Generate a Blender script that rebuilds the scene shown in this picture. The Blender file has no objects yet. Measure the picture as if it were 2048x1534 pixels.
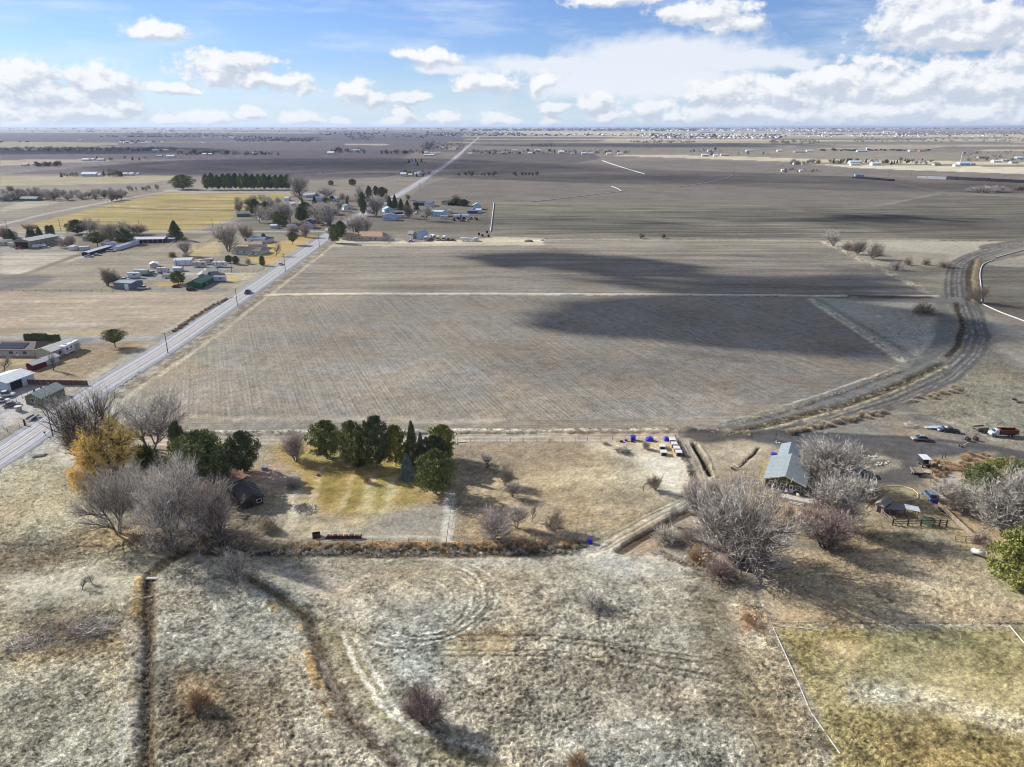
import bpy, math, random
import numpy as np
from mathutils import Vector, Matrix
R = math.radians
scene = bpy.context.scene
# ------------------------------------------------------------------ camera
H = 80.0                       # flying height of the camera, metres
F = 1419.0                     # focal length in pixels of the 2048 px wide photograph
HOR = 252.5                    # horizon row
PITCH = math.atan((767 - HOR) / F)
cam_d = bpy.data.cameras.new('camera')
cam_d.sensor_width = 36.0
cam_d.lens = 36.0 * F / 2048.0
cam_d.clip_start = 0.5
cam_d.clip_end = 300000
cam = bpy.data.objects.new('camera', cam_d)
cam.location = (0, 0, H)
cam.rotation_euler = (math.pi / 2 - PITCH, 0, 0)
scene.collection.objects.link(cam)
scene.camera = cam
# ------------------------------------------------------------------ light
SUN_EL, SUN_AZ = R(28), math.atan2(-0.88, 0.475)   # azimuth from +Y towards +X: the sun stands front left
sun_d = bpy.data.lights.new('sun', 'SUN')
sun_d.energy = 5.0
sun_d.angle = R(0.53)
sun_d.color = (1.0, 0.965, 0.915)
sun = bpy.data.objects.new('sun', sun_d)
sdir = Vector((math.sin(SUN_AZ) * math.cos(SUN_EL), math.cos(SUN_AZ) * math.cos(SUN_EL), math.sin(SUN_EL)))
sun.rotation_euler = sdir.to_track_quat('Z', 'Y').to_euler()
sun.location = (-200, 100, 150)
scene.collection.objects.link(sun)
vs = scene.view_settings
vs.view_transform = 'Standard'; vs.look = 'None'; vs.gamma = 1.0; vs.use_curve_mapping = False
vs.exposure = 0.63
scene.render.engine = 'CYCLES'
scene.cycles.max_bounces = 5
scene.cycles.diffuse_bounces = 2
scene.cycles.volume_bounces = 0
scene.cycles.filter_width = 1.05
scene.cycles.transparent_max_bounces = 8

sp_, cp_ = math.sin(PITCH), math.cos(PITCH)
def tdepth(py):
    k = (py - 767) / F
    return H / (sp_ + k * cp_)
def G(px, py):                 # ground point (z=0) seen at a place of the photograph
    k = (py - 767) / F
    t = H / (sp_ + k * cp_)
    return ((px - 1024) / F * t, t * (cp_ - k * sp_))
def ZH(by, ty):                # height in metres of something standing at row by and reaching row ty
    Y = G(0, by)[1]
    k = (ty - 767) / F
    return H - Y * (sp_ + k * cp_) / (cp_ - k * sp_)
def MW(px, by):                # metres for a width in pixels at row by
    return px * tdepth(by) / F
def azel(px, py):
    u, k = (px - 1024) / F, (py - 767) / F
    x, y, z = u, cp_ - k * sp_, -(sp_ + k * cp_)
    return math.atan2(x, y), math.asin(z / math.sqrt(x * x + y * y + z * z))

# ------------------------------------------------------------------ sky with clouds (world)
world = bpy.data.worlds.new('World'); scene.world = world; world.use_nodes = True
wn, wl = world.node_tree.nodes, world.node_tree.links
wn.clear()
class NT:                      # small node helper
    def __init__(s, tree): s.t = tree; s.n = tree.nodes; s.l = tree.links
    def new(s, typ, **kw):
        nd = s.n.new(typ)
        for k, v in kw.items(): setattr(nd, k, v)
        return nd
    def put(s, nd, idx, v):
        if v is None: return
        if isinstance(v, bpy.types.NodeSocket): s.l.new(v, nd.inputs[idx])
        else: nd.inputs[idx].default_value = v
    def math(s, op, a, b=None, c=None, clamp=False):
        nd = s.new('ShaderNodeMath', operation=op, use_clamp=clamp)
        s.put(nd, 0, a); s.put(nd, 1, b); s.put(nd, 2, c); return nd.outputs[0]
    def vec(s, op, a, b=None):
        nd = s.new('ShaderNodeVectorMath', operation=op)
        s.put(nd, 0, a); s.put(nd, 1, b)
        return nd.outputs['Value'] if op in ('DOT_PRODUCT', 'LENGTH') else nd.outputs[0]
    def ramp(s, v, a, b, o0=0.0, o1=1.0, smooth=True):
        nd = s.new('ShaderNodeMapRange')
        if smooth: nd.interpolation_type = 'SMOOTHSTEP'
        s.put(nd, 0, v); s.put(nd, 1, a); s.put(nd, 2, b); s.put(nd, 3, o0); s.put(nd, 4, o1)
        return nd.outputs[0]
    def mix(s, f, a, b, mode='MIX'):
        nd = s.new('ShaderNodeMix', data_type='RGBA', blend_type=mode)
        nd.clamp_factor = True
        s.put(nd, 0, f); s.put(nd, 6, a); s.put(nd, 7, b); return nd.outputs[2]
    def noise(s, vec, scale, detail=4, rough=0.55, dim='3D', dist=0.0):
        nd = s.new('ShaderNodeTexNoise', noise_dimensions=dim)
        if vec is not None: s.l.new(vec, nd.inputs['Vector'])
        nd.inputs['Scale'].default_value = scale; nd.inputs['Detail'].default_value = detail
        nd.inputs['Roughness'].default_value = rough; nd.inputs['Distortion'].default_value = dist
        return nd.outputs[0]

W = NT(world.node_tree)
sky = W.new('ShaderNodeTexSky', sky_type='NISHITA')
sky.sun_disc = False; sky.sun_elevation = SUN_EL; sky.sun_rotation = SUN_AZ
sky.air_density = 1.0; sky.dust_density = 0.3; sky.ozone_density = 2.5; sky.altitude = 700
tc = W.new('ShaderNodeTexCoord')
sep = W.new('ShaderNodeSeparateXYZ'); wl.new(tc.outputs['Generated'], sep.inputs[0])
az = W.math('ARCTAN2', sep.outputs[0], sep.outputs[1])
el = W.math('ARCSINE', sep.outputs[2])
comb = W.new('ShaderNodeCombineXYZ'); wl.new(az, comb.inputs[0]); wl.new(el, comb.inputs[1])
P0 = comb.outputs[0]
CLOUDS = [  # px, py, half width, half height
 (305,60,44,18),(322,70,38,12),(455,128,82,26),(440,142,60,28),(530,160,75,16),(610,180,22,14),(345,178,38,12),
 (30,160,75,36),(90,190,80,26),(200,170,62,34),(150,222,120,26),(250,212,40,20),(25,215,50,26),
 (715,182,34,20),(745,195,40,16),(815,196,34,14),(862,115,62,18),
 (1230,0,90,14),(1400,24,90,20),(1465,44,60,16),(1860,35,95,46),(1900,72,130,28),(1985,48,75,44),
 (1450,186,78,30),(1560,188,80,34),(1655,170,58,34),(1725,165,70,44),(1790,180,110,50),(1905,158,80,44),(2010,170,90,52),
 (1500,225,210,24),(1750,225,210,34),(1960,225,170,36),(2100,120,90,80),
 (405,234,48,16),(335,240,40,10),(495,228,30,14),(610,236,42,15),(690,242,26,9),(805,232,30,24),(790,244,50,10),(893,236,34,18),
 (990,238,30,16),(1020,243,22,10),(1100,216,28,14),(1098,240,24,12),(1195,208,36,18),(1215,232,50,16),(1290,214,30,16),(1350,232,60,14),
 (975,168,68,22),(1078,164,24,22),(60,240,60,12),(-120,190,100,50),(-260,220,120,30),
]
def cloud_group(cl, name, noise_amt):
    g = bpy.data.node_groups.new(name, 'ShaderNodeTree')
    g.interface.new_socket('P', in_out='INPUT', socket_type='NodeSocketVector')
    g.interface.new_socket('D', in_out='OUTPUT', socket_type='NodeSocketFloat')
    N = NT(g); gi = N.new('NodeGroupInput'); go = N.new('NodeGroupOutput')
    cur = None
    warp = N.new('ShaderNodeTexNoise', noise_dimensions='2D'); N.l.new(gi.outputs[0], warp.inputs['Vector'])
    warp.inputs['Scale'].default_value = 22; warp.inputs['Detail'].default_value = 2
    wv = N.vec('MULTIPLY', N.vec('SUBTRACT', warp.outputs['Color'], (0.5, 0.5, 0.5)), (0.03, 0.016, 0))
    p = N.vec('ADD', gi.outputs[0], wv)
    for cx, cy, rx, ry in cl:
        a, e = azel(cx, cy)
        ra = rx / F * 1.02; re = ry / F * 0.95
        v = N.vec('MULTIPLY', N.vec('SUBTRACT', p, (a, e, 0)), (1 / ra, 1 / re, 0))
        d = N.vec('DOT_PRODUCT', v, v)
        cur = d if cur is None else N.math('MINIMUM', cur, d)
    base = N.math('SUBTRACT', 1.0, N.math('SQRT', cur))
    sc = N.vec('MULTIPLY', gi.outputs[0], (1.0, 1.45, 1.0))
    n1 = N.noise(sc, 42, 7, 0.62, '2D')
    d = N.math('ADD', base, N.math('MULTIPLY', N.math('SUBTRACT', n1, 0.5), noise_amt))
    N.l.new(d, go.inputs[0])
    return g
cg = cloud_group(CLOUDS, 'cumulus', 1.6)
def use(g, p):
    nd = W.new('ShaderNodeGroup'); nd.node_tree = g; W.l.new(p, nd.inputs[0]); return nd.outputs[0]
D0 = use(cg, P0)
D1 = use(cg, W.vec('ADD', P0, (-0.006, 0.009, 0)))
alpha = W.ramp(D0, -0.16, 0.34)
lit = W.ramp(W.math('SUBTRACT', D0, D1), -0.35, 0.45)
low = W.noise(P0, 16, 5, 0.6, '2D')
lit = W.math('ADD', W.math('MULTIPLY', lit, 0.75), W.math('MULTIPLY', low, 0.42), clamp=True)
ccol = W.mix(lit, (4.3, 4.9, 6.0, 1), (8.2, 8.3, 8.5, 1))
# thin high sheet
SHEET = [(1130,130,190,22),(1330,110,210,42),(1280,160,240,44),(1480,118,150,26),(1200,175,160,26),(900,140,90,12),(1600,125,60,14)]
sg = cloud_group(SHEET, 'cirrus', 0.55)
S0 = use(sg, P0)
salpha = W.math('MULTIPLY', W.ramp(S0, -0.15, 0.5), 0.88)
wisp_v = W.vec('MULTIPLY', P0, (4.0, 26.0, 1.0))
wisp = W.math('MULTIPLY', W.ramp(W.noise(wisp_v, 1.4, 6, 0.6, '2D'), 0.42, 0.8), 0.42)
# sky away from the frame: added broken cumulus, thickened to neutralise the fill light
gen = W.ramp(W.noise(W.vec('MULTIPLY', tc.outputs['Generated'], (1, 1, 2.6)), 3.2, 6, 0.58), 0.455, 0.58)
out = W.math('MAXIMUM', W.ramp(W.math('ABSOLUTE', az), 0.70, 0.95), W.ramp(el, 0.17, 0.30))
galpha = W.math('MULTIPLY', W.math('MULTIPLY', gen, out), 0.85)
# sky colour: Nishita, a little deeper, paling to the horizon
skyc = W.mix(1.0, sky.outputs[0], (0.68, 0.78, 1.08, 1), 'MULTIPLY')
skyc = W.mix(W.ramp(el, 0.0, 0.085, 0.68, 0.0), skyc, (5.6, 7.0, 8.3, 1))
c = W.mix(wisp, skyc, (6.9, 7.6, 8.6, 1))
c = W.mix(salpha, c, (7.4, 7.7, 8.3, 1))
c = W.mix(galpha, c, (5.0, 5.1, 5.3, 1))
c = W.mix(W.math('MULTIPLY', alpha, W.ramp(el, -0.002, 0.06, 0.78, 0.97)), c, ccol)
bg = W.new('ShaderNodeBackground'); wl.new(c, bg.inputs[0]); bg.inputs[1].default_value = 0.077
wo = W.new('ShaderNodeOutputWorld'); wl.new(bg.outputs[0], wo.inputs[0])
world.cycles.sampling_method = 'MANUAL'
world.cycles.sample_map_resolution = 512

# ------------------------------------------------------------------ helpers
def s2l(c):
    c = c / 255.0
    return c / 12.92 if c <= 0.04045 else ((c + 0.055) / 1.055) ** 2.4
def lin(rgb, k=1.0): return tuple(s2l(v) * k for v in rgb)
def tag(o, label=None, cat=None, group=None, kind=None):
    if label: o['label'] = label
    if cat: o['category'] = cat
    if group: o['group'] = group
    if kind: o['kind'] = kind
    return o
def link(o, parent=None):
    scene.collection.objects.link(o)
    if parent is not None: o.parent = parent
    return o
def mesh(name, vs_, fs, mats=(), smooth=False, mi=None):
    me = bpy.data.meshes.new(name)
    me.from_pydata([tuple(v) for v in vs_], [], [tuple(f) for f in fs])
    for m in mats: me.materials.append(m)
    if mi is not None: me.polygons.foreach_set('material_index', mi)
    if smooth: me.polygons.foreach_set('use_smooth', [True] * len(me.polygons))
    me.update(); return me
def npmesh(name, V, T, mats=(), smooth=False, mi=None, n=3):
    V = np.asarray(V, np.float32); T = np.asarray(T, np.int32)
    me = bpy.data.meshes.new(name)
    me.vertices.add(len(V)); me.vertices.foreach_set('co', V.ravel())
    me.loops.add(T.size); me.loops.foreach_set('vertex_index', T.ravel())
    me.polygons.add(len(T))
    me.polygons.foreach_set('loop_start', np.arange(len(T), dtype=np.int32) * n)
    me.polygons.foreach_set('loop_total', np.full(len(T), n, np.int32))
    if smooth: me.polygons.foreach_set('use_smooth', np.ones(len(T), bool))
    for m in mats: me.materials.append(m)
    if mi is not None: me.polygons.foreach_set('material_index', np.asarray(mi, np.int32))
    me.update(calc_edges=True); return me
def obj(name, me, parent=None): return link(bpy.data.objects.new(name, me), parent)
def empty(name, loc, rz=0.0, sc=None):
    o = bpy.data.objects.new(name, None); o.location = loc; o.rotation_euler = (0, 0, rz)
    o.empty_display_size = 0.5
    if sc: o.scale = sc
    return link(o)
def copy_tree(o, parent=None):
    c = o.copy(); scene.collection.objects.link(c); c.parent = parent
    for ch in [x for x in kids.get(o.name, [])]: copy_tree(ch, c)
    return c
kids = {}
def vn(x, y, seed=0):          # value noise, numpy
    xi = np.floor(x).astype(np.int64); yi = np.floor(y).astype(np.int64)
    fx = x - xi; fy = y - yi
    fx = fx * fx * (3 - 2 * fx); fy = fy * fy * (3 - 2 * fy)
    def h(a, b):
        n = (a * 374761393 + b * 668265263 + seed * 974634777) & 0xffffffff
        n = ((n ^ (n >> 13)) * 1274126177) & 0xffffffff
        return ((n ^ (n >> 16)) & 0xffff) / 65535.0
    return (h(xi, yi) * (1 - fx) + h(xi + 1, yi) * fx) * (1 - fy) + (h(xi, yi + 1) * (1 - fx) + h(xi + 1, yi + 1) * fx) * fy
def fbm(x, y, seed=0, o=4):
    s = 0; a = 0.5; tot = 0
    for i in range(o):
        s = s + a * vn(x * 2 ** i, y * 2 ** i, seed + i * 17); tot += a; a *= 0.55
    return s / tot
# ------------------------------------------------------------------ simple materials
MATS = {}
def mat(name, rgb, rough=0.7, metal=0.0, var=0.12, scale=3.0, bump=0.0, island=0.0, spec=0.3, emit=None):
    if name in MATS: return MATS[name]
    m = bpy.data.materials.new(name); m.use_nodes = True
    N = NT(m.node_tree); b = N.n['Principled BSDF']
    c = (*rgb, 1)
    tcn = N.new('ShaderNodeTexCoord')
    nz = N.noise(tcn.outputs['Object'], scale, 5, 0.6)
    col = N.mix(N.ramp(nz, 0.3, 0.7), tuple(v * (1 - var) for v in rgb) + (1,), tuple(min(1, v * (1 + var)) for v in rgb) + (1,))
    if island:
        ge = N.new('ShaderNodeNewGeometry')
        col = N.mix(1.0, col, N.mix(ge.outputs['Random Per Island'], (1 - island,) * 3 + (1,), (1 + island, 1 + island, 1 + island * 0.8, 1)), 'MULTIPLY')
    N.l.new(col, b.inputs['Base Color'])
    b.inputs['Roughness'].default_value = rough; b.inputs['Metallic'].default_value = metal
    b.inputs['Specular IOR Level'].default_value = spec
    if bump:
        bn = N.new('ShaderNodeBump'); bn.inputs['Strength'].default_value = bump; bn.inputs['Distance'].default_value = 0.03
        N.l.new(nz, bn.inputs['Height']); N.l.new(bn.outputs[0], b.inputs['Normal'])
    MATS[name] = m; return m
# ------------------------------------------------------------------ the ground
K = 0.86                       # photographed sunlit tone -> albedo
us = np.concatenate([[-40, -12, -5, -2.6, -1.7, -1.25, -1.0], np.linspace(-0.86, -0.74, 9), np.arange(-0.73, 0.7301, 3.0 / F), np.linspace(0.74, 0.86, 9), [1.0, 1.25, 1.7, 2.6, 5, 12, 40]])
rows = np.concatenate([[HOR + 2.2], np.arange(HOR + 3, 300, 0.9), np.arange(300, 600, 1.5), np.arange(600, 1566, 2.0), [1580, 1620, 1700, 1850, 2100, 2500]])[::-1]
kk = (rows - 767) / F
tt = H / (sp_ + kk * cp_)
YY = tt * (cp_ - kk * sp_)
YY = np.concatenate([[-9000, -1500, -300, -60, 0], YY]); tt = np.concatenate([[2000, 600, 200, 90, 50], tt])
GX = us[None, :] * tt[:, None]; GY = np.repeat(YY[:, None], len(us), 1)
nr, nc = GX.shape
X = GX.ravel().copy(); Y = GY.ravel().copy(); T_ = np.repeat(tt, nc)
cell = T_ * 3.0 / F            # local vertex spacing, metres
COL = np.zeros((X.size, 3)); Z = np.zeros(X.size)
MK = np.zeros((X.size, 4)); MK[:, 3] = 1   # rows diagonal / rows east-west / rows along the road
RG = np.zeros((X.size, 4)); RG[:, 3] = 1   # tussocks / fine litter / streaks
REG = np.zeros(X.size, np.int8)
wx = (fbm(X / 9, Y / 9, 5, 3) - 0.5); wy = (fbm(X / 9, Y / 9, 9, 3) - 0.5)
wx2 = (vn(X / 1.3, Y / 1.3, 3) - 0.5); wy2 = (vn(X / 1.3, Y / 1.3, 4) - 0.5)
XW = X + np.clip(T_ / 60, 0, 6) * wx + 0.7 * wx2; YW = Y + np.clip(T_ / 60, 0, 6) * wy * 1.0 + 0.7 * wy2
def c3(rgb, k=None):
    c = np.array(lin(rgb)); g = c.mean(); c = g + (c - g) * 0.74
    return c * (K if k is None else k)
def seg_d(px, py, a, b):
    ax, ay = a; bx, by = b
    dx, dy = bx - ax, by - ay
    L = dx * dx + dy * dy + 1e-9
    s = np.clip(((px - ax) * dx + (py - ay) * dy) / L, 0, 1)
    return np.hypot(px - ax - s * dx, py - ay - s * dy)
def put(idx, a, rgb=None, mk=None, rg=None, reg=None, dz=None, k=None):
    if rgb is not None: COL[idx] = COL[idx] * (1 - a[:, None]) + c3(rgb, k) * a[:, None]
    if mk is not None: MK[idx, :3] = MK[idx, :3] * (1 - a[:, None]) + np.array(mk) * a[:, None]
    if rg is not None: RG[idx, :3] = RG[idx, :3] * (1 - a[:, None]) + np.array(rg) * a[:, None]
    if dz is not None: Z[idx] += dz * a
    if reg is not None: REG[idx[a > 0.5]] = reg
def poly(pts, rgb, soft=1.5, mk=(0,0,0), rg=(0.1,0.5,0.3), reg=0, a=1.0, var=0.0, warp=True):
    w = [G(x, y) for x, y in pts]
    xs = [p[0] for p in w]; ys = [p[1] for p in w]
    m = soft * 3 + 8
    idx = np.nonzero((X > min(xs) - m) & (X < max(xs) + m) & (Y > min(ys) - m) & (Y < max(ys) + m))[0]
    if not len(idx): return
    px, py = (XW[idx], YW[idx]) if warp else (X[idx], Y[idx])
    ins = np.zeros(len(idx), bool); d = np.full(len(idx), 1e9)
    for i in range(len(w)):
        a0, b0 = w[i], w[(i + 1) % len(w)]
        cond = ((a0[1] > py) != (b0[1] > py))
        xx = (b0[0] - a0[0]) * (py - a0[1]) / (b0[1] - a0[1] + 1e-12) + a0[0]
        ins ^= cond & (px < xx)
        d = np.minimum(d, seg_d(px, py, a0, b0))
    d = np.where(ins, d, -d)
    sf = np.maximum(soft, cell[idx] * 0.5)
    al = np.clip(0.5 + d / (2 * sf), 0, 1); al = al * al * (3 - 2 * al) * a
    if var: al = al * np.clip((fbm(X[idx] / (6 * soft), Y[idx] / (6 * soft), int(abs(pts[0][0])), 4) - 0.5 + var * 0.5) * 6 / 1.0, 0, 1)
    put(idx, al, rgb, mk, rg, reg)
def stroke(pts, w, rgb, soft=0.6, a=1.0, dz=None, mk=None, rg=None, reg=None, off=0.0, var=0.0, warp=0.6):
    wp = [G(x, y) for x, y in pts]
    if off:                    # parallel line to the left by off metres
        q = []
        for i, p in enumerate(wp):
            a0 = wp[max(0, i - 1)]; b0 = wp[min(len(wp) - 1, i + 1)]
            dx, dy = b0[0] - a0[0], b0[1] - a0[1]; L = math.hypot(dx, dy)
            q.append((p[0] - dy / L * off, p[1] + dx / L * off))
        wp = q
    for i in range(1):
        xs = [p[0] for p in wp]; ys = [p[1] for p in wp]
        m = w + soft * 2 + 6
        idx = np.nonzero((X > min(xs) - m) & (X < max(xs) + m) & (Y > min(ys) - m) & (Y < max(ys) + m))[0]
        if not len(idx): return
        px = X[idx] + (XW[idx] - X[idx]) * warp * 0.5; py = Y[idx] + (YW[idx] - Y[idx]) * warp * 0.5
        d = np.full(len(idx), 1e9)
        for a0, b0 in zip(wp[:-1], wp[1:]): d = np.minimum(d, seg_d(px, py, a0, b0))
        half = w / 2
        eff = np.maximum(half, cell[idx] * 0.55)
        sf = np.maximum(soft, cell[idx] * 0.5)
        al = np.clip((eff - d) / sf + 0.5, 0, 1) * np.clip(half / eff, 0.25, 1) * a
        if var: al = al * np.clip(0.5 + (fbm(X[idx] / 2.2, Y[idx] / 2.2, 77, 3) - 0.5) * 5 * var + (1 - var) * 0.5, 0, 1)
        put(idx, al, rgb, mk, rg, reg, dz)
# default: far farmland
COL[:] = c3((138, 126, 112))
big = fbm(X / 900, Y / 260, 2, 3); COL *= (0.80 + 0.4 * big)[:, None]
RG[:, :3] = (0.1, 0.5, 0.5)
FIELD = dict(mk=(0,0.3,0), rg=(0,0.6,0.5), reg=1)
def fld(p, rgb, **kw):
    d = dict(FIELD); d.update(kw); poly(p, rgb, **d)
# --- far strips (thin fields towards the horizon)
rng = random.Random(4)
fcol = [(165,150,128),(120,110,108),(176,160,132),(112,102,100),(150,138,120),(128,118,108),(186,170,140)]
for y0 in np.arange(HOR + 3, 300, 3.1):
    x = -120
    while x < 2200:
        w = rng.uniform(140, 520)
        h = rng.uniform(1.6, 4.4)
        fld([(x, y0), (x + w, y0 + rng.uniform(-.4, .4)), (x + w - 20, y0 + h), (x - 20, y0 + h)], rng.choice(fcol), soft=4)
        x += w
fld([(-80,256),(980,257),(980,260),(-80,260)], (190,172,140), soft=10)
fld([(0,262),(640,263),(620,266),(0,266)], (184,168,136), soft=6)
fld([(1000,262),(1320,264),(1660,270),(2200,268),(2200,275),(1500,272),(1000,269)], (190,175,145), soft=6)
fld([(0,266),(920,268),(930,282),(0,284)], (114,104,106), soft=5)
fld([(0,283),(120,284),(235,287),(180,294),(0,293)], (176,160,126), soft=4)
fld([(235,286),(900,282),(880,300),(240,300)], (120,112,110), soft=5)
fld([(0,301),(560,300),(830,304),(800,318),(0,320)], (112,100,100), soft=4)
fld([(690,287),(780,288),(770,291),(690,290)], (196,180,150), soft=4)
fld([(0,320),(160,318),(235,322),(100,326),(0,333)], (186,168,132), soft=3)
fld([(10,348),(240,328),(400,318),(830,318),(800,336),(600,350),(340,351)], (110,98,98), soft=3)
fld([(-60,334),(120,327),(220,327),(0,346),(-60,350)], (128,118,110), soft=3)
fld([(420,332),(830,330),(790,341),(520,345)], (128,115,108), soft=3)
fld([(0,352),(350,351),(352,358),(300,366),(0,372)], (170,156,118), soft=3)
fld([(560,350),(800,345),(775,355),(600,362)], (116,104,100), soft=3)
fld([(960,283),(1420,287),(1700,300),(1700,306),(1180,306),(930,300)], (138,126,112), soft=4)
fld([(1240,306),(1440,310),(1640,318),(2120,322),(2120,312),(1680,300)], (146,134,115), soft=4)
fld([(1250,309),(1420,311),(1660,319),(2150,326),(2150,331),(1640,325),(1230,312)], (206,188,150), soft=2)
fld([(930,306),(1190,306),(1200,318),(1150,326),(915,322)], (112,102,96), soft=3)
fld([(1630,328),(2160,336),(2160,350),(1950,347),(1700,335)], (208,194,162), soft=2)
fld([(910,322),(1150,328),(1215,322),(1440,320),(1700,336),(2160,352),(2160,368),(1700,350),(905,354)], (130,118,108), soft=3)
fld([(905,353),(1700,351),(1880,384),(1750,412),(1300,407),(990,404),(810,398),(850,370)], (122,112,102), soft=3)
fld([(1700,350),(2160,368),(2160,390),(1895,383)], (124,112,100), soft=3)
fld([(985,407),(1560,409),(1815,476),(990,474)], (122,115,99), soft=2, rg=(0.1,0.6,1.4))
fld([(1560,409),(1760,412),(1885,388),(2160,400),(2160,480),(1820,477)], (112,105,92), soft=2, rg=(0.1,0.6,1.2))
fld([(800,412),(978,412),(975,468),(770,466),(745,445)], (124,115,100), soft=2)
# --- yellow hay field left
fld([(30,462),(60,448),(235,405),(335,384),(595,388),(570,396),(500,420),(440,448),(395,464)], (166,144,76), soft=2, rg=(0.1,0.5,1.0), mk=(0,0.2,0))
fld([(330,378),(600,380),(600,388),(325,385)], (160,150,140), soft=2)
stroke([(190,402),(300,402),(560,402)], 9, (126,114,84), soft=4, a=.8)
stroke([(170,413),(330,419),(500,421)], 8, (112,100,82), soft=3, a=.9)
stroke([(230,411),(330,415),(420,418)], 3, (190,176,150), soft=2, a=.8)
poly([(0,395),(230,392),(200,408),(0,448)], (140,130,112), soft=4, rg=(0.4,0.5,0.6))
poly([(40,403),(130,403),(90,412),(0,424),(0,418)], (182,168,146), soft=5, a=.6)
stroke([(-60,462),(0,450),(90,428),(170,412),(250,397),(345,381),(420,379),(600,381)], 7, (172,162,152), soft=2, reg=2, a=.95)
stroke([(0,347),(110,334),(250,324),(410,317),(520,311)], 9, (150,140,136), soft=3, a=.8)
stroke([(-60,466),(0,465),(350,464),(560,463),(668,462)], 9, (150,146,142), soft=2, reg=2)
stroke([(378,463),(480,437),(520,420)], 6, (150,142,130), soft=2)
# --- left farmsteads ground
poly([(-60,468),(60,470),(350,468),(480,470),(620,468),(640,480),(540,560),(460,585),(0,582),(-60,582)], (150,137,116), soft=2, rg=(0.4,0.7,0.6))
poly([(470,425),(700,392),(990,404),(978,470),(770,462),(640,462),(480,462)], (118,108,96), soft=5, a=.8, rg=(0.3,0.7,0.6))
poly([(0,505),(150,505),(180,512),(60,545),(0,563)], (176,164,146), soft=3, rg=(0.1,0.6,0.9))
poly([(-60,550),(40,548),(120,552),(60,575),(-60,586)], (118,108,104), soft=3, rg=(0,0.6,0.5))
stroke([(0,560),(60,545),(150,512),(165,508)], 6, (118,104,74), soft=3, a=.8)
poly([(0,470),(130,468),(170,500),(60,500),(0,505)], (150,140,132), soft=3)
poly([(150,470),(350,466),(420,470),(330,490),(230,505),(160,505)], (122,108,82), soft=3, a=.8, var=1.1)
poly([(255,560),(300,548),(370,530),(470,533),(420,552),(330,562)], (150,144,138), soft=2)
poly([(305,565),(360,562),(372,572),(310,573)], (182,150,82), soft=2)
poly([(445,550),(520,549),(500,560),(450,562)], (190,164,104), soft=2)
poly([(448,570),(485,566),(480,576),(450,578)], (192,160,80), soft=1)
poly([(425,562),(490,560),(475,582),(410,582)], (140,134,130), soft=1, a=.6)
poly([(470,490),(560,486),(600,470),(640,472),(590,500),(560,525),(500,525)], (190,158,76), soft=2, a=.9, var=1.2)
poly([(520,518),(560,517),(552,528),(520,528)], (196,150,80), soft=1)
poly([(360,500),(440,478),(440,510),(380,515)], (186,160,104), soft=3, a=.7, var=1.1)
stroke([(330,548),(520,547),(525,549)], 3.2, (196,186,170), soft=1)
stroke([(290,578),(420,576),(470,582)], 5, (140,136,132), soft=1)
poly([(-60,585),(270,584),(460,585),(430,610),(335,668),(300,672),(0,672),(-60,672)], (174,154,128), soft=1.5, rg=(0.5,0.8,0.7), reg=4)
poly([(20,662),(220,662),(200,672),(0,672)], (158,150,96), soft=3, a=.5)
stroke([(-60,675),(80,674),(250,676),(330,678)], 6, (154,148,142), soft=1, reg=2)
poly([(130,678),(200,676),(175,690),(150,712),(120,706)], (128,124,120), soft=1)
poly([(-60,680),(60,680),(190,690),(255,683),(335,684),(250,725),(175,772),(50,762),(-60,762)], (158,136,106), soft=1.5, rg=(0.6,0.7,0.4))
poly([(-40,712),(70,715),(60,730),(-40,728)], (186,160,106), soft=2, a=.8)
poly([(255,686),(330,682),(300,700),(240,705)], (184,152,96), soft=3, a=.6, var=1)
poly([(-60,765),(60,768),(190,770),(110,830),(60,862),(0,890),(-60,900)], (168,160,156), soft=1.5, rg=(0,0.5,0.3), reg=2)
poly([(0,800),(110,795),(140,805),(60,850),(0,858)], (182,174,168), soft=2, rg=(0,0.4,0.2))
stroke([(0,790),(60,775),(110,760)],2,(160,120,90),a=.3)
stroke([(455,596),(400,628),(335,668)], 5, (172,136,92), soft=1, dz=0.5, rg=(1,1,0), var=.6)
stroke([(463,598),(408,632),(345,670)], 2.4, (92,78,62), soft=.8, dz=-0.3, var=.6)
stroke([(335,690),(250,742),(190,775)], 5, (124,102,76), soft=1.5, a=.8, dz=-.2, rg=(1,1,0))
# --- right of the road: verge, middle fields
poly([(655,478),(800,478),(820,486),(1000,474),(1092,478),(1090,492),(650,497)], (200,184,152), soft=2, rg=(0.1,0.5,0.7))
poly([(640,490),(760,486),(900,488),(1090,486),(1070,494),(640,498)], (178,164,140), soft=2, a=.8)
stroke([(648,487),(700,487),(775,486),(800,480),(790,474),(770,473)], 4.5, (140,134,128), soft=1.2, reg=2)
fld([(628,502),(655,494),(1090,490),(1095,480),(1640,482),(1700,508),(1858,584),(540,585)], (147,135,119), soft=1.0, mk=(0,0.35,0), rg=(0.15,0.9,0.8))
fld([(505,600),(545,592),(1608,594),(1625,600),(1805,720),(1790,737),(1560,818),(1400,858),(300,866),(190,866),(236,800)], (150,138,122), soft=.8, mk=(1,0,0), rg=(0.15,1.1,0.1))
fld([(505,602),(545,592),(560,596),(330,745),(240,810),(225,800)], (154,141,122), soft=1.6, mk=(0,0,1), rg=(0.1,0.8,0.1))
fld([(300,838),(1380,838),(1520,800),(1770,705),(1805,720),(1790,738),(1560,818),(1400,858),(300,866),(215,866),(225,838)], (145,133,116), soft=.8, mk=(0,1,0), rg=(0.1,0.8,0.1))
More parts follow.
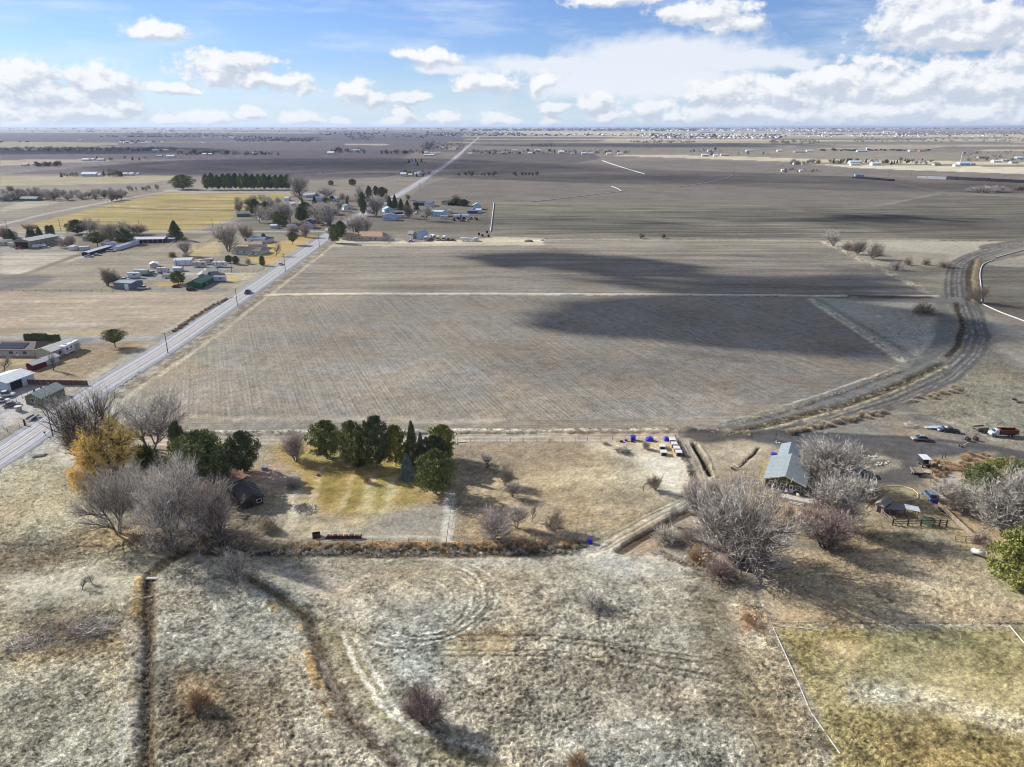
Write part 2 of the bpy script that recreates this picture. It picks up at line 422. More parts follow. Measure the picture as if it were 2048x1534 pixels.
poly([(360,832),(700,836),(1000,838),(1000,844),(360,842)], (182,166,142), soft=2, a=.8, var=.9)
poly([(350,715),(450,690),(400,735),(340,760)], (170,160,112), soft=4, a=.3, var=1)
# dividing ditch between the two fields
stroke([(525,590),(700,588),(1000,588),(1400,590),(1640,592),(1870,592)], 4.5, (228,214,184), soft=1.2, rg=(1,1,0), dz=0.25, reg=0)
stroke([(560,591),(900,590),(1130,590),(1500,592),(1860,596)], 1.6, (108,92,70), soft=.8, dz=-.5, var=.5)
stroke([(1090,589),(1168,588)], 2.0, (222,220,214), soft=.5)
stroke([(1700,592),(1860,595)], 3.5, (96,82,66), soft=1.2, a=.9, rg=(1,1,0))
# edge between upper field and the one beyond
stroke([(990,474),(1090,478),(1640,481),(2060,482)], 7, (184,172,146), soft=2.5, rg=(1,1,0), var=.4)
stroke([(1090,477),(1640,480),(2060,482)], 2.0, (96,84,66), soft=1, var=.5)
# verge of the road
RP = [(-60,950),(30,893),(208,771),(325,700),(440,622),(560,540),(640,483),(676,458),(712,436),(740,420),(800,388),(850,357),(905,320),(945,285),(955,277),(962,268)]
stroke(RP[:7], 22, (172,160,140), soft=2, rg=(0.7,0.8,0.2), reg=0)
stroke(RP[:7], 9, (120,104,84), soft=1.5, off=-9.5, a=.7, rg=(1,1,0), dz=-.25, var=.7)
stroke(RP[:7], 2.5, (205,190,160), soft=1, off=-13, a=.8, rg=(1,1,0), var=.5)
stroke(RP[:7], 12.5, (152,144,134), soft=.6, rg=(0,0.3,0))
stroke(RP[6:], 15, (150,142,134), soft=2, rg=(0,0.5,0))
# driveways
stroke([(325,678),(300,676)], 8, (154,148,142), soft=1)
stroke([(480,582),(510,565),(475,548)], 4, (170,162,150), soft=1,a=.7)
# --- track, ditch below the big field
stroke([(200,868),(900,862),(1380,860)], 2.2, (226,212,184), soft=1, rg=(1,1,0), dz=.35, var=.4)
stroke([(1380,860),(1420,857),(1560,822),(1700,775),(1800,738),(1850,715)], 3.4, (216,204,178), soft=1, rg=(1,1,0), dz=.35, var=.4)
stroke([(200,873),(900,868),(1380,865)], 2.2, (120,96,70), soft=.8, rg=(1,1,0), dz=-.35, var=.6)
poly([(250,872),(1000,867),(1500,862),(1500,882),(900,878),(600,886),(250,890)], (164,146,124), soft=1.2, rg=(0.1,0.6,0.5), reg=2)
for off in (-2.2, 0.0, 2.2):
    stroke([(200,882),(600,880),(1000,874),(1400,874)], 0.9, (196,182,158), soft=.5, off=off, a=.75)
stroke([(200,880),(600,878),(1000,872),(1400,872)], 0.7, (120,104,86), soft=.4, off=1.1, a=.5)
# --- canal and dirt roads on the right
poly([(1625,595),(1720,602),(1870,606),(1878,640),(1868,690),(1840,716),(1812,722)], (186,178,158), soft=1.5, rg=(1.3,1,0), reg=4)
poly([(1645,483),(1900,483),(2010,484),(1940,512),(1905,545),(1900,590),(1870,590),(1720,515)], (186,176,154), soft=2, rg=(1.2,1,0), reg=4)
poly([(1760,500),(1900,508),(1900,590),(1860,585),(1740,520)], (138,124,98), soft=4, a=.55, var=1.0)
stroke([(1650,485),(1700,508),(1860,586)], 5, (214,200,168), soft=2, rg=(1,1,0), dz=.4, var=.7)
stroke([(1622,600),(1700,650),(1806,722)], 4.0, (232,218,186), soft=1, rg=(1,1,0), dz=.4, var=.4)
stroke([(1640,600),(1760,672),(1836,722)], 2.5, (146,140,128), soft=.8, a=.7)
poly([(1960,490),(2100,470),(2100,660),(2000,625),(1962,610),(1955,540)], (118,110,96), soft=1.5, rg=(0.1,0.7,0.9), mk=(0,0.3,0), reg=1)
poly([(1968,525),(2100,500),(2100,540),(1975,530)], (170,160,140), soft=2, a=.8)
poly([(1910,520),(2060,480),(2100,480),(2100,500),(1965,520),(1950,545),(1950,600),(1960,625),(2100,690),(2100,900),(1960,880),(1860,830),(1860,800),(1960,720),(1965,640),(1900,600)], (146,136,116), soft=1.5, rg=(1.0,1,0), reg=4)
poly([(1970,630),(2090,680),(2090,760),(1990,700)], (176,168,148), soft=3, a=.7, var=.9)
poly([(1820,800),(1930,745),(2000,740),(2100,790),(2100,880),(1960,860),(1830,840)], (170,158,128), soft=3, a=.8, var=1.1, rg=(1.3,1,0))
poly([(1500,868),(1700,835),(1850,835),(1960,880),(2100,900),(2100,960),(1900,1000),(1700,980),(1600,930),(1400,885)], (142,130,112), soft=2, rg=(0.4,0.8,0.6))
DR = [(2100,478),(2020,492),(1950,512),(1922,530),(1916,560),(1918,590),(1936,630),(1944,670),(1930,705),(1880,750),(1780,795),(1650,835),(1500,862),(1400,870)]
stroke(DR, 13, (110,104,98), soft=1, rg=(0.1,0.5,0.2), reg=2)
for off, w_ in ((-4.6,1.2),(-1.6,.7),(0.3,1.3),(2.9,.6),(4.2,.9)): stroke(DR, w_, (178,172,162), soft=.6, off=off, a=.6, var=.8, warp=.3)
for off, w_ in ((-3.3,.9),(-0.6,.6),(1.4,.9),(3.6,.5)): stroke(DR, w_, (80,76,72), soft=.5, off=off, a=.7, var=.7, warp=.3)
AR = [(1916,598),(1890,612),(1900,650),(1880,700),(1850,722),(1760,765),(1620,812),(1500,845),(1400,866)]
stroke(AR, 7.5, (132,128,120), soft=1, rg=(0.2,0.6,0.2), reg=2)
for off in (-1.5, 0.9): stroke(AR, 0.8, (118,110,94), soft=.6, off=off, a=.5, var=.9, warp=.3)
stroke([(1906,610),(1922,650),(1910,700),(1880,722)], 4, (150,136,106), soft=1, rg=(1,1,0), dz=.2, var=.6)
stroke([(1912,606),(1926,650),(1916,690),(1896,712)], 2.2, (84,72,56), soft=.8, dz=-.3)
CAN = [(1880,728),(1800,768),(1700,805),(1600,832),(1500,856),(1480,860)]
stroke(CAN, 3.4, (112,102,82), soft=1.2, rg=(1,1,0), dz=-.3)
stroke(CAN, 1.6, (80,70,54), soft=.8, dz=-.2, var=.5)
stroke(CAN, 1.6, (188,172,132), soft=.6, off=2.8, dz=.2, rg=(1,1,0), var=.8)
stroke([(1948,520),(1938,545),(1940,600)], 3.0, (90,78,62), soft=.8, dz=-.3)
stroke([(1955,520),(1950,560),(1952,604)], 3.0, (150,132,96), soft=1, dz=.3, rg=(1,1,0))
stroke([(1800,812),(1830,830),(1880,852),(1940,880),(2000,905),(2100,930)], 5, (130,122,112), soft=1.2, reg=2)
stroke([(1760,828),(1840,826),(1920,850),(1990,880)], 1.0, (196,184,158), soft=.5, a=.6)
stroke([(1400,872),(1480,876),(1560,872),(1680,878),(1860,888),(2000,905),(2100,925)], 9, (84,80,78), soft=1.2, reg=2, rg=(0,0.5,0.3))
stroke([(1490,884),(1600,890),(1750,882),(1900,890),(2100,935)], 3, (140,134,128), soft=1.2, a=.7)
stroke([(1780,890),(1900,896),(2000,914),(2100,945)], 0.9, (196,190,182), soft=.5, a=.7)
# --- farm yard around the green house
poly([(1500,872),(1600,868),(1700,872),(1850,882),(2000,905),(2100,925),(2100,950),(1960,925),(1880,920),(1870,960),(1810,972),(1700,968),(1650,940),(1600,905),(1530,893)], (92,88,87), soft=2, rg=(0,0.5,0.2), reg=2)
poly([(1718,920),(1760,910),(1795,920),(1798,935),(1760,945),(1725,935)], (160,152,130), soft=1.5, rg=(0.6,0.8,0))
poly([(1738,922),(1770,918),(1785,928),(1765,937),(1742,932)], (104,96,82), soft=1, a=.8)
poly([(1380,890),(1480,880),(1545,892),(1560,905),(1540,930),(1520,960),(1470,950),(1420,980)], (176,156,124), soft=2, rg=(0.4,0.8,0.3))
poly([(1440,895),(1530,892),(1500,920),(1440,925)], (192,172,140), soft=3, a=.7)
stroke([(1518,896),(1508,908),(1494,917),(1478,934)], 0.8, (66,50,38), soft=.3, dz=-.3)
poly([(1525,915),(1548,920),(1532,965),(1515,962)], (198,170,110), soft=1, a=.8)
poly([(1500,970),(1620,1000),(1760,985),(1900,975),(2100,960),(2100,1130),(1900,1100),(1700,1110),(1560,1080),(1480,1040)], (164,146,112), soft=2, rg=(0.7,0.8,0.2))
poly([(1560,1000),(1640,1005),(1640,1030),(1570,1030)], (186,146,88), soft=2, a=.6, var=1)
poly([(1600,1050),(1620,1040),(1640,1085),(1590,1085)], (196,164,100), soft=2, a=.6, var=1)
poly([(1710,975),(1800,972),(1838,985),(1830,1000),(1740,1000)], (156,146,104), soft=2, a=.8)
poly([(1840,930),(1880,915),(1990,905),(1940,960),(1880,1000),(1860,970)], (190,162,120), soft=2, a=.8, var=.9)
poly([(1880,945),(1920,950),(1910,980),(1875,985)], (172,162,154), soft=2)
poly([(1930,1030),(2040,1045),(2000,1110),(1920,1080)], (186,158,112), soft=3, a=.8)
# --- paddock in the middle
poly([(905,886),(1210,884),(1370,880),(1420,905),(1415,970),(1370,1000),(1300,1030),(1210,1082),(905,1090)], (180,158,122), soft=1, rg=(0.55,0.9,0.3), reg=3)
poly([(905,888),(1150,886),(1180,910),(1120,930),(1000,940),(920,980),(905,1060)], (158,136,106), soft=4, a=.75, rg=(0.5,0.8,0.2))
poly([(905,988),(1000,985),(980,1040),(905,1080)], (156,138,100), soft=4, a=.7, rg=(0.5,0.8,0.2))
poly([(1000,950),(1120,935),(1290,930),(1340,975),(1200,985),(1060,985),(1010,975)], (206,186,144), soft=6, a=.7, rg=(0.5,0.8,0.2))
poly([(1060,975),(1200,975),(1260,990),(1180,1030),(1080,1040)], (166,146,112), soft=5, a=.6, rg=(0.5,0.8,0.2))
poly([(1190,880),(1310,878),(1380,905),(1380,955),(1330,985),(1290,960),(1265,920),(1180,900)], (216,196,162), soft=4, a=.9, rg=(0.3,0.6,0.1))
poly([(1275,915),(1365,912),(1385,950),(1345,985),(1310,955)], (226,212,188), soft=3, a=.8, rg=(0.1,0.4,0.1))
poly([(1240,878),(1320,878),(1318,892),(1240,888)], (206,180,110), soft=1.5, a=.6)
poly([(1335,890),(1350,890),(1356,912),(1340,912)], (196,162,96), soft=.8, a=.9)
stroke([(1372,884),(1400,935),(1420,965),(1420,985)], 5.5, (166,152,132), soft=1, rg=(0.3,0.8,0))
stroke([(1380,884),(1412,955)], 1.2, (190,174,146), soft=.5, a=.8)
stroke([(1388,888),(1402,915),(1422,950)], 1.3, (50,42,30), soft=.4, dz=-.5)
stroke([(1396,888),(1410,915),(1430,952)], 2.2, (200,178,132), soft=.6, dz=.2, rg=(1,1,0), var=.6)
stroke([(1352,886),(1378,935),(1392,975)], 1.6, (96,88,74), soft=.6, rg=(1,1,0), dz=.2, var=.7)
poly([(1376,878),(1412,876),(1410,884),(1380,888)], (90,80,66), soft=.8, a=.7)
# --- yard with lawn at the left
poly([(470,905),(600,882),(905,884),(900,1085),(560,1085),(480,1060),(430,1000)], (172,156,124), soft=2, rg=(0.35,0.8,0.3))
poly([(545,890),(620,890),(900,905),(900,985),(880,1000),(780,1015),(700,1035),(640,1020),(600,990),(590,960),(560,930)], (178,146,62), soft=3, rg=(0.3,0.7,0.3), reg=3, a=.95)
poly([(560,895),(720,905),(700,925),(590,925)], (160,152,86), soft=3, a=.7, var=1.2)
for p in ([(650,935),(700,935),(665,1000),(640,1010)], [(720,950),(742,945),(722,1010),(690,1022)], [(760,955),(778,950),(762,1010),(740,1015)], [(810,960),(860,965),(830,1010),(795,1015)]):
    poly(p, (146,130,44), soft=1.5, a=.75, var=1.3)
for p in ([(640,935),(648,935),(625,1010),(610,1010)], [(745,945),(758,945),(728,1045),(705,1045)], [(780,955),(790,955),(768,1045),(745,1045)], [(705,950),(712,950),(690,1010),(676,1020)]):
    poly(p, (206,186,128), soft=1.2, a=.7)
poly([(860,955),(900,975),(890,1005),(850,1000),(830,985)], (196,150,98), soft=4, a=.6)
poly([(745,1040),(850,1010),(900,1005),(898,1075),(760,1075)], (150,138,124), soft=3, a=.75, rg=(0.3,0.7,0.2))
stroke([(610,1072),(700,1072),(890,1076)], 1.2, (202,188,162), soft=.8, a=.6)
stroke([(628,990),(590,985),(578,1000),(588,1035),(568,1075)], 2.0, (212,190,152), soft=1, a=.8)
poly([(450,935),(560,925),(585,955),(560,985),(480,985),(440,960)], (178,146,118), soft=3, a=.9, rg=(0.2,0.6,0.2))
poly([(455,940),(500,935),(500,955),(460,955)], (184,124,96), soft=2, a=.7)
poly([(575,950),(595,945),(600,970),(580,985)], (168,160,152), soft=2, a=.7)
poly([(380,1015),(425,1010),(428,1040),(385,1045)], (196,130,104), soft=3, a=.9, rg=(0.1,0.5,0.1))
poly([(400,905),(460,900),(470,925),(420,935)], (150,128,122), soft=2)
poly([(330,890),(370,885),(375,910),(340,915)], (206,160,106), soft=2, a=.8)
stroke([(900,985),(898,1040),(893,1085)], 2.4, (206,196,178), soft=1, a=.75)
poly([(588,1014),(607,1007),(628,1012),(630,1022),(606,1029),(590,1024)], (112,104,92), soft=.8, rg=(1.2,1,0))
stroke([(588,1014),(607,1007),(628,1012),(630,1022),(606,1029),(590,1024),(588,1014)], .6, (190,176,146), soft=.3, a=.8, dz=.15)
# --- front pasture
poly([(-400,905),(0,930),(95,910),(160,905),(200,960),(280,1010),(330,1060),(420,1110),(300,1130),(280,1700),(-400,1700)], (194,179,142), soft=2, rg=(1.3,1,0), reg=4)
poly([(0,905),(120,870),(230,800),(270,860),(250,960),(160,950),(90,910),(20,930)], (186,176,156), soft=3, rg=(0.5,0.8,0.1))
poly([(130,900),(200,915),(220,940),(120,925)], (214,204,188), soft=3, a=.8)
poly([(230,960),(460,960),(560,1080),(520,1120),(300,1110),(240,1040)], (146,126,98), soft=5, a=.85, rg=(0.9,1,0))
poly([(150,1060),(250,1055),(300,1080),(190,1085)], (206,166,90), soft=4, a=.8, rg=(1,1,0))
poly([(-400,1080),(120,1075),(180,1100),(60,1170),(-400,1180)], (142,122,94), soft=5, a=.8, var=1.0, rg=(1.2,1,0))
poly([(430,1100),(1000,1104),(1230,1106),(1420,1120),(1500,1180),(1600,1350),(1620,1700),(-300,1700),(-100,1500),(290,1500),(310,1140)], (194,183,158), soft=3, rg=(1.25,1,0), reg=4)
poly([(470,1108),(1200,1108),(1380,1110),(1340,1150),(1230,1165),(1000,1170),(800,1160),(560,1150)], (172,160,134), soft=4, rg=(0.6,0.9,0.5))
poly([(820,1108),(1150,1108),(1100,1130),(850,1126)], (192,188,176), soft=3, a=.7, rg=(0.5,0.8,0.6), var=1.1)
poly([(1290,1105),(1390,1110),(1370,1145),(1260,1150),(1290,1120)], (204,198,184), soft=3, a=.85, rg=(0.5,0.8,0.3))
poly([(505,1125),(560,1135),(700,1180),(740,1230),(660,1200),(560,1165)], (208,190,158), soft=3, a=.85, rg=(0.3,0.7,0.2))
poly([(600,1150),(760,1150),(700,1190),(640,1180)], (166,150,128), soft=4, a=.6)
poly([(630,1230),(700,1270),(760,1370),(820,1440),(930,1500),(1000,1540),(900,1540),(760,1440),(680,1330),(640,1260)], (160,146,92), soft=3, a=.85, rg=(0.7,0.9,0))
stroke([(688,1270),(710,1330),(750,1390),(775,1420),(830,1460),(930,1490),(1020,1520),(1100,1600)], 0.9, (232,222,196), soft=.4, a=1.0)
stroke([(712,1275),(740,1330),(775,1390),(800,1425)], 0.8, (232,222,196), soft=.4, a=.95)
poly([(740,1265),(800,1285),(860,1325),(870,1380),(830,1365),(760,1300)], (214,204,180), soft=1.5, a=.9, var=1.2, rg=(1.2,1,0))
poly([(1130,1475),(1200,1445),(1310,1430),(1330,1445),(1300,1465),(1160,1480),(1090,1500)], (224,214,192), soft=1.5, a=.9, var=1.2, rg=(1.2,1,0))
poly([(500,1440),(640,1450),(720,1540),(480,1540)], (206,196,174), soft=3, a=.8, var=1.0, rg=(1.3,1,0))
poly([(1390,1160),(1440,1190),(1460,1260),(1540,1400),(1590,1540),(1520,1540),(1440,1380),(1400,1290)], (128,118,88), soft=4, a=.75, rg=(0.9,1,0))
stroke([(1370,1130),(1430,1170),(1460,1240),(1520,1370),(1570,1480),(1600,1600)], 2.2, (150,134,108), soft=1.5, a=.8, rg=(0.4,0.8,0))
poly([(1470,1140),(1530,1190),(1545,1255),(1600,1400),(1680,1560),(1600,1560),(1500,1320),(1460,1210)], (210,196,164), soft=2, a=.9, var=1.4, rg=(1.2,1,0))
poly([(1480,1215),(1525,1220),(1530,1255),(1490,1265)], (212,160,112), soft=2, a=.9, rg=(1.3,1,0))
stroke([(1560,1250),(1640,1440),(1700,1560)], 0.8, (226,216,192), soft=.5, a=.8, off=-4.5)
poly([(1500,1290),(1560,1300),(1640,1540),(1520,1540)], (176,156,112), soft=3, a=.6, var=1.0, rg=(1.2,1,0))
poly([(980,1370),(1300,1230),(1350,1300),(1300,1420),(1000,1470),(800,1500)], (152,144,126), soft=6, a=.5, rg=(1.35,1,0))
poly([(310,1320),(480,1330),(560,1420),(480,1520),(320,1500)], (120,106,74), soft=5, a=.75, var=1.1, rg=(1.4,1,0))
poly([(360,1350),(440,1370),(420,1420),(360,1410)], (196,150,96), soft=3, a=.6, var=1.0)
poly([(0,1280),(210,1330),(250,1540),(-300,1540),(-300,1300)], (196,186,158), soft=4, a=.8, var=1.3, rg=(1.3,1,0))
poly([(-100,1300),(0,1310),(260,1280),(250,1300),(60,1330)], (200,166,100), soft=3, a=.6, var=1.0, rg=(1.2,1,0))
poly([(0,1150),(200,1130),(280,1160),(260,1200),(0,1230)], (196,188,164), soft=4, a=.7, var=1.2)
poly([(20,1210),(230,1220),(220,1290),(60,1300)], (118,104,84), soft=4, a=.6, var=1.1, rg=(1.3,1,0))
poly([(0,930),(120,950),(220,1010),(180,1060),(0,1050)], (196,178,136), soft=4, a=.6, var=1.1)
poly([(880,1270),(1030,1260),(1020,1300),(900,1320)], (186,160,92), soft=2, a=.6, var=1.0)
# animal trails and wheel marks wandering over the rough pasture
rtr = random.Random(12)
for i in range(70):
    px, py = rtr.choice([(rtr.uniform(10, 270), rtr.uniform(940, 1520)), (rtr.uniform(320, 620), rtr.uniform(1180, 1520)), (rtr.uniform(700, 1480), rtr.uniform(1190, 1525))])
    a = rtr.uniform(0, 3.14); L = rtr.uniform(30, 90); pts = []
    for j in range(6):
        pts.append((px, py)); a += rtr.uniform(-.5, .5); px += math.cos(a) * L / 4; py += math.sin(a) * L / 7
    stroke(pts, rtr.uniform(.22, .42), rtr.choice([(96,84,62), (104,92,70), (226,214,186)]), soft=.22, a=rtr.uniform(.45, .85), dz=-.04, var=.4)
# circular tyre marks
cx_, cy_ = G(835, 1196)
for i, (rx, ry) in enumerate([(22,26),(21,23.6),(19.9,24.8),(18.8,22.1),(18.1,23),(16.9,20.3),(15.4,19.4),(9.2,10),(7,8.6),(4.2,6)]):
    pts = []
    for a in np.linspace(0, 2 * math.pi, 33):
        pts.append((cx_ + rx * 0.66 * math.cos(a) + 0.35 * math.sin(2 * a + i * 1.7) + 0.2 * math.sin(5 * a + i), cy_ + ry * 0.50 * math.sin(a) + .3 * math.sin(3 * a + i * 2.3)))
    idx = np.nonzero((abs(X - cx_) < 30) & (abs(Y - cy_) < 30))[0]
    d = np.full(len(idx), 1e9)
    for a0, b0 in zip(pts[:-1], pts[1:]): d = np.minimum(d, seg_d(X[idx], Y[idx], a0, b0))
    ang = np.arctan2(Y[idx] - cy_, X[idx] - cx_)
    ok = (0.15 + 0.85 * np.clip(np.cos(ang + 0.6) + 0.35, 0, 1)) * np.clip((fbm(X[idx] / 2.5, Y[idx] / 2.5, 200 + i, 3) - .38) * 6, 0, 1)
    al = np.clip((0.26 - d) / 0.25 + 0.5, 0, 1) * ok
    put(idx, al * 0.95, (232,222,196)); Z[idx] -= 0.03 * al
    al2 = np.clip((0.22 - abs(d - 0.55)) / 0.22 + 0.5, 0, 1) * ok
    put(idx, al2 * 0.5, (104,92,72))
poly([(770,1185),(900,1180),(930,1200),(900,1240),(800,1235)], (182,172,150), soft=3, a=.4)
for off in (0, 1.2, 3.6, 4.8):
    stroke([(870,1270),(1100,1272),(1220,1286),(1340,1306),(1440,1320)], 0.45, (100,88,66), soft=.3, off=-off, a=.7, dz=-.06)
for off in (0, 1.3): stroke([(1095,1180),(1080,1220),(1000,1268),(880,1285)], 0.4, (206,192,158), soft=.3, off=off, a=.6)
# ditches in the pasture
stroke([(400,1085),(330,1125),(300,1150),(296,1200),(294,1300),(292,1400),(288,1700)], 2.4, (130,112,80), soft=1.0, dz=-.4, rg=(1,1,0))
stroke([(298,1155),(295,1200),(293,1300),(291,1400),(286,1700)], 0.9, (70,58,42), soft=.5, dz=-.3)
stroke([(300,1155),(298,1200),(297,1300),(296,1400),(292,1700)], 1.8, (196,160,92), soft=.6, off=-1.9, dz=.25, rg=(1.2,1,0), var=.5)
stroke([(262,1250),(268,1300),(262,1400),(250,1700)], 3.0, (204,196,178), soft=1.0, a=.8, rg=(0.9,0.8,0), var=.5)
stroke([(0,1086),(60,1091),(110,1089),(170,1093),(250,1090)], .8, (92,78,58), soft=.5, dz=-.15, var=.9, a=.8)
stroke([(490,1150),(560,1190),(620,1240),(650,1330),(700,1430),(770,1500),(850,1590)], 2.0, (120,104,76), soft=1.2, dz=-.35, rg=(1,1,0))
stroke([(640,1320),(680,1400),(740,1460),(800,1520),(840,1580)], 1.1, (176,164,150), soft=.5, a=.8)
stroke([(560,1195),(620,1250),(648,1330),(690,1420)], 1.8, (202,164,100), soft=.6, off=-1.9, dz=.3, rg=(1.2,1,0), var=.8)
# ditch along the lower edge of the yards
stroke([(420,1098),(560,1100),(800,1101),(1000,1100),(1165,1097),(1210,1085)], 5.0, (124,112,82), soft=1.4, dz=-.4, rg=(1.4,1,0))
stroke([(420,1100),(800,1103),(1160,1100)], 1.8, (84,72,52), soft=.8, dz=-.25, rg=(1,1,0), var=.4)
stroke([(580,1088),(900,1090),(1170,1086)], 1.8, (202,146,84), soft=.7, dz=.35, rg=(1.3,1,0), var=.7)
# diagonal track and deep ditch towards the green house
poly([(1165,1108),(1185,1086),(1290,1026),(1395,978),(1405,930),(1370,884),(1400,884),(1440,950),(1440,990),(1330,1046),(1250,1096),(1260,1125),(1190,1130)], (206,192,166), soft=1.2, a=.95, rg=(0.4,0.7,0.2), reg=2)
for off in (-1.6, -.6, .9, 2.0): stroke([(1200,1092),(1290,1041),(1400,989),(1424,965),(1410,925),(1388,886)], 0.5, (138,122,96), soft=.35, off=off, a=.85)
stroke([(1195,1082),(1280,1030),(1375,985)], 1.0, (156,146,108), soft=.7, a=.8)
stroke([(1242,1100),(1275,1078),(1330,1048),(1400,1014)], 2.4, (92,76,56), soft=.9, dz=-.6)
stroke([(1250,1106),(1290,1082),(1345,1055),(1400,1022)], 1.8, (176,152,118), soft=1, a=.7, dz=.1, off=-1.7)
stroke([(1388,888),(1402,915),(1422,950)], 1.3, (60,52,38), soft=.4, dz=-.4)
poly([(1130,1115),(1250,1110),(1390,1120),(1370,1150),(1250,1160)], (196,188,168), soft=3, a=.8, rg=(.5,.8,.3))
# pasture bottom right
poly([(1530,1090),(1700,1110),(1900,1100),(2000,1130),(2300,1200),(2300,1256),(1560,1252),(1530,1180)], (190,166,126), soft=1.5, rg=(0.7,0.9,0.2), reg=3)
poly([(1560,1190),(1700,1190),(1750,1240),(1570,1246)], (166,146,108), soft=5, a=.6)
poly([(1720,1180),(1940,1180),(1960,1230),(1760,1235)], (206,180,132), soft=5, a=.6, rg=(1,1,0.2), var=1.1)
poly([(1960,1100),(2000,1120),(2060,1190),(2020,1200)], (160,152,90), soft=2, a=.8)
poly([(1556,1256),(2300,1262),(2400,1700),(1720,1700),(1640,1440)], (172,158,100), soft=1, rg=(0.9,1,0.5), reg=3)
poly([(1660,1340),(1900,1340),(2300,1400),(2300,1430),(1960,1440),(1640,1400)], (206,192,140), soft=5, a=.6, var=1.1)
poly([(1700,1360),(1860,1375),(1960,1410),(2100,1450),(2200,1500),(2000,1460),(1860,1420),(1690,1400)], (226,214,180), soft=2, a=.9, var=1.4, rg=(1,1,0))
poly([(1640,1280),(1740,1290),(1710,1330),(1650,1310)], (212,188,136), soft=2, a=.7, var=.9)
poly([(1690,1430),(1900,1440),(2100,1500),(2100,1600),(1740,1600)], (176,146,74), soft=6, a=.6, var=1.2, rg=(1.1,1,0))
poly([(1700,1280),(2100,1290),(2100,1350),(1800,1330)], (140,128,82), soft=8, a=.6, var=1.2)
stroke([(1545,1252),(1800,1250),(2300,1254)], 1.6, (212,196,156), soft=.7, rg=(1.2,1,0), dz=.1, a=.85, var=.4)
stroke([(1560,1246),(1800,1247),(2300,1250)], 0.5, (84,70,50), soft=.4, a=.8, var=.4)
# --- global tone variation and relief
n1 = fbm(X / 26, Y / 26, 21, 4); n2 = fbm(X / 5, Y / 5, 31, 3); n3 = vn(X / 0.8, Y / 0.8, 41); n4 = vn(X / 0.42, Y / 0.42, 42)
near = np.clip(1.4 - T_ / 420, 0, 1)
ff = 1 + (n1 - 0.5) * 0.42 + (n2 - 0.5) * 0.34 * near
COL *= np.clip(ff, 0.5, 1.6)[:, None]
fine_v = (vn(X / 0.33, Y / 0.28, 71) - 0.5) * 0.6 + (vn(X / 0.7, Y / 0.6, 72) - 0.5) * 0.5
mid_v = (fbm(X / 2.6 + wx2, Y / 2.2 + wy2, 73, 3) - 0.5) * 0.9
nr2 = np.clip(1.25 - T_ / 300, 0, 1)
COL *= np.clip(1 + (fine_v * 1.3 + mid_v * 1.2) * nr2 * (0.45 + 0.7 * np.clip(RG[:, 0], 0, 1.3)), 0.3, 2.0)[:, None]  # near mottling; its darks also stand for shade among the tussocks
warm = (fbm(X / 14, Y / 14, 61, 3) - 0.5) * 0.22 * near
COL[:, 0] *= 1 + warm; COL[:, 2] *= 1 - warm * 1.2
COL *= np.array([0.975, 1.0, 0.975])
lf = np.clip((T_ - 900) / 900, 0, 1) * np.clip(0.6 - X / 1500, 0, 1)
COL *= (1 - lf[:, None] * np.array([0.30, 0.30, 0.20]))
tus = np.clip(RG[:, 0], 0, 1.4)
hi = (np.clip(1.6 - T_ / 130, 0, 1))
ux = X + 1.6 * wx + 0.5 * wx2; uy = Y + 1.6 * wy + 0.5 * wy2
rid = 1 - np.abs(vn(ux / 0.62 + 3, uy / 0.5, 51) * 2 - 1)
rid2 = 1 - np.abs(vn(ux / 0.36 + 9, uy / 0.32, 52) * 2 - 1)
amp = 0.25 + 0.75 * np.clip((fbm(X / 16, Y / 16, 53, 3) - 0.3) * 3, 0, 1)
Z += near * tus * amp * (0.30 * (rid - 0.5) * (0.4 + 0.6 * hi) + 0.22 * (rid2 - 0.5) * hi + 0.10 * (n4 - 0.5) * hi)
Z += near * (1 - tus * 0.5) * 0.03 * (n3 - 0.5)
rowmask = MK[:, 0] * near
far_flat = T_ > 1500
Z[far_flat] = 0

gm = bpy.data.materials.new('ground_earth'); gm.use_nodes = True
N = NT(gm.node_tree); b = N.n['Principled BSDF']
geo = N.new('ShaderNodeNewGeometry'); pos = geo.outputs['Position']
def attr(n_): a = N.new('ShaderNodeAttribute', attribute_name=n_); return a
ac, am, ar = attr('earth'), attr('rows'), attr('cover')
sm = N.new('ShaderNodeSeparateColor'); N.l.new(am.outputs['Color'], sm.inputs[0])
sr = N.new('ShaderNodeSeparateColor'); N.l.new(ar.outputs['Color'], sr.inputs[0])
spx = N.new('ShaderNodeSeparateXYZ'); N.l.new(pos, spx.inputs[0])
dist = N.vec('LENGTH', pos)
wob = N.math('MULTIPLY', N.math('SUBTRACT', N.noise(pos, 0.11, 3, 0.5), 0.5), 2.2)
def rowsig(nx, ny, amt):   # crop rows: irregular parallel lines
    d = N.math('ADD', N.math('ADD', N.math('MULTIPLY', spx.outputs[0], nx), N.math('MULTIPLY', spx.outputs[1], ny)), wob)
    s = N.math('MULTIPLY', N.math('SINE', N.math('MULTIPLY', d, 6.28318 / 1.3)), N.ramp(dist, 190, 330, 0.40, 0.0))
    al = N.math('ADD', N.math('MULTIPLY', spx.outputs[0], -ny), N.math('MULTIPLY', spx.outputs[1], nx))
    cv = N.new('ShaderNodeCombineXYZ'); N.l.new(N.math('MULTIPLY', d, 1.25), cv.inputs[0]); N.l.new(N.math('MULTIPLY', al, 0.02), cv.inputs[1])
    n_ = N.noise(cv.outputs[0], 1.0, 4, 0.62, '2D')
    return N.math('MULTIPLY', N.math('ADD', s, N.math('MULTIPLY', N.math('SUBTRACT', n_, 0.5), 5.0)), amt)
wob = N.math('MULTIPLY', wob, 0.12)
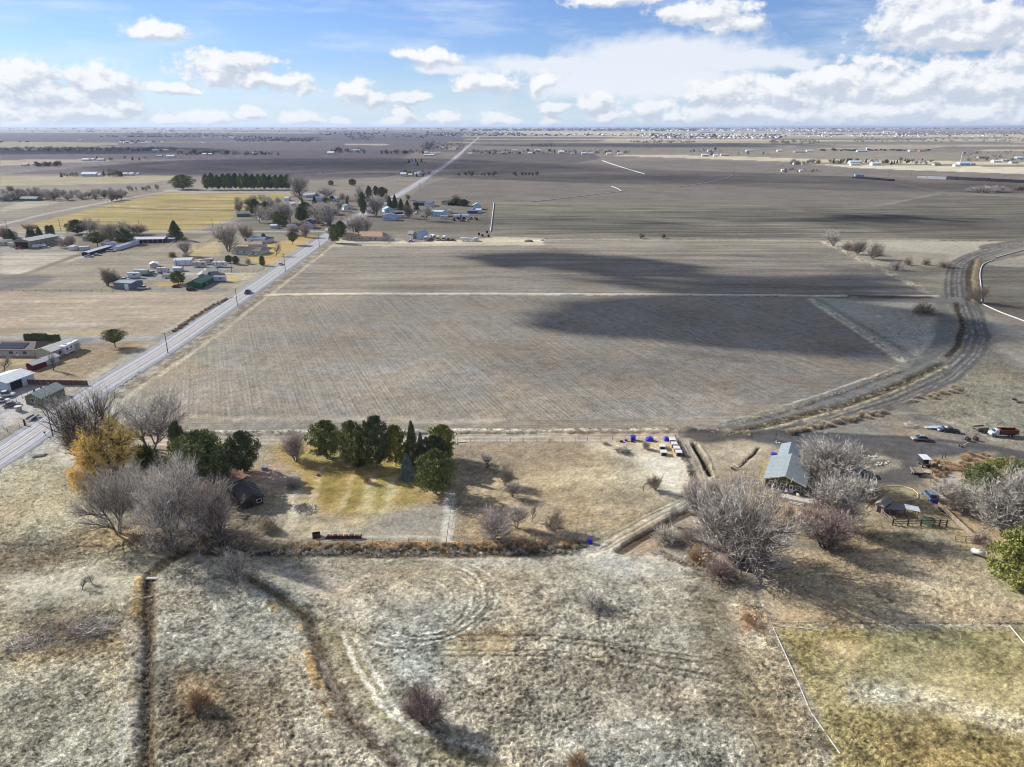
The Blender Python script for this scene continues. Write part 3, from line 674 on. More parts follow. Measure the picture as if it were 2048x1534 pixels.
diag = rowsig(0.925, 0.38, 1.0)
ew = rowsig(0.0, 1.0, 1.0)
ns = rowsig(1.0, 0.03, 1.0)
sig = N.math('ADD', N.math('ADD', N.math('MULTIPLY', diag, sm.outputs[0]), N.math('MULTIPLY', ew, sm.outputs[1])), N.math('MULTIPLY', ns, sm.outputs[2]))
nf = N.noise(pos, 1.5, 5, 0.75); nm = N.noise(pos, 0.35, 3, 0.62); ng = N.noise(pos, 4.5, 1, 0.7)
stv = N.vec('MULTIPLY', pos, (0.010, 0.11, 1)); nst = N.noise(stv, 1.0, 4, 0.62, '2D')
fine = N.math('MULTIPLY', N.math('SUBTRACT', nf, 0.5), N.math('ADD', 0.7, N.math('MULTIPLY', sr.outputs[1], 1.5)))
grain = N.math('MULTIPLY', N.math('SUBTRACT', ng, 0.5), 1.5)
mids = N.math('MULTIPLY', N.math('SUBTRACT', nm, 0.5), 0.95)
strk = N.math('MULTIPLY', N.math('MULTIPLY', N.math('SUBTRACT', nst, 0.5), sr.outputs[2]), 1.5)
tot = N.math('ADD', N.math('ADD', fine, grain), N.math('ADD', N.math('ADD', mids, strk), N.math('MULTIPLY', sig, 0.165)))
tot = N.math('ADD', tot, 1.0)
tot = N.math('MAXIMUM', tot, 0.25)
col = N.mix(1.0, ac.outputs['Color'], tot, 'MULTIPLY')
# dry tussocks: straw over soil and litter, tuft shade also put into the colour
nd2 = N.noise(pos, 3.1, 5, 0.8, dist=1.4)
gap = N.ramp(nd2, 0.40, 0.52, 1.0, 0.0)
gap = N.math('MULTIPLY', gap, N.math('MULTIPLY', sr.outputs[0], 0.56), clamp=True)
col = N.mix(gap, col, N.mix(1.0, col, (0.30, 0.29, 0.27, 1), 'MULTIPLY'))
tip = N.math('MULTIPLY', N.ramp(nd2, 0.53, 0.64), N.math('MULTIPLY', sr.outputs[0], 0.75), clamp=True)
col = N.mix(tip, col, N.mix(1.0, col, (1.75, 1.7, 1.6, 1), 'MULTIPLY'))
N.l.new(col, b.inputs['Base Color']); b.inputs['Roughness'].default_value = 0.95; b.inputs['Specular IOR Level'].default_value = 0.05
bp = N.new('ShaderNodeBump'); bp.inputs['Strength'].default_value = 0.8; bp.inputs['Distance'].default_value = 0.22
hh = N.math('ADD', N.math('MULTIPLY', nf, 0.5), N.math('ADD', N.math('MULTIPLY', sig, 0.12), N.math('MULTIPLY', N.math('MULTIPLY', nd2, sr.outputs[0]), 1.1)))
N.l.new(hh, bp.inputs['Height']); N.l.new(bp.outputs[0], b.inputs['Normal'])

V3 = np.stack([X, Y, Z], 1).astype(np.float32)
ii = np.arange((nr - 1) * nc).reshape(nr - 1, nc)[:, :-1].ravel()
quads = np.stack([ii, ii + 1, ii + nc + 1, ii + nc], 1)
freg = REG[quads[:, 0]]
names = {0: 'ground', 1: 'ploughed_field', 2: 'dirt_track', 3: 'grass_paddock', 4: 'rough_pasture'}
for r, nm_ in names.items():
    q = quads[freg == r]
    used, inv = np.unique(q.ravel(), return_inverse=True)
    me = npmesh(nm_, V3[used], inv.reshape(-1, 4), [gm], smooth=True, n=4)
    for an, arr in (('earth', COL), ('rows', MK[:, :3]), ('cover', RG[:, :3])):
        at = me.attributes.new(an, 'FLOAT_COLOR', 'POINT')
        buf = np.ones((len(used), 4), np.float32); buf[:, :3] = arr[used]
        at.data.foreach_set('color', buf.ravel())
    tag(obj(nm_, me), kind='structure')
ZG = Z.reshape(nr, nc); 
def gz(x, y):                  # ground height at a point
    r = int(np.searchsorted(YY, y)) ; r = min(max(r, 1), nr - 1)
    fy = (y - YY[r - 1]) / (YY[r] - YY[r - 1])
    t = tt[r - 1] * (1 - fy) + tt[r] * fy
    c = int(np.searchsorted(us, x / t)); c = min(max(c, 1), nc - 1)
    return float(ZG[r - 1, c] * (1 - fy) + ZG[r, c] * fy)

# ------------------------------------------------------------------ asphalt road
road_m = mat('asphalt', (0.235, 0.235, 0.245), 0.9, var=0.15, scale=0.35)
paint_w = mat('road_paint_white', (0.72, 0.72, 0.70), 0.8, var=0.15, scale=1.5)
paint_y = mat('road_paint_yellow', (0.60, 0.50, 0.22), 0.8, var=0.2, scale=1.5)
def smooth_line(wp, step=6.0):
    out = []
    n = len(wp)
    for i in range(n - 1):
        p0 = Vector(wp[max(0, i - 1)]); p1 = Vector(wp[i]); p2 = Vector(wp[i + 1]); p3 = Vector(wp[min(n - 1, i + 2)])
        L = (p2 - p1).length; k = max(1, int(L / step))
        for j in range(k):
            t = j / k
            out.append(0.5 * ((2 * p1) + (p2 - p0) * t + (2 * p0 - 5 * p1 + 4 * p2 - p3) * t * t + (3 * p1 - p0 - 3 * p2 + p3) * t ** 3))
    out.append(Vector(wp[-1])); return out
def ribbon(name, line, o0, o1, z, m, dash=None):
    vs_, fs = [], []
    acc = 0
    L = []
    for i, p in enumerate(line):
        a = line[max(0, i - 1)]; b_ = line[min(len(line) - 1, i + 1)]
        d = (b_ - a).normalized(); nrm = Vector((-d.y, d.x)); L.append((p, nrm))
    for i, (p, nn) in enumerate(L):
        for o in (o0, o1): vs_.append((p.x - nn.x * o, p.y - nn.y * o, z))
    for i in range(len(L) - 1):
        if dash and (i % 2): continue
        fs.append((2 * i, 2 * i + 1, 2 * i + 3, 2 * i + 2))
    return obj(name, mesh(name, vs_, fs, [m]))
RW = [G(*p) for p in RP]
RL = smooth_line(RW, 8)
zr = 0.10
# asphalt on a low crowned bed: the shoulder slopes down to the verge
bed = obj('road', None) if False else None
vs_, fs = [], []
offs = [(-6.6, -0.25), (-5.3, 0.10), (0, 0.16), (5.3, 0.10), (6.6, -0.25)]
for i, p in enumerate(RL):
    a = RL[max(0, i - 1)]; b_ = RL[min(len(RL) - 1, i + 1)]; d = (b_ - a).normalized(); nn = Vector((-d.y, d.x))
    for o, z in offs: vs_.append((p.x - nn.x * o, p.y - nn.y * o, z))
for i in range(len(RL) - 1):
    for j in range(4):
        q = i * 5 + j; fs.append((q, q + 1, q + 6, q + 5))
tag(obj('road', mesh('road', vs_, fs, [road_m])), kind='structure')
for nm_, o0, o1, m_, z in (('edge_line', -3.45, -3.25, paint_w, 0.135), ('edge_line', 3.25, 3.45, paint_w, 0.135), ('centre_line', -0.2, -0.06, paint_y, 0.172), ('centre_line', 0.06, 0.2, paint_y, 0.172)):
    tag(ribbon(nm_, RL, o0, o1, z, m_), kind='structure')
for o in (-2.5, -0.95, 0.95, 2.5):   # paler polished wheel tracks
    tag(ribbon('wheel_track', RL, o - 0.35, o + 0.35, 0.166 - abs(o) * 0.0113, mat('asphalt_polished', (0.37, 0.37, 0.385), 0.8, var=0.15, scale=0.5)), kind='structure')
# side road beyond the junction
SR = smooth_line([G(*p) for p in [(-60,466),(0,465),(350,464),(560,463),(640,463),(672,462)]], 20)
tag(ribbon('side_road', SR, -3.2, 3.2, 0.06, road_m), kind='structure')
# ------------------------------------------------------------------ distant hills
hv, hf = [], []
hm = mat('hill_scrub', (0.10, 0.115, 0.13), 0.95, var=0.2, scale=0.001)
for i in range(80):
    a = R(-60 + i * 1.6)
    r = 43000
    h = 20 + 60 * max(0, vn(np.array([i / 5.0]), np.array([0.5]), 3)[0]) * (0.25 + (1.6 if 45 < i < 72 else 0.2) * max(0, math.sin((i - 45) / 27 * math.pi)) if 45 < i < 72 else 0.25)
    hv += [(r * math.sin(a), r * math.cos(a), -5), ((r + 3000) * math.sin(a), (r + 3000) * math.cos(a), h + 25), ((r + 8000) * math.sin(a), (r + 8000) * math.cos(a), -5)]
for i in range(79):
    for j in range(2): q = i * 3 + j; hf.append((q, q + 3, q + 4, q + 1))
tag(obj('hills', mesh('hills', hv, hf, [hm], smooth=True)), kind='structure')
# ------------------------------------------------------------------ clouds outside the frame that shade the middle distance
cm = bpy.data.materials.new('cloud_vapour'); cm.use_nodes = True
cm.node_tree.nodes.clear(); CN = NT(cm.node_tree)
pv = CN.new('ShaderNodeVolumePrincipled'); pv.inputs['Color'].default_value = (0.97, 0.97, 0.98, 1); pv.inputs['Density'].default_value = 0.0042; pv.inputs['Anisotropy'].default_value = 0.3
co = CN.new('ShaderNodeOutputMaterial'); cm.node_tree.links.new(pv.outputs[0], co.inputs[1])
def ico(sub=3):
    import bmesh
    bm = bmesh.new(); bmesh.ops.create_icosphere(bm, subdivisions=sub, radius=1.0)
    v = np.array([x.co[:] for x in bm.verts]); f = np.array([[l.vert.index for l in x.loops] for x in bm.faces]); bm.free(); return v, f
ICO_V, ICO_F = ico(3); ICO2_V, ICO2_F = ico(2); ICO1_V, ICO1_F = ico(1)
def cloud(px, py, rx, ry, rz, alt, label, sd, sh=4):
    """cloud whose shadow falls round the ground point seen at px, py"""
    gx, gy = G(px, py)
    o = alt / math.tan(SUN_EL)
    cx, cy = gx + sdir.x / math.hypot(sdir.x, sdir.y) * o, gy + sdir.y / math.hypot(sdir.x, sdir.y) * o
    r = random.Random(sd)
    parts = [(0, 0, 0, 1.0)] + [(r.uniform(-.75, .75), r.uniform(-.75, .75), r.uniform(-.1, .35), r.uniform(.35, .6)) for _ in range(7)]
    V, T = [], []; n = 0
    v = ICO_V.copy()
    d = 1 + 0.0 * v[:, 0]
    nn = (fbm(v[:, 0] * 2.2 + sd, v[:, 1] * 2.2 + v[:, 2] * 1.7, sd, 4) - 0.45) * 1.1 + (fbm(v[:, 0] * 5 + sd, v[:, 1] * 5 + v[:, 2] * 4, sd + 3, 3) - 0.5) * 0.4
    v = v * (1 + nn)[:, None]
    v[:, 2] = np.where(v[:, 2] < -0.35, -0.35 + (v[:, 2] + 0.35) * 0.1, v[:, 2])
    me = npmesh('cloud', np.concatenate([v * np.array([rx, ry, rz]) * q for q in (1.34, 1.08, .84, .6)[4 - sh:]]), np.concatenate([ICO_F + k * len(ICO_V) for k in range(sh)]), [cm], smooth=True)
    ob = obj('cloud', me); ob.location = (cx, cy, alt); tag(ob, label, 'cloud')
cloud(1480, 636, 125, 64, 46, 520, 'broad cumulus outside the left of the frame that shades the right of the ploughed field', 3)
cloud(1450, 532, 165, 66, 40, 560, 'long cumulus shading the upper right field', 8, 3)
cloud(1080, 518, 62, 32, 45, 540, 'small cumulus shading the middle of the upper field', 5, 2)
cloud(1120, 445, 130, 46, 120, 640, 'flat cumulus shading the left of the striped field', 21, 2)
cloud(1480, 430, 170, 60, 70, 660, 'flat cumulus shading the right of the striped field', 22, 2)
cloud(1880, 445, 150, 60, 60, 660, 'flat cumulus shading the field before the canal bend', 23, 2)
cloud(1230, 352, 330, 150, 170, 720, 'wide cumulus over the dark fields right of the road', 11, 2)
cloud(1900, 372, 300, 110, 160, 720, 'wide cumulus shading the far right fields', 12, 2)
cloud(650, 330, 620, 330, 220, 900, 'wide cumulus shading the fields left of the road', 14, 2)
cloud(150, 300, 700, 420, 240, 900, 'wide cumulus shading the far left fields', 15, 2)
cloud(1300, 290, 800, 420, 260, 1000, 'wide cumulus shading the far central fields', 16, 2)

# ------------------------------------------------------------------ trees
def leafmat(name, rgb, island=0.35, rough=0.8, trans=0.25):
    m = bpy.data.materials.new(name); m.use_nodes = True
    N = NT(m.node_tree); b = N.n['Principled BSDF']; ge = N.new('ShaderNodeNewGeometry')
    oi = N.new('ShaderNodeObjectInfo')
    v = N.ramp(ge.outputs['Random Per Island'], 0, 1, 1 - island, 1 + island, False)
    v2 = N.ramp(oi.outputs['Random'], 0, 1, 0.86, 1.14, False)
    nz = N.noise(ge.outputs['Position'], 0.55, 3, 0.6)
    v = N.math('MULTIPLY', N.math('MULTIPLY', v, v2), N.ramp(nz, 0.3, 0.7, 0.7, 1.3))
    N.l.new(N.mix(1.0, (*rgb, 1), v, 'MULTIPLY'), b.inputs['Base Color'])
    b.inputs['Roughness'].default_value = rough; b.inputs['Specular IOR Level'].default_value = 0.15
    MATS[name] = m; return m
bark_g = leafmat('bark_grey', (0.17, 0.145, 0.125), 0.2)
bark_m = leafmat('bark_mid', (0.20, 0.178, 0.155), 0.35)
bark_d = leafmat('bark_dark', (0.085, 0.070, 0.060), 0.2)
twig_g = leafmat('twigs_grey', (0.54, 0.50, 0.44), 0.75)
twig_p = leafmat('twigs_rosy', (0.49, 0.41, 0.36), 0.65)
twig_m = leafmat('twigs_maroon', (0.34, 0.26, 0.23), 0.6)
twig_b = leafmat('twigs_brown', (0.30, 0.24, 0.19), 0.45)
twig_y = leafmat('twigs_yellow', (0.92, 0.66, 0.22), 0.5)
twig_w = leafmat('twigs_pale', (0.54, 0.50, 0.44), 0.65)
pine_n = leafmat('needles_pine', (0.175, 0.20, 0.075), 0.5)
pine_y = leafmat('needles_yellow', (0.25, 0.255, 0.075), 0.5)  # yellow-green needles
pine_d = leafmat('needles_dark', (0.12, 0.145, 0.072), 0.5)
pine_b = leafmat('needles_blue', (0.20, 0.26, 0.245), 0.4)
brush_o = leafmat('dry_brush', (0.44, 0.31, 0.19), 0.45)
brush_t = leafmat('dry_weeds', (0.50, 0.425, 0.30), 0.4)

def tubes(segs, sides, TV, TF, base=0):
    """segs: arrays p0,p1,r0,r1 -> prism tubes"""
    if not len(segs): return base
    S = np.array(segs, float); p0, p1, r0, r1 = S[:, 0:3], S[:, 3:6], S[:, 6], S[:, 7]
    d = p1 - p0; L = np.linalg.norm(d, axis=1)[:, None] + 1e-9; d = d / L
    up = np.where(np.abs(d[:, 2:3]) > 0.9, np.array([[1.0, 0, 0]]), np.array([[0, 0, 1.0]]))
    a = np.cross(d, up); a /= np.linalg.norm(a, axis=1)[:, None] + 1e-9; b_ = np.cross(d, a)
    n = len(S); ring = []
    for j in range(sides):
        t = 2 * math.pi * j / sides; o = a * math.cos(t) + b_ * math.sin(t)
        ring.append(p0 + o * r0[:, None]); ring.append(p1 + o * r1[:, None])
    V = np.stack(ring, 1).reshape(-1, 3)
    f = []
    for j in range(sides):
        k = (j + 1) % sides
        f += [(2 * j, 2 * k, 2 * k + 1), (2 * j, 2 * k + 1, 2 * j + 1)]
    f = np.array(f); Fc = (f[None] + (np.arange(n) * sides * 2)[:, None, None]).reshape(-1, 3) + base
    TV.append(V); TF.append(Fc); return base + len(V)
def blades(segs, TV, TF, base=0):
    """thin tapering triangles"""
    if not len(segs): return base
    S = np.array(segs, float); p0, p1, r0 = S[:, 0:3], S[:, 3:6], S[:, 6]
    d = p1 - p0; rr = np.random.RandomState(len(S)).randn(len(S), 3)
    a = np.cross(d, rr); a /= np.linalg.norm(a, axis=1)[:, None] + 1e-9
    V = np.stack([p0 - a * r0[:, None], p0 + a * r0[:, None], p1], 1).reshape(-1, 3)
    TV.append(V); TF.append(np.arange(len(V)).reshape(-1, 3) + base); return base + len(V)
def pack(name, TV, TF, m): return npmesh(name, np.concatenate(TV), np.concatenate(TF), m if isinstance(m, list) else [m])

PROTO = {}
def bare_tree(key, sd, tw, bk=None, stems=1, spread=1.0, upright=0.5, n_twig=3600, droop=0.0, base=0.14, twr=0.020, limb=1.0, low=0.22, bl=0.36):
    """unit tree: height 1, crown width about 1 -- stored scaled to 10 m"""
    r = random.Random(sd); big, mid, tw_ = [], [], []
    S = 10.0
    tips = []
    def grow(p, d, L, rad, lev):
        n = 4 if lev < 2 else 3
        pts = [p]; q = p; dd = d
        for i in range(n):
            dd = (dd + Vector((r.uniform(-1, 1), r.uniform(-1, 1), r.uniform(-.6, .9) * upright + 0.10 * (1 if lev else 0) - droop * lev * .3)) * (0.16 if lev == 0 else 0.24)).normalized()
            q2 = q + dd * (L / n)
            ra, rb = rad * (1 - 0.75 * i / n), rad * (1 - 0.75 * (i + 1) / n)
            (big if lev < 2 else mid).append((*q, *q2, ra, rb))
            q = q2; pts.append(q)
        if lev >= 3:
            tips.extend([(pts[i], dd, L) for i in range(1, n + 1)])
            return
        nch = (7, 6, 5)[lev] if lev else 6
        for c in range(nch):
            t0_ = low if lev == 0 else .25; t = t0_ + (1 - t0_) * (c + r.random() * .6) / nch
            i = min(n - 1, int(t * n)); f = t * n - i
            pp = pts[i].lerp(pts[min(n, i + 1)], min(1, f))
            ang = r.uniform(0, 6.28); side = Vector((math.cos(ang), math.sin(ang), 0))
            side = (side - dd * side.dot(dd)).normalized()
            s = r.uniform(.55, .95) * spread
            nd = (dd * (1 - .25 * s) + side * s + Vector((0, 0, 0.25 * upright))).normalized()
            grow(pp, nd, L * r.uniform(.55, .75), rad * (0.50 if lev else .55), lev + 1)
        grow(q, dd, L * .6, rad * .35, lev + 1)
    for s_ in range(stems):
        a = 6.28 * s_ / max(1, stems) + r.random(); lean = 0.0 if stems == 1 else r.uniform(.25, .75) * spread
        if stems == 1:
            grow(Vector((0, 0, -.2)), Vector((r.uniform(-.08, .08), r.uniform(-.08, .08), 1)).normalized(), S * bl * 1.1, S * .024 * limb, 0)
        else:
            grow(Vector((math.cos(a) * .15, math.sin(a) * .15, -.2)), Vector((math.cos(a) * lean, math.sin(a) * lean, 1)).normalized(), S * bl, S * .017 * limb, 0)
    # twigs at the tips
    k = max(1, n_twig // max(1, len(tips)))
    for (p, d, L) in tips:
        for _ in range(k):
            dv = (d * .8 + Vector((r.uniform(-1, 1), r.uniform(-1, 1), r.uniform(-.6, .8) - droop * 1.8)) * .8).normalized()
            l_ = r.uniform(.35, 1.0) * S * .095
            e = p + dv * l_
            tw_.append((*p, *e, twr * r.uniform(.6, 1.2), 0))
            m_ = p.lerp(e, r.uniform(.3, .7)); dv2 = (dv + Vector((r.uniform(-1, 1), r.uniform(-1, 1), r.uniform(-.5, .8) - droop * 2)) * .7).normalized()
            tw_.append((*m_, *(m_ + dv2 * l_ * .6), twr * .8, 0))
    TV, TF = [], []; bb_ = tubes(big, 5, TV, TF); tubes(mid, 3, TV, TF, bb_)
    tv, tf = [], []; blades(tw_, tv, tf)
    allv = np.concatenate(TV + tv)
    zmax = np.percentile(allv[:, 2], 99.6); w = np.percentile(np.hypot(allv[:, 0], allv[:, 1]), 96) * 2
    sc = np.array([10 / w, 10 / w, 10 / zmax])
    TV = [v * sc for v in TV]; tv = [v * sc for v in tv]
    register(key, (TV, TF, bk or bark_g), (tv, tf, tw))
def register(key, tr, cr):
    """three meshes: the trunk, the crown, and both joined for far copies"""
    nT = sum(len(f) for f in tr[1]); offv = sum(len(v) for v in tr[0])
    me_t = pack('trunk', tr[0], tr[1], tr[2]); me_c = pack('crown', cr[0], cr[1], cr[2])
    PROTO[key] = (me_t, me_c, (tr, cr, nT, offv))
JOIN = {}
def joined(key):
    if key in JOIN: return JOIN[key]
    me_t, me_c, (tr, cr, nT, offv) = PROTO[key]
    V = np.concatenate(tr[0] + cr[0]); Fc = np.concatenate(tr[1] + [f + offv for f in cr[1]])
    mi = np.zeros(len(Fc), np.int32); mi[nT:] = 1
    JOIN[key] = npmesh('tree', V, Fc, [tr[2], cr[2]], mi=mi); return JOIN[key]
def tuft_cluster(c, R_, n, out, r, flat=0.7, size=0.30, up=0.25):
    """needle sprays: small triangles scattered through a clump"""
    for _ in range(n):
        v = Vector((r.gauss(0, 1), r.gauss(0, 1), r.gauss(0, 1))).normalized() * (r.random() ** .45)
        p = c + Vector((v.x * R_, v.y * R_, v.z * R_ * flat))
        d = (v + Vector((0, 0, up)) + Vector((r.uniform(-.5, .5), r.uniform(-.5, .5), r.uniform(-.5, .5)))).normalized()
        l = size * r.uniform(.7, 1.4)
        out.append((*p, *(p + d * l), size * .36, 0))
def conifer(key, sd, leaf, shape='pine', n_cl=190, per=34, size=0.36, base=0.10, bk=None):
    """10 m high, 10 m wide unit"""
    r = random.Random(sd); big, out, lm = [], [], []
    H_ = 10.0
    q = Vector((0, 0, -.2)); pts = [q]
    for i in range(7):
        q2 = Vector((q.x + r.uniform(-.12, .12), q.y + r.uniform(-.12, .12), (i + 1) / 7 * H_ * .95))
        big.append((*q, *q2, .26 * (1 - i / 7.6), .26 * (1 - (i + 1) / 7.6))); q = q2; pts.append(q)
    for i in range(n_cl):
        h = base + (1 - base) * (i + r.random()) / n_cl
        if shape == 'cone': env = (1 - h) ** 0.85 * 1.0 + .03
        elif shape == 'column': env = 0.72 * (1 - h ** 4) ** .5 * min(1, .6 + h * 2)
        elif shape == 'umbrella': env = math.sin(min(1, (h - base) / (1 - base) * 1.0) * 3.0 + .14) * 1.0
        else:
            u = (h - base) / (1 - base); env = (math.sin(math.pi * min(1, u * .80 + .20)) ** .65)
        env *= 5.0 * (r.choice((.62, .8, .95, 1.0, 1.12)) * r.uniform(.85, 1.1) if shape in ('pine', 'umbrella') else r.uniform(.75, 1.12))
        a = i * 2.39996 + r.uniform(-.4, .4)
        t = h * .95
        j = min(6, int(t * 7)); org = pts[j].lerp(pts[j + 1], t * 7 - j) if j < 7 else pts[-1]
        drop = (-.10 if shape == 'cone' else .18) * env
        end = Vector((math.cos(a) * env, math.sin(a) * env, h * H_ + drop))
        lm.append((*org, *end, .055 + .05 * (1 - h), .012))
        for f in ((1.0, .62) if env > 1.6 else (1.0,)):
            cpos = org.lerp(end, f)
            tuft_cluster(cpos, (.38 + .135 * env) * (.8 if f < 1 else 1) * (.75 if shape == 'cone' else 1), per if f == 1.0 else per // 2, out, r, .62 if shape != 'cone' else .45, size, .35 if shape != 'cone' else -.1)
    TV, TF = [], []; tubes(big, 6, TV, TF)
    tv, tf = [], []; b_ = tubes(lm, 3, tv, tf); blades(out, tv, tf, b_)
    allv = np.concatenate(tv); zmax = allv[:, 2].max(); w = np.percentile(np.hypot(allv[:, 0], allv[:, 1]), 96) * 2
    sc = np.array([10 / w, 10 / w, 10 / zmax])
    register(key, ([v * sc for v in TV], TF, bk or bark_g), ([v * sc for v in tv], tf, leaf))
def shrub(key, sd, tw, n=1400, r0=0.03, dome=1.0, twigs=True, bk=None):
    """10 m wide, 10 m high unit dome of stems"""
    r = random.Random(sd); big, out = [], []
    for i in range(16):
        a = r.uniform(0, 6.28); e = Vector((math.cos(a) * r.uniform(.5, 3), math.sin(a) * r.uniform(.5, 3), r.uniform(3.5, 7)))
        big.append((math.cos(a) * .3, math.sin(a) * .3, -.2, *e, .10, .04))
    for i in range(n):
        a = r.uniform(0, 6.28); el_ = math.asin(r.random() ** .8); rr = r.uniform(.35, 1.0)
        dv = Vector((math.cos(a) * math.cos(el_), math.sin(a) * math.cos(el_), math.sin(el_)))
        p = Vector((dv.x * 4.8, dv.y * 4.8, dv.z * 9.2)) * rr * (0.82 + .22 * math.sin(a * 3 + sd) * math.sin(a * 5))
        d = (dv * 1.3 + Vector((r.uniform(-.8, .8), r.uniform(-.8, .8), r.uniform(-.2, .9)))).normalized()
        out.append((*p, *(p + d * r.uniform(.8, 2.0)), r0 * 2.2 * r.uniform(.6, 1.3), 0))
    TV, TF = [], []; tubes(big, 4, TV, TF); tv, tf = [], []; blades(out, tv, tf)
    register(key, (TV, TF, bk or bark_d), (tv, tf, tw))

bare_tree('bareA', 1, twig_g, bark_m, stems=3, spread=1.0, upright=.6, n_twig=4600, twr=.020)
bare_tree('bareB', 2, twig_g, bark_m, stems=2, spread=1.05, upright=.4, n_twig=4800, twr=.021)
bare_tree('bareC', 3, twig_g, bark_m, stems=5, spread=1.15, upright=.22, n_twig=6000, twr=.024, low=.12, bl=.30)
bare_tree('pale', 4, twig_w, bark_g, stems=4, spread=1.05, upright=.4, n_twig=4600, twr=.024, low=.15, bl=.32)
bare_tree('rosy', 5, twig_p, bark_m, stems=5, spread=1.1, upright=.35, n_twig=4200, twr=.022, low=.12, bl=.30)
bare_tree('maroon', 6, twig_m, bark_d, stems=7, spread=1.2, upright=.25, n_twig=5200, twr=.026, low=.08, bl=.28)
bare_tree('sparse', 7, twig_w, bark_d, stems=1, spread=1.0, upright=.7, n_twig=1100, twr=.022)
bare_tree('heavy', 8, twig_g, bark_d, stems=3, spread=.8, upright=.95, n_twig=700, twr=.013, limb=1.2, bl=.42)
bare_tree('willow', 9, twig_y, bark_d, stems=3, spread=1.1, upright=.3, n_twig=8000, droop=.30, twr=.030, limb=1.7, low=.15, bl=.32)
bare_tree('brownbare', 10, twig_b, bark_m, stems=4, spread=1.05, upright=.4, n_twig=3400, twr=.024, low=.12, bl=.32)
bare_tree('greatC', 23, twig_g, bark_g, stems=6, spread=1.2, upright=.15, n_twig=9000, twr=.0115, low=.08, bl=.30)
bare_tree('silver', 25, twig_g, bark_m, stems=3, spread=1.05, upright=.35, n_twig=9000, twr=.0115, low=.2, bl=.36)
conifer('pineA', 1, pine_n, 'pine', 92, 74, .40)
conifer('pineB', 2, pine_y, 'pine', 92, 74, .40)
conifer('pineC', 3, pine_d, 'pine', 100, 74, .40)
conifer('pineU', 4, pine_n, 'umbrella', 130, 40, .36, base=.28)
conifer('spruce', 5, pine_d, 'cone', 240, 30, .32, base=.04)
conifer('bluespruce', 6, pine_b, 'cone', 240, 34, .34, base=.03)
conifer('columnar', 7, pine_d, 'column', 170, 34, .34, base=.03)
shrub('shrub_brown', 1, twig_b, 1600); shrub('shrub_rosy', 2, twig_p, 1600); shrub('shrub_orange', 3, brush_o, 2200, .045)
shrub('shrub_tan', 4, brush_t, 2200, .045); shrub('shrub_grey', 5, twig_g, 1800); shrub('shrub_green', 6, pine_n, 2600, .06); shrub('shrub_maroon', 7, twig_m, 2200, .035)

rt = random.Random(99)
def tree(key, bx, by, top, wpx, label, name=None, cat='tree', group=None, parts=True, rz=None, lean=0.0, dy=None):
    x, y = G(bx, by); h = max(.5, ZH(by, top)); w = MW(wpx, by)
    w = max(w, .3)
    sc = (w / 10, (dy if dy else w) / 10, h / 10)
    nm = name or ('pine_tree' if key.startswith('pine') else 'spruce_tree' if 'spruce' in key else 'columnar_conifer' if key == 'columnar' else 'shrub' if key.startswith('shrub') else 'bare_tree')
    rz = rt.uniform(0, 6.28) if rz is None else rz
    if parts:
        e = empty(nm, (x, y, gz(x, y) - .03), rz, sc)
        if lean: e.rotation_euler = (0, lean, 0)
        obj('trunk' if not key.startswith('shrub') else 'stems', PROTO[key][0], e); obj('crown', PROTO[key][1], e)
    else:
        e = obj(nm, joined(key)); e.location = (x, y, gz(x, y) - .03); e.rotation_euler = (0, 0, rz); e.scale = sc
    if h < 2.2 and cat == 'tree': cat = 'shrub'
    tag(e, label, cat, group); return e

class Clumps:                  # many small dry clumps nobody could count, one mesh
    def __init__(s): s.V = []; s.r = np.random.RandomState(5)
    def add(s, x, y, z, w, h, n=40, bw=.035):
        r = s.r; a = r.uniform(0, 6.28, n); e = np.arcsin(r.rand(n) ** .8); k = r.uniform(.3, 1, n)
        dv = np.stack([np.cos(a) * np.cos(e), np.sin(a) * np.cos(e), np.sin(e)], 1)
        p = dv * np.array([w / 2, w / 2, h * .9]) * k[:, None] + np.array([x, y, z])
        d = dv * 1.2 + r.uniform(-.7, .7, (n, 3)) + np.array([0, 0, .4]); d /= np.linalg.norm(d, axis=1)[:, None]
        L = r.uniform(.15, .4, n)[:, None] * max(w, h); q = np.cross(d, r.randn(n, 3)); q /= np.linalg.norm(q, axis=1)[:, None] + 1e-9
        b = bw * r.uniform(.6, 1.4, n)[:, None] * max(1.0, w)
        s.V.append(np.stack([p - q * b, p + q * b, p + d * L], 1).reshape(-1, 3))
    def build(s, name, m, label):
        V = np.concatenate(s.V); o = obj(name, npmesh(name, V, np.arange(len(V)).reshape(-1, 3), [m])); o['kind'] = 'stuff'; o['label'] = label; return o

# ------------------------------------------------------------------ shape helpers for built things
def box(V, Fc, x0, x1, y0, y1, z0, z1, taper=0.0):
    n = len(V); t = taper
    V += [(x0, y0, z0), (x1, y0, z0), (x1, y1, z0), (x0, y1, z0), (x0 + t, y0 + t, z1), (x1 - t, y0 + t, z1), (x1 - t, y1 - t, z1), (x0 + t, y1 - t, z1)]
    Fc += [(n, n + 3, n + 2, n + 1), (n + 4, n + 5, n + 6, n + 7), (n, n + 1, n + 5, n + 4), (n + 1, n + 2, n + 6, n + 5), (n + 2, n + 3, n + 7, n + 6), (n + 3, n, n + 4, n + 7)]
def prism(V, Fc, prof, y0, y1):           # profile in x,z extruded along y
    n = len(V); k = len(prof)
    V += [(x, y0, z) for x, z in prof] + [(x, y1, z) for x, z in prof]
    Fc.append(tuple(range(n, n + k))); Fc.append(tuple(range(n + 2 * k - 1, n + k - 1, -1)))
    for i in range(k): j = (i + 1) % k; Fc.append((n + j, n + i, n + k + i, n + k + j))
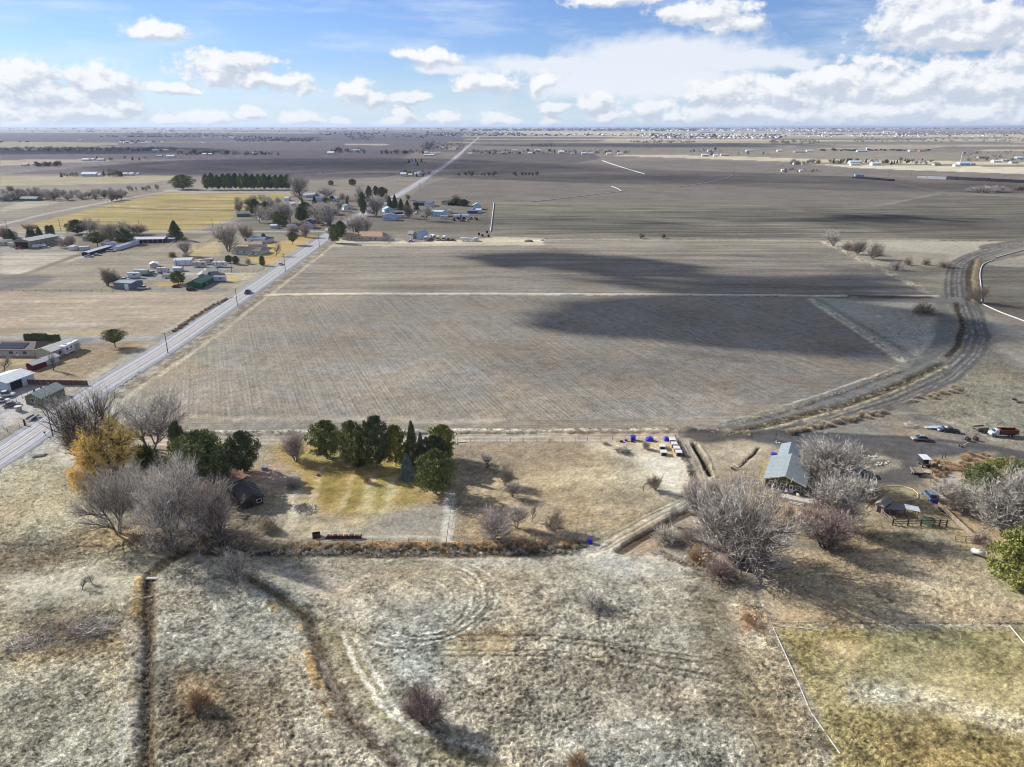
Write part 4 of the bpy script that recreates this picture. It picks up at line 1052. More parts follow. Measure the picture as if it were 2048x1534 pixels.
def cyl(V, Fc, c, r, h, n=12, axis='z', r2=None):
    r2 = r if r2 is None else r2; b = len(V)
    for (rr, t) in ((r, 0), (r2, h)):
        for i in range(n):
            a = 2 * math.pi * i / n; u, v = rr * math.cos(a), rr * math.sin(a)
            V.append({'z': (c[0] + u, c[1] + v, c[2] + t), 'y': (c[0] + u, c[1] + t, c[2] + v), 'x': (c[0] + t, c[1] + u, c[2] + v)}[axis])
    for i in range(n): j = (i + 1) % n; Fc.append((b + i, b + j, b + n + j, b + n + i))
    Fc.append(tuple(range(b + n - 1, b - 1, -1))); Fc.append(tuple(range(b + n, b + 2 * n)))
def part(name, m, parent, fn, smooth=False):
    V, Fc = [], []; fn(V, Fc); return obj(name, mesh(name, V, Fc, [m], smooth), parent)
glass_m = mat('window_glass', (0.03, 0.04, 0.055), 0.12, var=0.1, spec=0.6)
trim_w = mat('white_trim', (0.72, 0.72, 0.70), 0.6, var=.05)
tyre_m = mat('tyre_rubber', (0.02, 0.02, 0.02), 0.85)
rim_m = mat('wheel_rim', (0.45, 0.45, 0.46), 0.4, metal=.4)
dark_in = mat('black_and_shade', (0.03, 0.03, 0.03), 0.9)  # black parts, and the shade painted into open bays and doorways
chrome_m = mat('lamp_glass', (0.75, 0.75, 0.72), 0.25)
tail_m = mat('tail_lamp', (0.35, 0.02, 0.02), 0.3)
def pmat(rgb, kind='wall'):
    k = '%s_%d_%d_%d' % (kind, *rgb)
    if kind == 'roof': return mat(k, lin(rgb, .75), .85, var=.14, scale=1.6, bump=.3)
    if kind == 'metal': return mat(k, lin(rgb, .75), .45, var=.08, scale=.9, spec=.5)
    if kind == 'paint': return mat(k, lin(rgb, .8), .3, var=.04, scale=1, spec=.5)
    return mat(k, lin(rgb, .8), .85, var=.09, scale=1.2, bump=.15)

def building(name, label, A, B, depth, h, rise, wall, roof, ridge='along', over=0.4, cat='house', group=None, wins=(), doors=(), rkind='roof', wins_r=(), openings=(), eave=None, hip=0.0, ribs=0, posts=0, wins_l=()):
    """front wall from ground pixel A to ground pixel B; the rest stands behind it"""
    ax, ay = G(*A); bx, by = G(*B)
    Lx = math.hypot(bx - ax, by - ay); rz = math.atan2(by - ay, bx - ax)
    e = empty(name, (ax, ay, gz(ax, ay)), rz)
    wm, rm = pmat(wall), pmat(roof, rkind)
    L, D = Lx, depth
    def walls(V, Fc):
        if ridge == 'along':
            prof = [(0, -.2), (D, -.2), (D, h), (D / 2, h + rise), (0, h)] if hip == 0 else [(0, -.2), (D, -.2), (D, h), (0, h)]
            n = len(V); k = len(prof)
            V += [(0, y, z) for y, z in prof] + [(L, y, z) for y, z in prof]
            Fc.append(tuple(range(n + k - 1, n - 1, -1))); Fc.append(tuple(range(n + k, n + 2 * k)))
            for i in range(k): j = (i + 1) % k; Fc.append((n + i, n + j, n + k + j, n + k + i))
        else:
            prof = [(0, -.2), (L, -.2), (L, h), (L / 2, h + rise), (0, h)]
            prism(V, Fc, prof, 0, D)
    part('wall', wm, e, walls)
    th = 0.14
    def roof_f(V, Fc):
        o = over
        if hip:
            hx = min(L, D) * .5 * hip; n = len(V); z0 = h + .02
            V += [(-o, -o, z0), (L + o, -o, z0), (L + o, D + o, z0), (-o, D + o, z0), (hx, D / 2, h + rise + .1), (L - hx, D / 2, h + rise + .1), (-o, -o, z0 - th), (L + o, -o, z0 - th), (L + o, D + o, z0 - th), (-o, D + o, z0 - th)]
            Fc += [(n, n + 1, n + 5, n + 4), (n + 1, n + 2, n + 5), (n + 2, n + 3, n + 4, n + 5), (n + 3, n, n + 4), (n + 6, n + 7, n + 1, n), (n + 7, n + 8, n + 2, n + 1), (n + 8, n + 9, n + 3, n + 2), (n + 9, n + 6, n, n + 3), (n + 9, n + 8, n + 7, n + 6)]
        elif ridge == 'along':
            s = rise / (D / 2)
            pr = [(-o, h - o * s + .03), (D / 2, h + rise + .03), (D + o, h - o * s + .03), (D + o, h - o * s + .03 + th), (D / 2, h + rise + .03 + th), (-o, h - o * s + .03 + th)]
            n = len(V); k = 6
            V += [(-o, y, z) for y, z in pr] + [(L + o, y, z) for y, z in pr]
            Fc.append((n + 5, n + 4, n + 1, n)); Fc.append((n + 4, n + 3, n + 2, n + 1)); Fc.append((n + 6, n + 7, n + 10, n + 11)); Fc.append((n + 7, n + 8, n + 9, n + 10))
            for i in range(k): j = (i + 1) % k; Fc.append((n + i, n + j, n + k + j, n + k + i))
        else:
            s = rise / (L / 2)
            pr = [(-o, h - o * s + .03), (L / 2, h + rise + .03), (L + o, h - o * s + .03), (L + o, h - o * s + .03 + th), (L / 2, h + rise + .03 + th), (-o, h - o * s + .03 + th)]
            n = len(V); k = 6
            V += [(x, -o, z) for x, z in pr] + [(x, D + o, z) for x, z in pr]
            Fc.append((n, n + 1, n + 4, n + 5)); Fc.append((n + 1, n + 2, n + 3, n + 4)); Fc.append((n + 11, n + 10, n + 7, n + 6)); Fc.append((n + 10, n + 9, n + 8, n + 7))
            for i in range(k): j = (i + 1) % k; Fc.append((n + j, n + i, n + k + i, n + k + j))
    rf = part('roof', rm, e, roof_f)
    def win(x, z, w, hh, face):
        def fr(V, Fc):
            f = .09
            if face == 'f': box(V, Fc, x - f, x + w + f, -.06, -.004, z - f, z + hh + f)
            elif face == 'r': box(V, Fc, L + .004, L + .06, x - f, x + w + f, z - f, z + hh + f)
            else: box(V, Fc, -.06, -.004, x - f, x + w + f, z - f, z + hh + f)
        def gl(V, Fc):
            if face == 'f': box(V, Fc, x, x + w, -.075, -.062, z, z + hh)
            elif face == 'r': box(V, Fc, L + .062, L + .075, x, x + w, z, z + hh)
            else: box(V, Fc, -.075, -.062, x, x + w, z, z + hh)
        w_ = part('window', trim_w, e, fr); part('pane', glass_m, w_, gl)
    for (x, z, w, hh) in wins: win(x, z, w, hh, 'f')
    for (x, z, w, hh) in wins_r: win(x, z, w, hh, 'r')
    for (x, z, w, hh) in wins_l: win(x, z, w, hh, 'l')
    for (x, w, hh) in doors:
        d_ = part('door', trim_w, e, lambda V, Fc: box(V, Fc, x, x + w, -.07, -.004, 0.02, hh))
        if w < 1.6: part('pane', glass_m, d_, lambda V, Fc: box(V, Fc, x + .22, x + w - .22, -.085, -.072, hh * .52, hh * .85))
    for (face, x, w, hh) in openings:     # open bay: its shade put into a dark panel proud of the wall
        if face == 'f': part('doorway_shade', dark_in, e, lambda V, Fc: box(V, Fc, x, x + w, -.05, -.006, 0.02, hh))
        else: part('doorway_shade', dark_in, e, lambda V, Fc: box(V, Fc, L + .006, L + .05, x, x + w, 0.02, hh))
    if ribs:
        def rb(V, Fc):
            for i in range(ribs):
                t = (i + .5) / ribs
                if ridge == 'along':
                    x = -over + (L + 2 * over) * t; s = rise / (D / 2)
                    for (y0, z0, y1, z1) in ((-over, h - over * s, D / 2, h + rise), (D / 2, h + rise, D + over, h - over * s)):
                        n = len(V); V += [(x - .03, y0, z0 + th + .03), (x + .03, y0, z0 + th + .03), (x + .03, y1, z1 + th + .03), (x - .03, y1, z1 + th + .03), (x - .03, y0, z0 + th + .09), (x + .03, y0, z0 + th + .09), (x + .03, y1, z1 + th + .09), (x - .03, y1, z1 + th + .09)]
                        Fc.extend([(n + 4, n + 5, n + 6, n + 7), (n, n + 1, n + 5, n + 4), (n + 1, n + 2, n + 6, n + 5), (n + 3, n, n + 4, n + 7)])
                else:
                    y = -over + (D + 2 * over) * t; s = rise / (L / 2)
                    for (x0, z0, x1, z1) in ((-over, h - over * s, L / 2, h + rise), (L / 2, h + rise, L + over, h - over * s)):
                        n = len(V); V += [(x0, y - .03, z0 + th + .03), (x0, y + .03, z0 + th + .03), (x1, y + .03, z1 + th + .03), (x1, y - .03, z1 + th + .03), (x0, y - .03, z0 + th + .09), (x0, y + .03, z0 + th + .09), (x1, y + .03, z1 + th + .09), (x1, y - .03, z1 + th + .09)]
                        Fc.extend([(n + 4, n + 7, n + 6, n + 5), (n, n + 4, n + 5, n + 1), (n + 1, n + 5, n + 6, n + 2), (n + 3, n + 7, n + 4, n)])
        part('roof_seam', rm, rf, rb)
    if posts:
        for i in range(posts + 1): part('post', trim_w, e, lambda V, Fc: box(V, Fc, L * i / posts - .08, L * i / posts + .08, -over + .05, -over + .21, 0, h - .1))
    tag(e, label, cat, group); return e, L, D

def wheels(e, xs, w, r=.36, y_in=0.0):
    for x in xs:
        for s in (-1, 1):
            wh = part('wheel', tyre_m, e, lambda V, Fc: cyl(V, Fc, (x, s * w / 2 - (.22 if s > 0 else 0), r), r, .22, 14, 'y'))
            part('rim', rim_m, wh, lambda V, Fc: cyl(V, Fc, (x, s * w / 2 + (.003 if s > 0 else -.013), r), r * .55, .01, 10, 'y'))
def vehicle(kind, px, py, deg, rgb, label, name=None, cat=None, group=None, box_rgb=None, sc=1.0, z=None):
    """x axis points forward"""
    x, y = G(px, py); e = empty(name or {'van': 'camper_van', 'truck': 'box_truck', 'rv': 'travel_trailer', 'flat': 'dump_truck', 'trailer': 'cargo_trailer'}.get(kind, kind), (x, y, (gz(x, y) if z is None else z)), R(deg), (sc,) * 3)
    p = pmat(rgb, 'paint')
    def sym(prof, w, m, nm, bev=.08):
        def f(V, Fc):
            n = len(V); k = len(prof); cx = sum(a for a, b_ in prof) / k; cz = sum(b_ for a, b_ in prof) / k
            inn = [(cx + (a - cx) * (1 - bev / 2), cz + (b_ - cz) * (1 - bev)) for a, b_ in prof]
            V += [(a, -w / 2, b_) for a, b_ in inn] + [(a, -w / 2 + bev, b_) for a, b_ in prof] + [(a, w / 2 - bev, b_) for a, b_ in prof] + [(a, w / 2, b_) for a, b_ in inn]
            Fc.append(tuple(range(n, n + k))); Fc.append(tuple(range(n + 4 * k - 1, n + 3 * k - 1, -1)))
            for lay in range(3):
                for i in range(k): j = (i + 1) % k; Fc.append((n + lay * k + j, n + lay * k + i, n + (lay + 1) * k + i, n + (lay + 1) * k + j))
        return part(nm, m, e, f)
    if kind in ('car', 'suv', 'pickup', 'van', 'minivan'):
        if kind == 'car': L, w, hb, top = 4.6, 1.8, .85, 1.42; cab = [(-1.75, .85), (-1.15, 1.40), (.35, 1.42), (1.15, .85)]
        elif kind == 'suv': L, w, hb, top = 4.9, 1.95, 1.05, 1.78; cab = [(-2.3, 1.05), (-2.1, 1.74), (.45, 1.78), (1.25, 1.05)]
        elif kind == 'pickup': L, w, hb, top = 5.7, 2.0, 1.05, 1.85; cab = [(-.75, 1.05), (-.6, 1.82), (.85, 1.85), (1.5, 1.05)]
        elif kind == 'minivan': L, w, hb, top = 5.3, 2.0, 1.15, 2.1; cab = [(-2.55, 1.15), (-2.45, 2.06), (1.1, 2.1), (1.9, 1.15)]
        else: L, w, hb, top = 7.2, 2.3, 1.1, 3.0; cab = [(-3.5, 1.1), (-3.45, 2.9), (3.3, 2.95), (3.35, 2.2), (2.2, 1.9), (2.9, 1.1)]
        a = L / 2
        sym([(-a, .35), (-a + .02, hb - .1), (-a + .15, hb), (a - 1.2, hb), (a - .25, hb - .14), (a, hb - .35), (a, .35)], w, p, 'body')
        if kind == 'pickup':
            def bed_(V, Fc): box(V, Fc, -a + .25, -1.0, -w / 2 + .2, w / 2 - .2, hb + .004, hb + .01)
            part('cargo_bed', dark_in, e, bed_)
        gm_ = sym(cab, w - .16, glass_m if kind != 'van' else p, 'cabin', .14)
        xs = [q[0] for q in cab if q[1] > hb + .5]
        def rf(V, Fc): box(V, Fc, min(xs) + .02, max(xs) - .02, -w / 2 + .2, w / 2 - .2, top - .01, top + .05, .04)
        part('roof_panel', p, e, rf)
        if kind == 'van':
            part('windscreen', glass_m, e, lambda V, Fc: prism(V, Fc, [(2.95, 1.2), (2.3, 1.82), (2.34, 1.87), (3.0, 1.25)], -1, 1))
            for s in (-1, 1):
                part('window', glass_m, e, lambda V, Fc: box(V, Fc, -1.6, -.3, s * w / 2 - .07, s * w / 2 - .05 if s > 0 else s * w / 2 + .06, 1.8, 2.4) if s > 0 else box(V, Fc, -1.6, -.3, -w / 2 + .04, -w / 2 + .07, 1.8, 2.4))
        for s in (-1, 1):
            part('headlight', chrome_m, e, lambda V, Fc: box(V, Fc, a - .04, a + .015, s * (w / 2 - .42) - .17, s * (w / 2 - .42) + .17, hb - .38, hb - .2))
            part('tail_light', tail_m, e, lambda V, Fc: box(V, Fc, -a - .015, -a + .03, s * (w / 2 - .25) - .1, s * (w / 2 - .25) + .1, hb - .35, hb - .12))
        wheels(e, (-a + .95, a - .95), w)
    elif kind == 'truck':              # box truck
        L = 7.4; bm = pmat(box_rgb or (235, 235, 235), 'paint')
        sym([(1.9, .5), (1.9, 2.3), (2.9, 2.35), (3.4, 1.5), (4.1, 1.35), (4.2, .5)], 2.1, p, 'cab')
        part('windscreen', glass_m, e, lambda V, Fc: prism(V, Fc, [(2.98, 2.25), (3.42, 1.55), (3.46, 1.58), (3.03, 2.3)], -.9, .9))
        part('cargo_box', bm, e, lambda V, Fc: box(V, Fc, -3.2, 1.8, -1.2, 1.2, .85, 3.2, .03))
        if box_rgb is None: pass
        part('chassis', dark_in, e, lambda V, Fc: box(V, Fc, -3.2, 3.6, -.5, .5, .5, .84))
        wheels(e, (-2.0, 3.2), 2.2, .45)
    elif kind == 'rv':                 # travel trailer
        L = 8.8
        sym([(-4.2, .55), (-4.3, 2.9), (-4.1, 3.15), (3.6, 3.2), (4.2, 2.7), (4.3, 1.1), (3.9, .55)], 2.5, p, 'body', .06)
        for s in (-1, 1):
            for x0, x1 in ((-3.6, -2.7), (-1.4, -.6), (1.8, 3.0)):
                part('window', glass_m, e, lambda V, Fc: box(V, Fc, x0, x1, min(s * 1.252, s * 1.29), max(s * 1.252, s * 1.29), 1.75, 2.4))
            part('stripe', pmat((150, 140, 130), 'paint'), e, lambda V, Fc: box(V, Fc, -4.0, 3.9, min(s * 1.252, s * 1.27), max(s * 1.252, s * 1.27), 1.2, 1.36))
            part('door', pmat((205, 205, 205), 'paint'), e, lambda V, Fc: box(V, Fc, .4, 1.1, min(s * 1.252, s * 1.285), max(s * 1.252, s * 1.285), .7, 2.6))
        part('roof_vent', pmat((190, 190, 190), 'paint'), e, lambda V, Fc: (box(V, Fc, -2.2, -1.5, -.4, .4, 3.14, 3.36, .05), box(V, Fc, .8, 1.3, -.3, .3, 3.16, 3.32, .04)))
        part('hitch', dark_in, e, lambda V, Fc: prism(V, Fc, [(3.9, .5), (5.3, .5), (5.3, .6), (3.9, .62)], -.12, .12))
        wheels(e, (-.9, -.05), 2.4, .36)
    elif kind == 'trailer':
        bm = p
        sym([(-2.4, .5), (-2.4, 2.3), (2.0, 2.35), (2.5, 1.9), (2.5, .5)], 2.0, p, 'body', .05)
        part('hitch', dark_in, e, lambda V, Fc: box(V, Fc, 2.5, 3.5, -.06, .06, .5, .6))
        part('door', pmat((170, 170, 172), 'paint'), e, lambda V, Fc: box(V, Fc, -2.43, -2.405, -.8, .8, .6, 2.1))
        wheels(e, (-.2,), 2.1, .33)
    elif kind == 'flat':               # old farm truck with a high-sided body
        bm = pmat(box_rgb, 'paint')
        sym([(2.0, .7), (2.0, 2.35), (2.1, 2.45), (3.1, 2.45), (3.5, 1.6), (4.4, 1.45), (4.5, .7)], 2.0, p, 'cab')
        part('windscreen', glass_m, e, lambda V, Fc: prism(V, Fc, [(3.16, 2.35), (3.5, 1.66), (3.54, 1.68), (3.2, 2.38)], -.85, .85))
        def sides(V, Fc):
            box(V, Fc, -4.0, 1.8, -1.2, -1.1, 1.1, 2.5); box(V, Fc, -4.0, 1.8, 1.1, 1.2, 1.1, 2.5); box(V, Fc, -4.0, -3.9, -1.098, 1.098, 1.1, 2.5); box(V, Fc, 1.7, 1.8, -1.098, 1.098, 1.1, 2.7); box(V, Fc, -3.898, 1.698, -1.098, 1.098, 1.1, 1.2)
        part('dump_body', bm, e, sides)
        for i in range(6):
            for s in (-1, 1): part('side_rib', bm, e, lambda V, Fc: box(V, Fc, -3.8 + i * 1.05, -3.68 + i * 1.05, min(s * 1.202, s * 1.28), max(s * 1.202, s * 1.28), 1.1, 2.5))
        part('chassis', dark_in, e, lambda V, Fc: box(V, Fc, -3.9, 4.0, -.45, .45, .6, 1.08))
        wheels(e, (-2.6, -1.5, 3.5), 2.3, .5)
    c_ = {'car': 'car', 'suv': 'car', 'pickup': 'pickup truck', 'van': 'van', 'minivan': 'van', 'truck': 'truck', 'rv': 'trailer', 'trailer': 'trailer', 'flat': 'truck'}[kind]
    tag(e, label, cat or c_, group); return e
def fence(name, label, pts, step, h, rail_z, m, pr=.06, rr=.02, cat='fence', plank=False, group=None, mesh_panel=False):
    """posts as parts, each run of rail or wire between two corner points a part"""
    wp = [G(*p) for p in pts]; o0 = wp[0]; e = empty(name, (o0[0], o0[1], gz(*o0)))
    z0 = gz(*o0)
    pm_ = None
    for a, b_ in zip(wp[:-1], wp[1:]):
        L = math.hypot(b_[0] - a[0], b_[1] - a[1]); n = max(1, round(L / step)); ang = math.atan2(b_[1] - a[1], b_[0] - a[0])
        for i in range(n + 1):
            x = a[0] + (b_[0] - a[0]) * i / n; y = a[1] + (b_[1] - a[1]) * i / n
            if pm_ is None:
                V, Fc = [], []; box(V, Fc, -pr, pr, -pr, pr, -.3, h, pr * .2); pm_ = mesh('post', V, Fc, [m])
            o = obj('post', pm_, e); o.location = (x - o0[0], y - o0[1], gz(x, y) - z0); o.rotation_euler = (rt.uniform(-.03, .03), rt.uniform(-.03, .03), ang)
        for zz in rail_z:
            def rl(V, Fc):
                if plank: box(V, Fc, 0, L, -.02 - pr, .02 - pr, zz - .07, zz + .07)
                else: box(V, Fc, 0, L, -rr, rr, zz - rr, zz + rr)
            o = part('rail' if plank or rr > .02 else 'wire', m, e, rl); o.location = (a[0] - o0[0], a[1] - o0[1], gz(*a) - z0); o.rotation_euler = (0, 0, ang)
    tag(e, label, cat, group); return e
def pipe_line(name, label, pts, r, m, cat='pipe', z=None, group=None, closed=False, smooth_=True):
    wp = [G(*p) for p in pts]; L = smooth_line(wp, 1.5) if smooth_ else [Vector(p) for p in wp]
    V, Fc = [], []; S = 6
    for i, p in enumerate(L):
        a = L[max(0, i - 1)]; b_ = L[min(len(L) - 1, i + 1)]; d = (b_ - a).normalized(); nn = Vector((-d.y, d.x)); zz = (gz(p.x, p.y) if z is None else z) + r * .9
        for j in range(S):
            t = 2 * math.pi * j / S; V.append((p.x + nn.x * r * math.cos(t), p.y + nn.y * r * math.cos(t), zz + r * math.sin(t)))
    for i in range(len(L) - 1):
        for j in range(S): k = (j + 1) % S; Fc.append((i * S + j, i * S + k, (i + 1) * S + k, (i + 1) * S + j))
    o = obj(name, mesh(name, V, Fc, [m], smooth=True)); tag(o, label, cat, group); return o
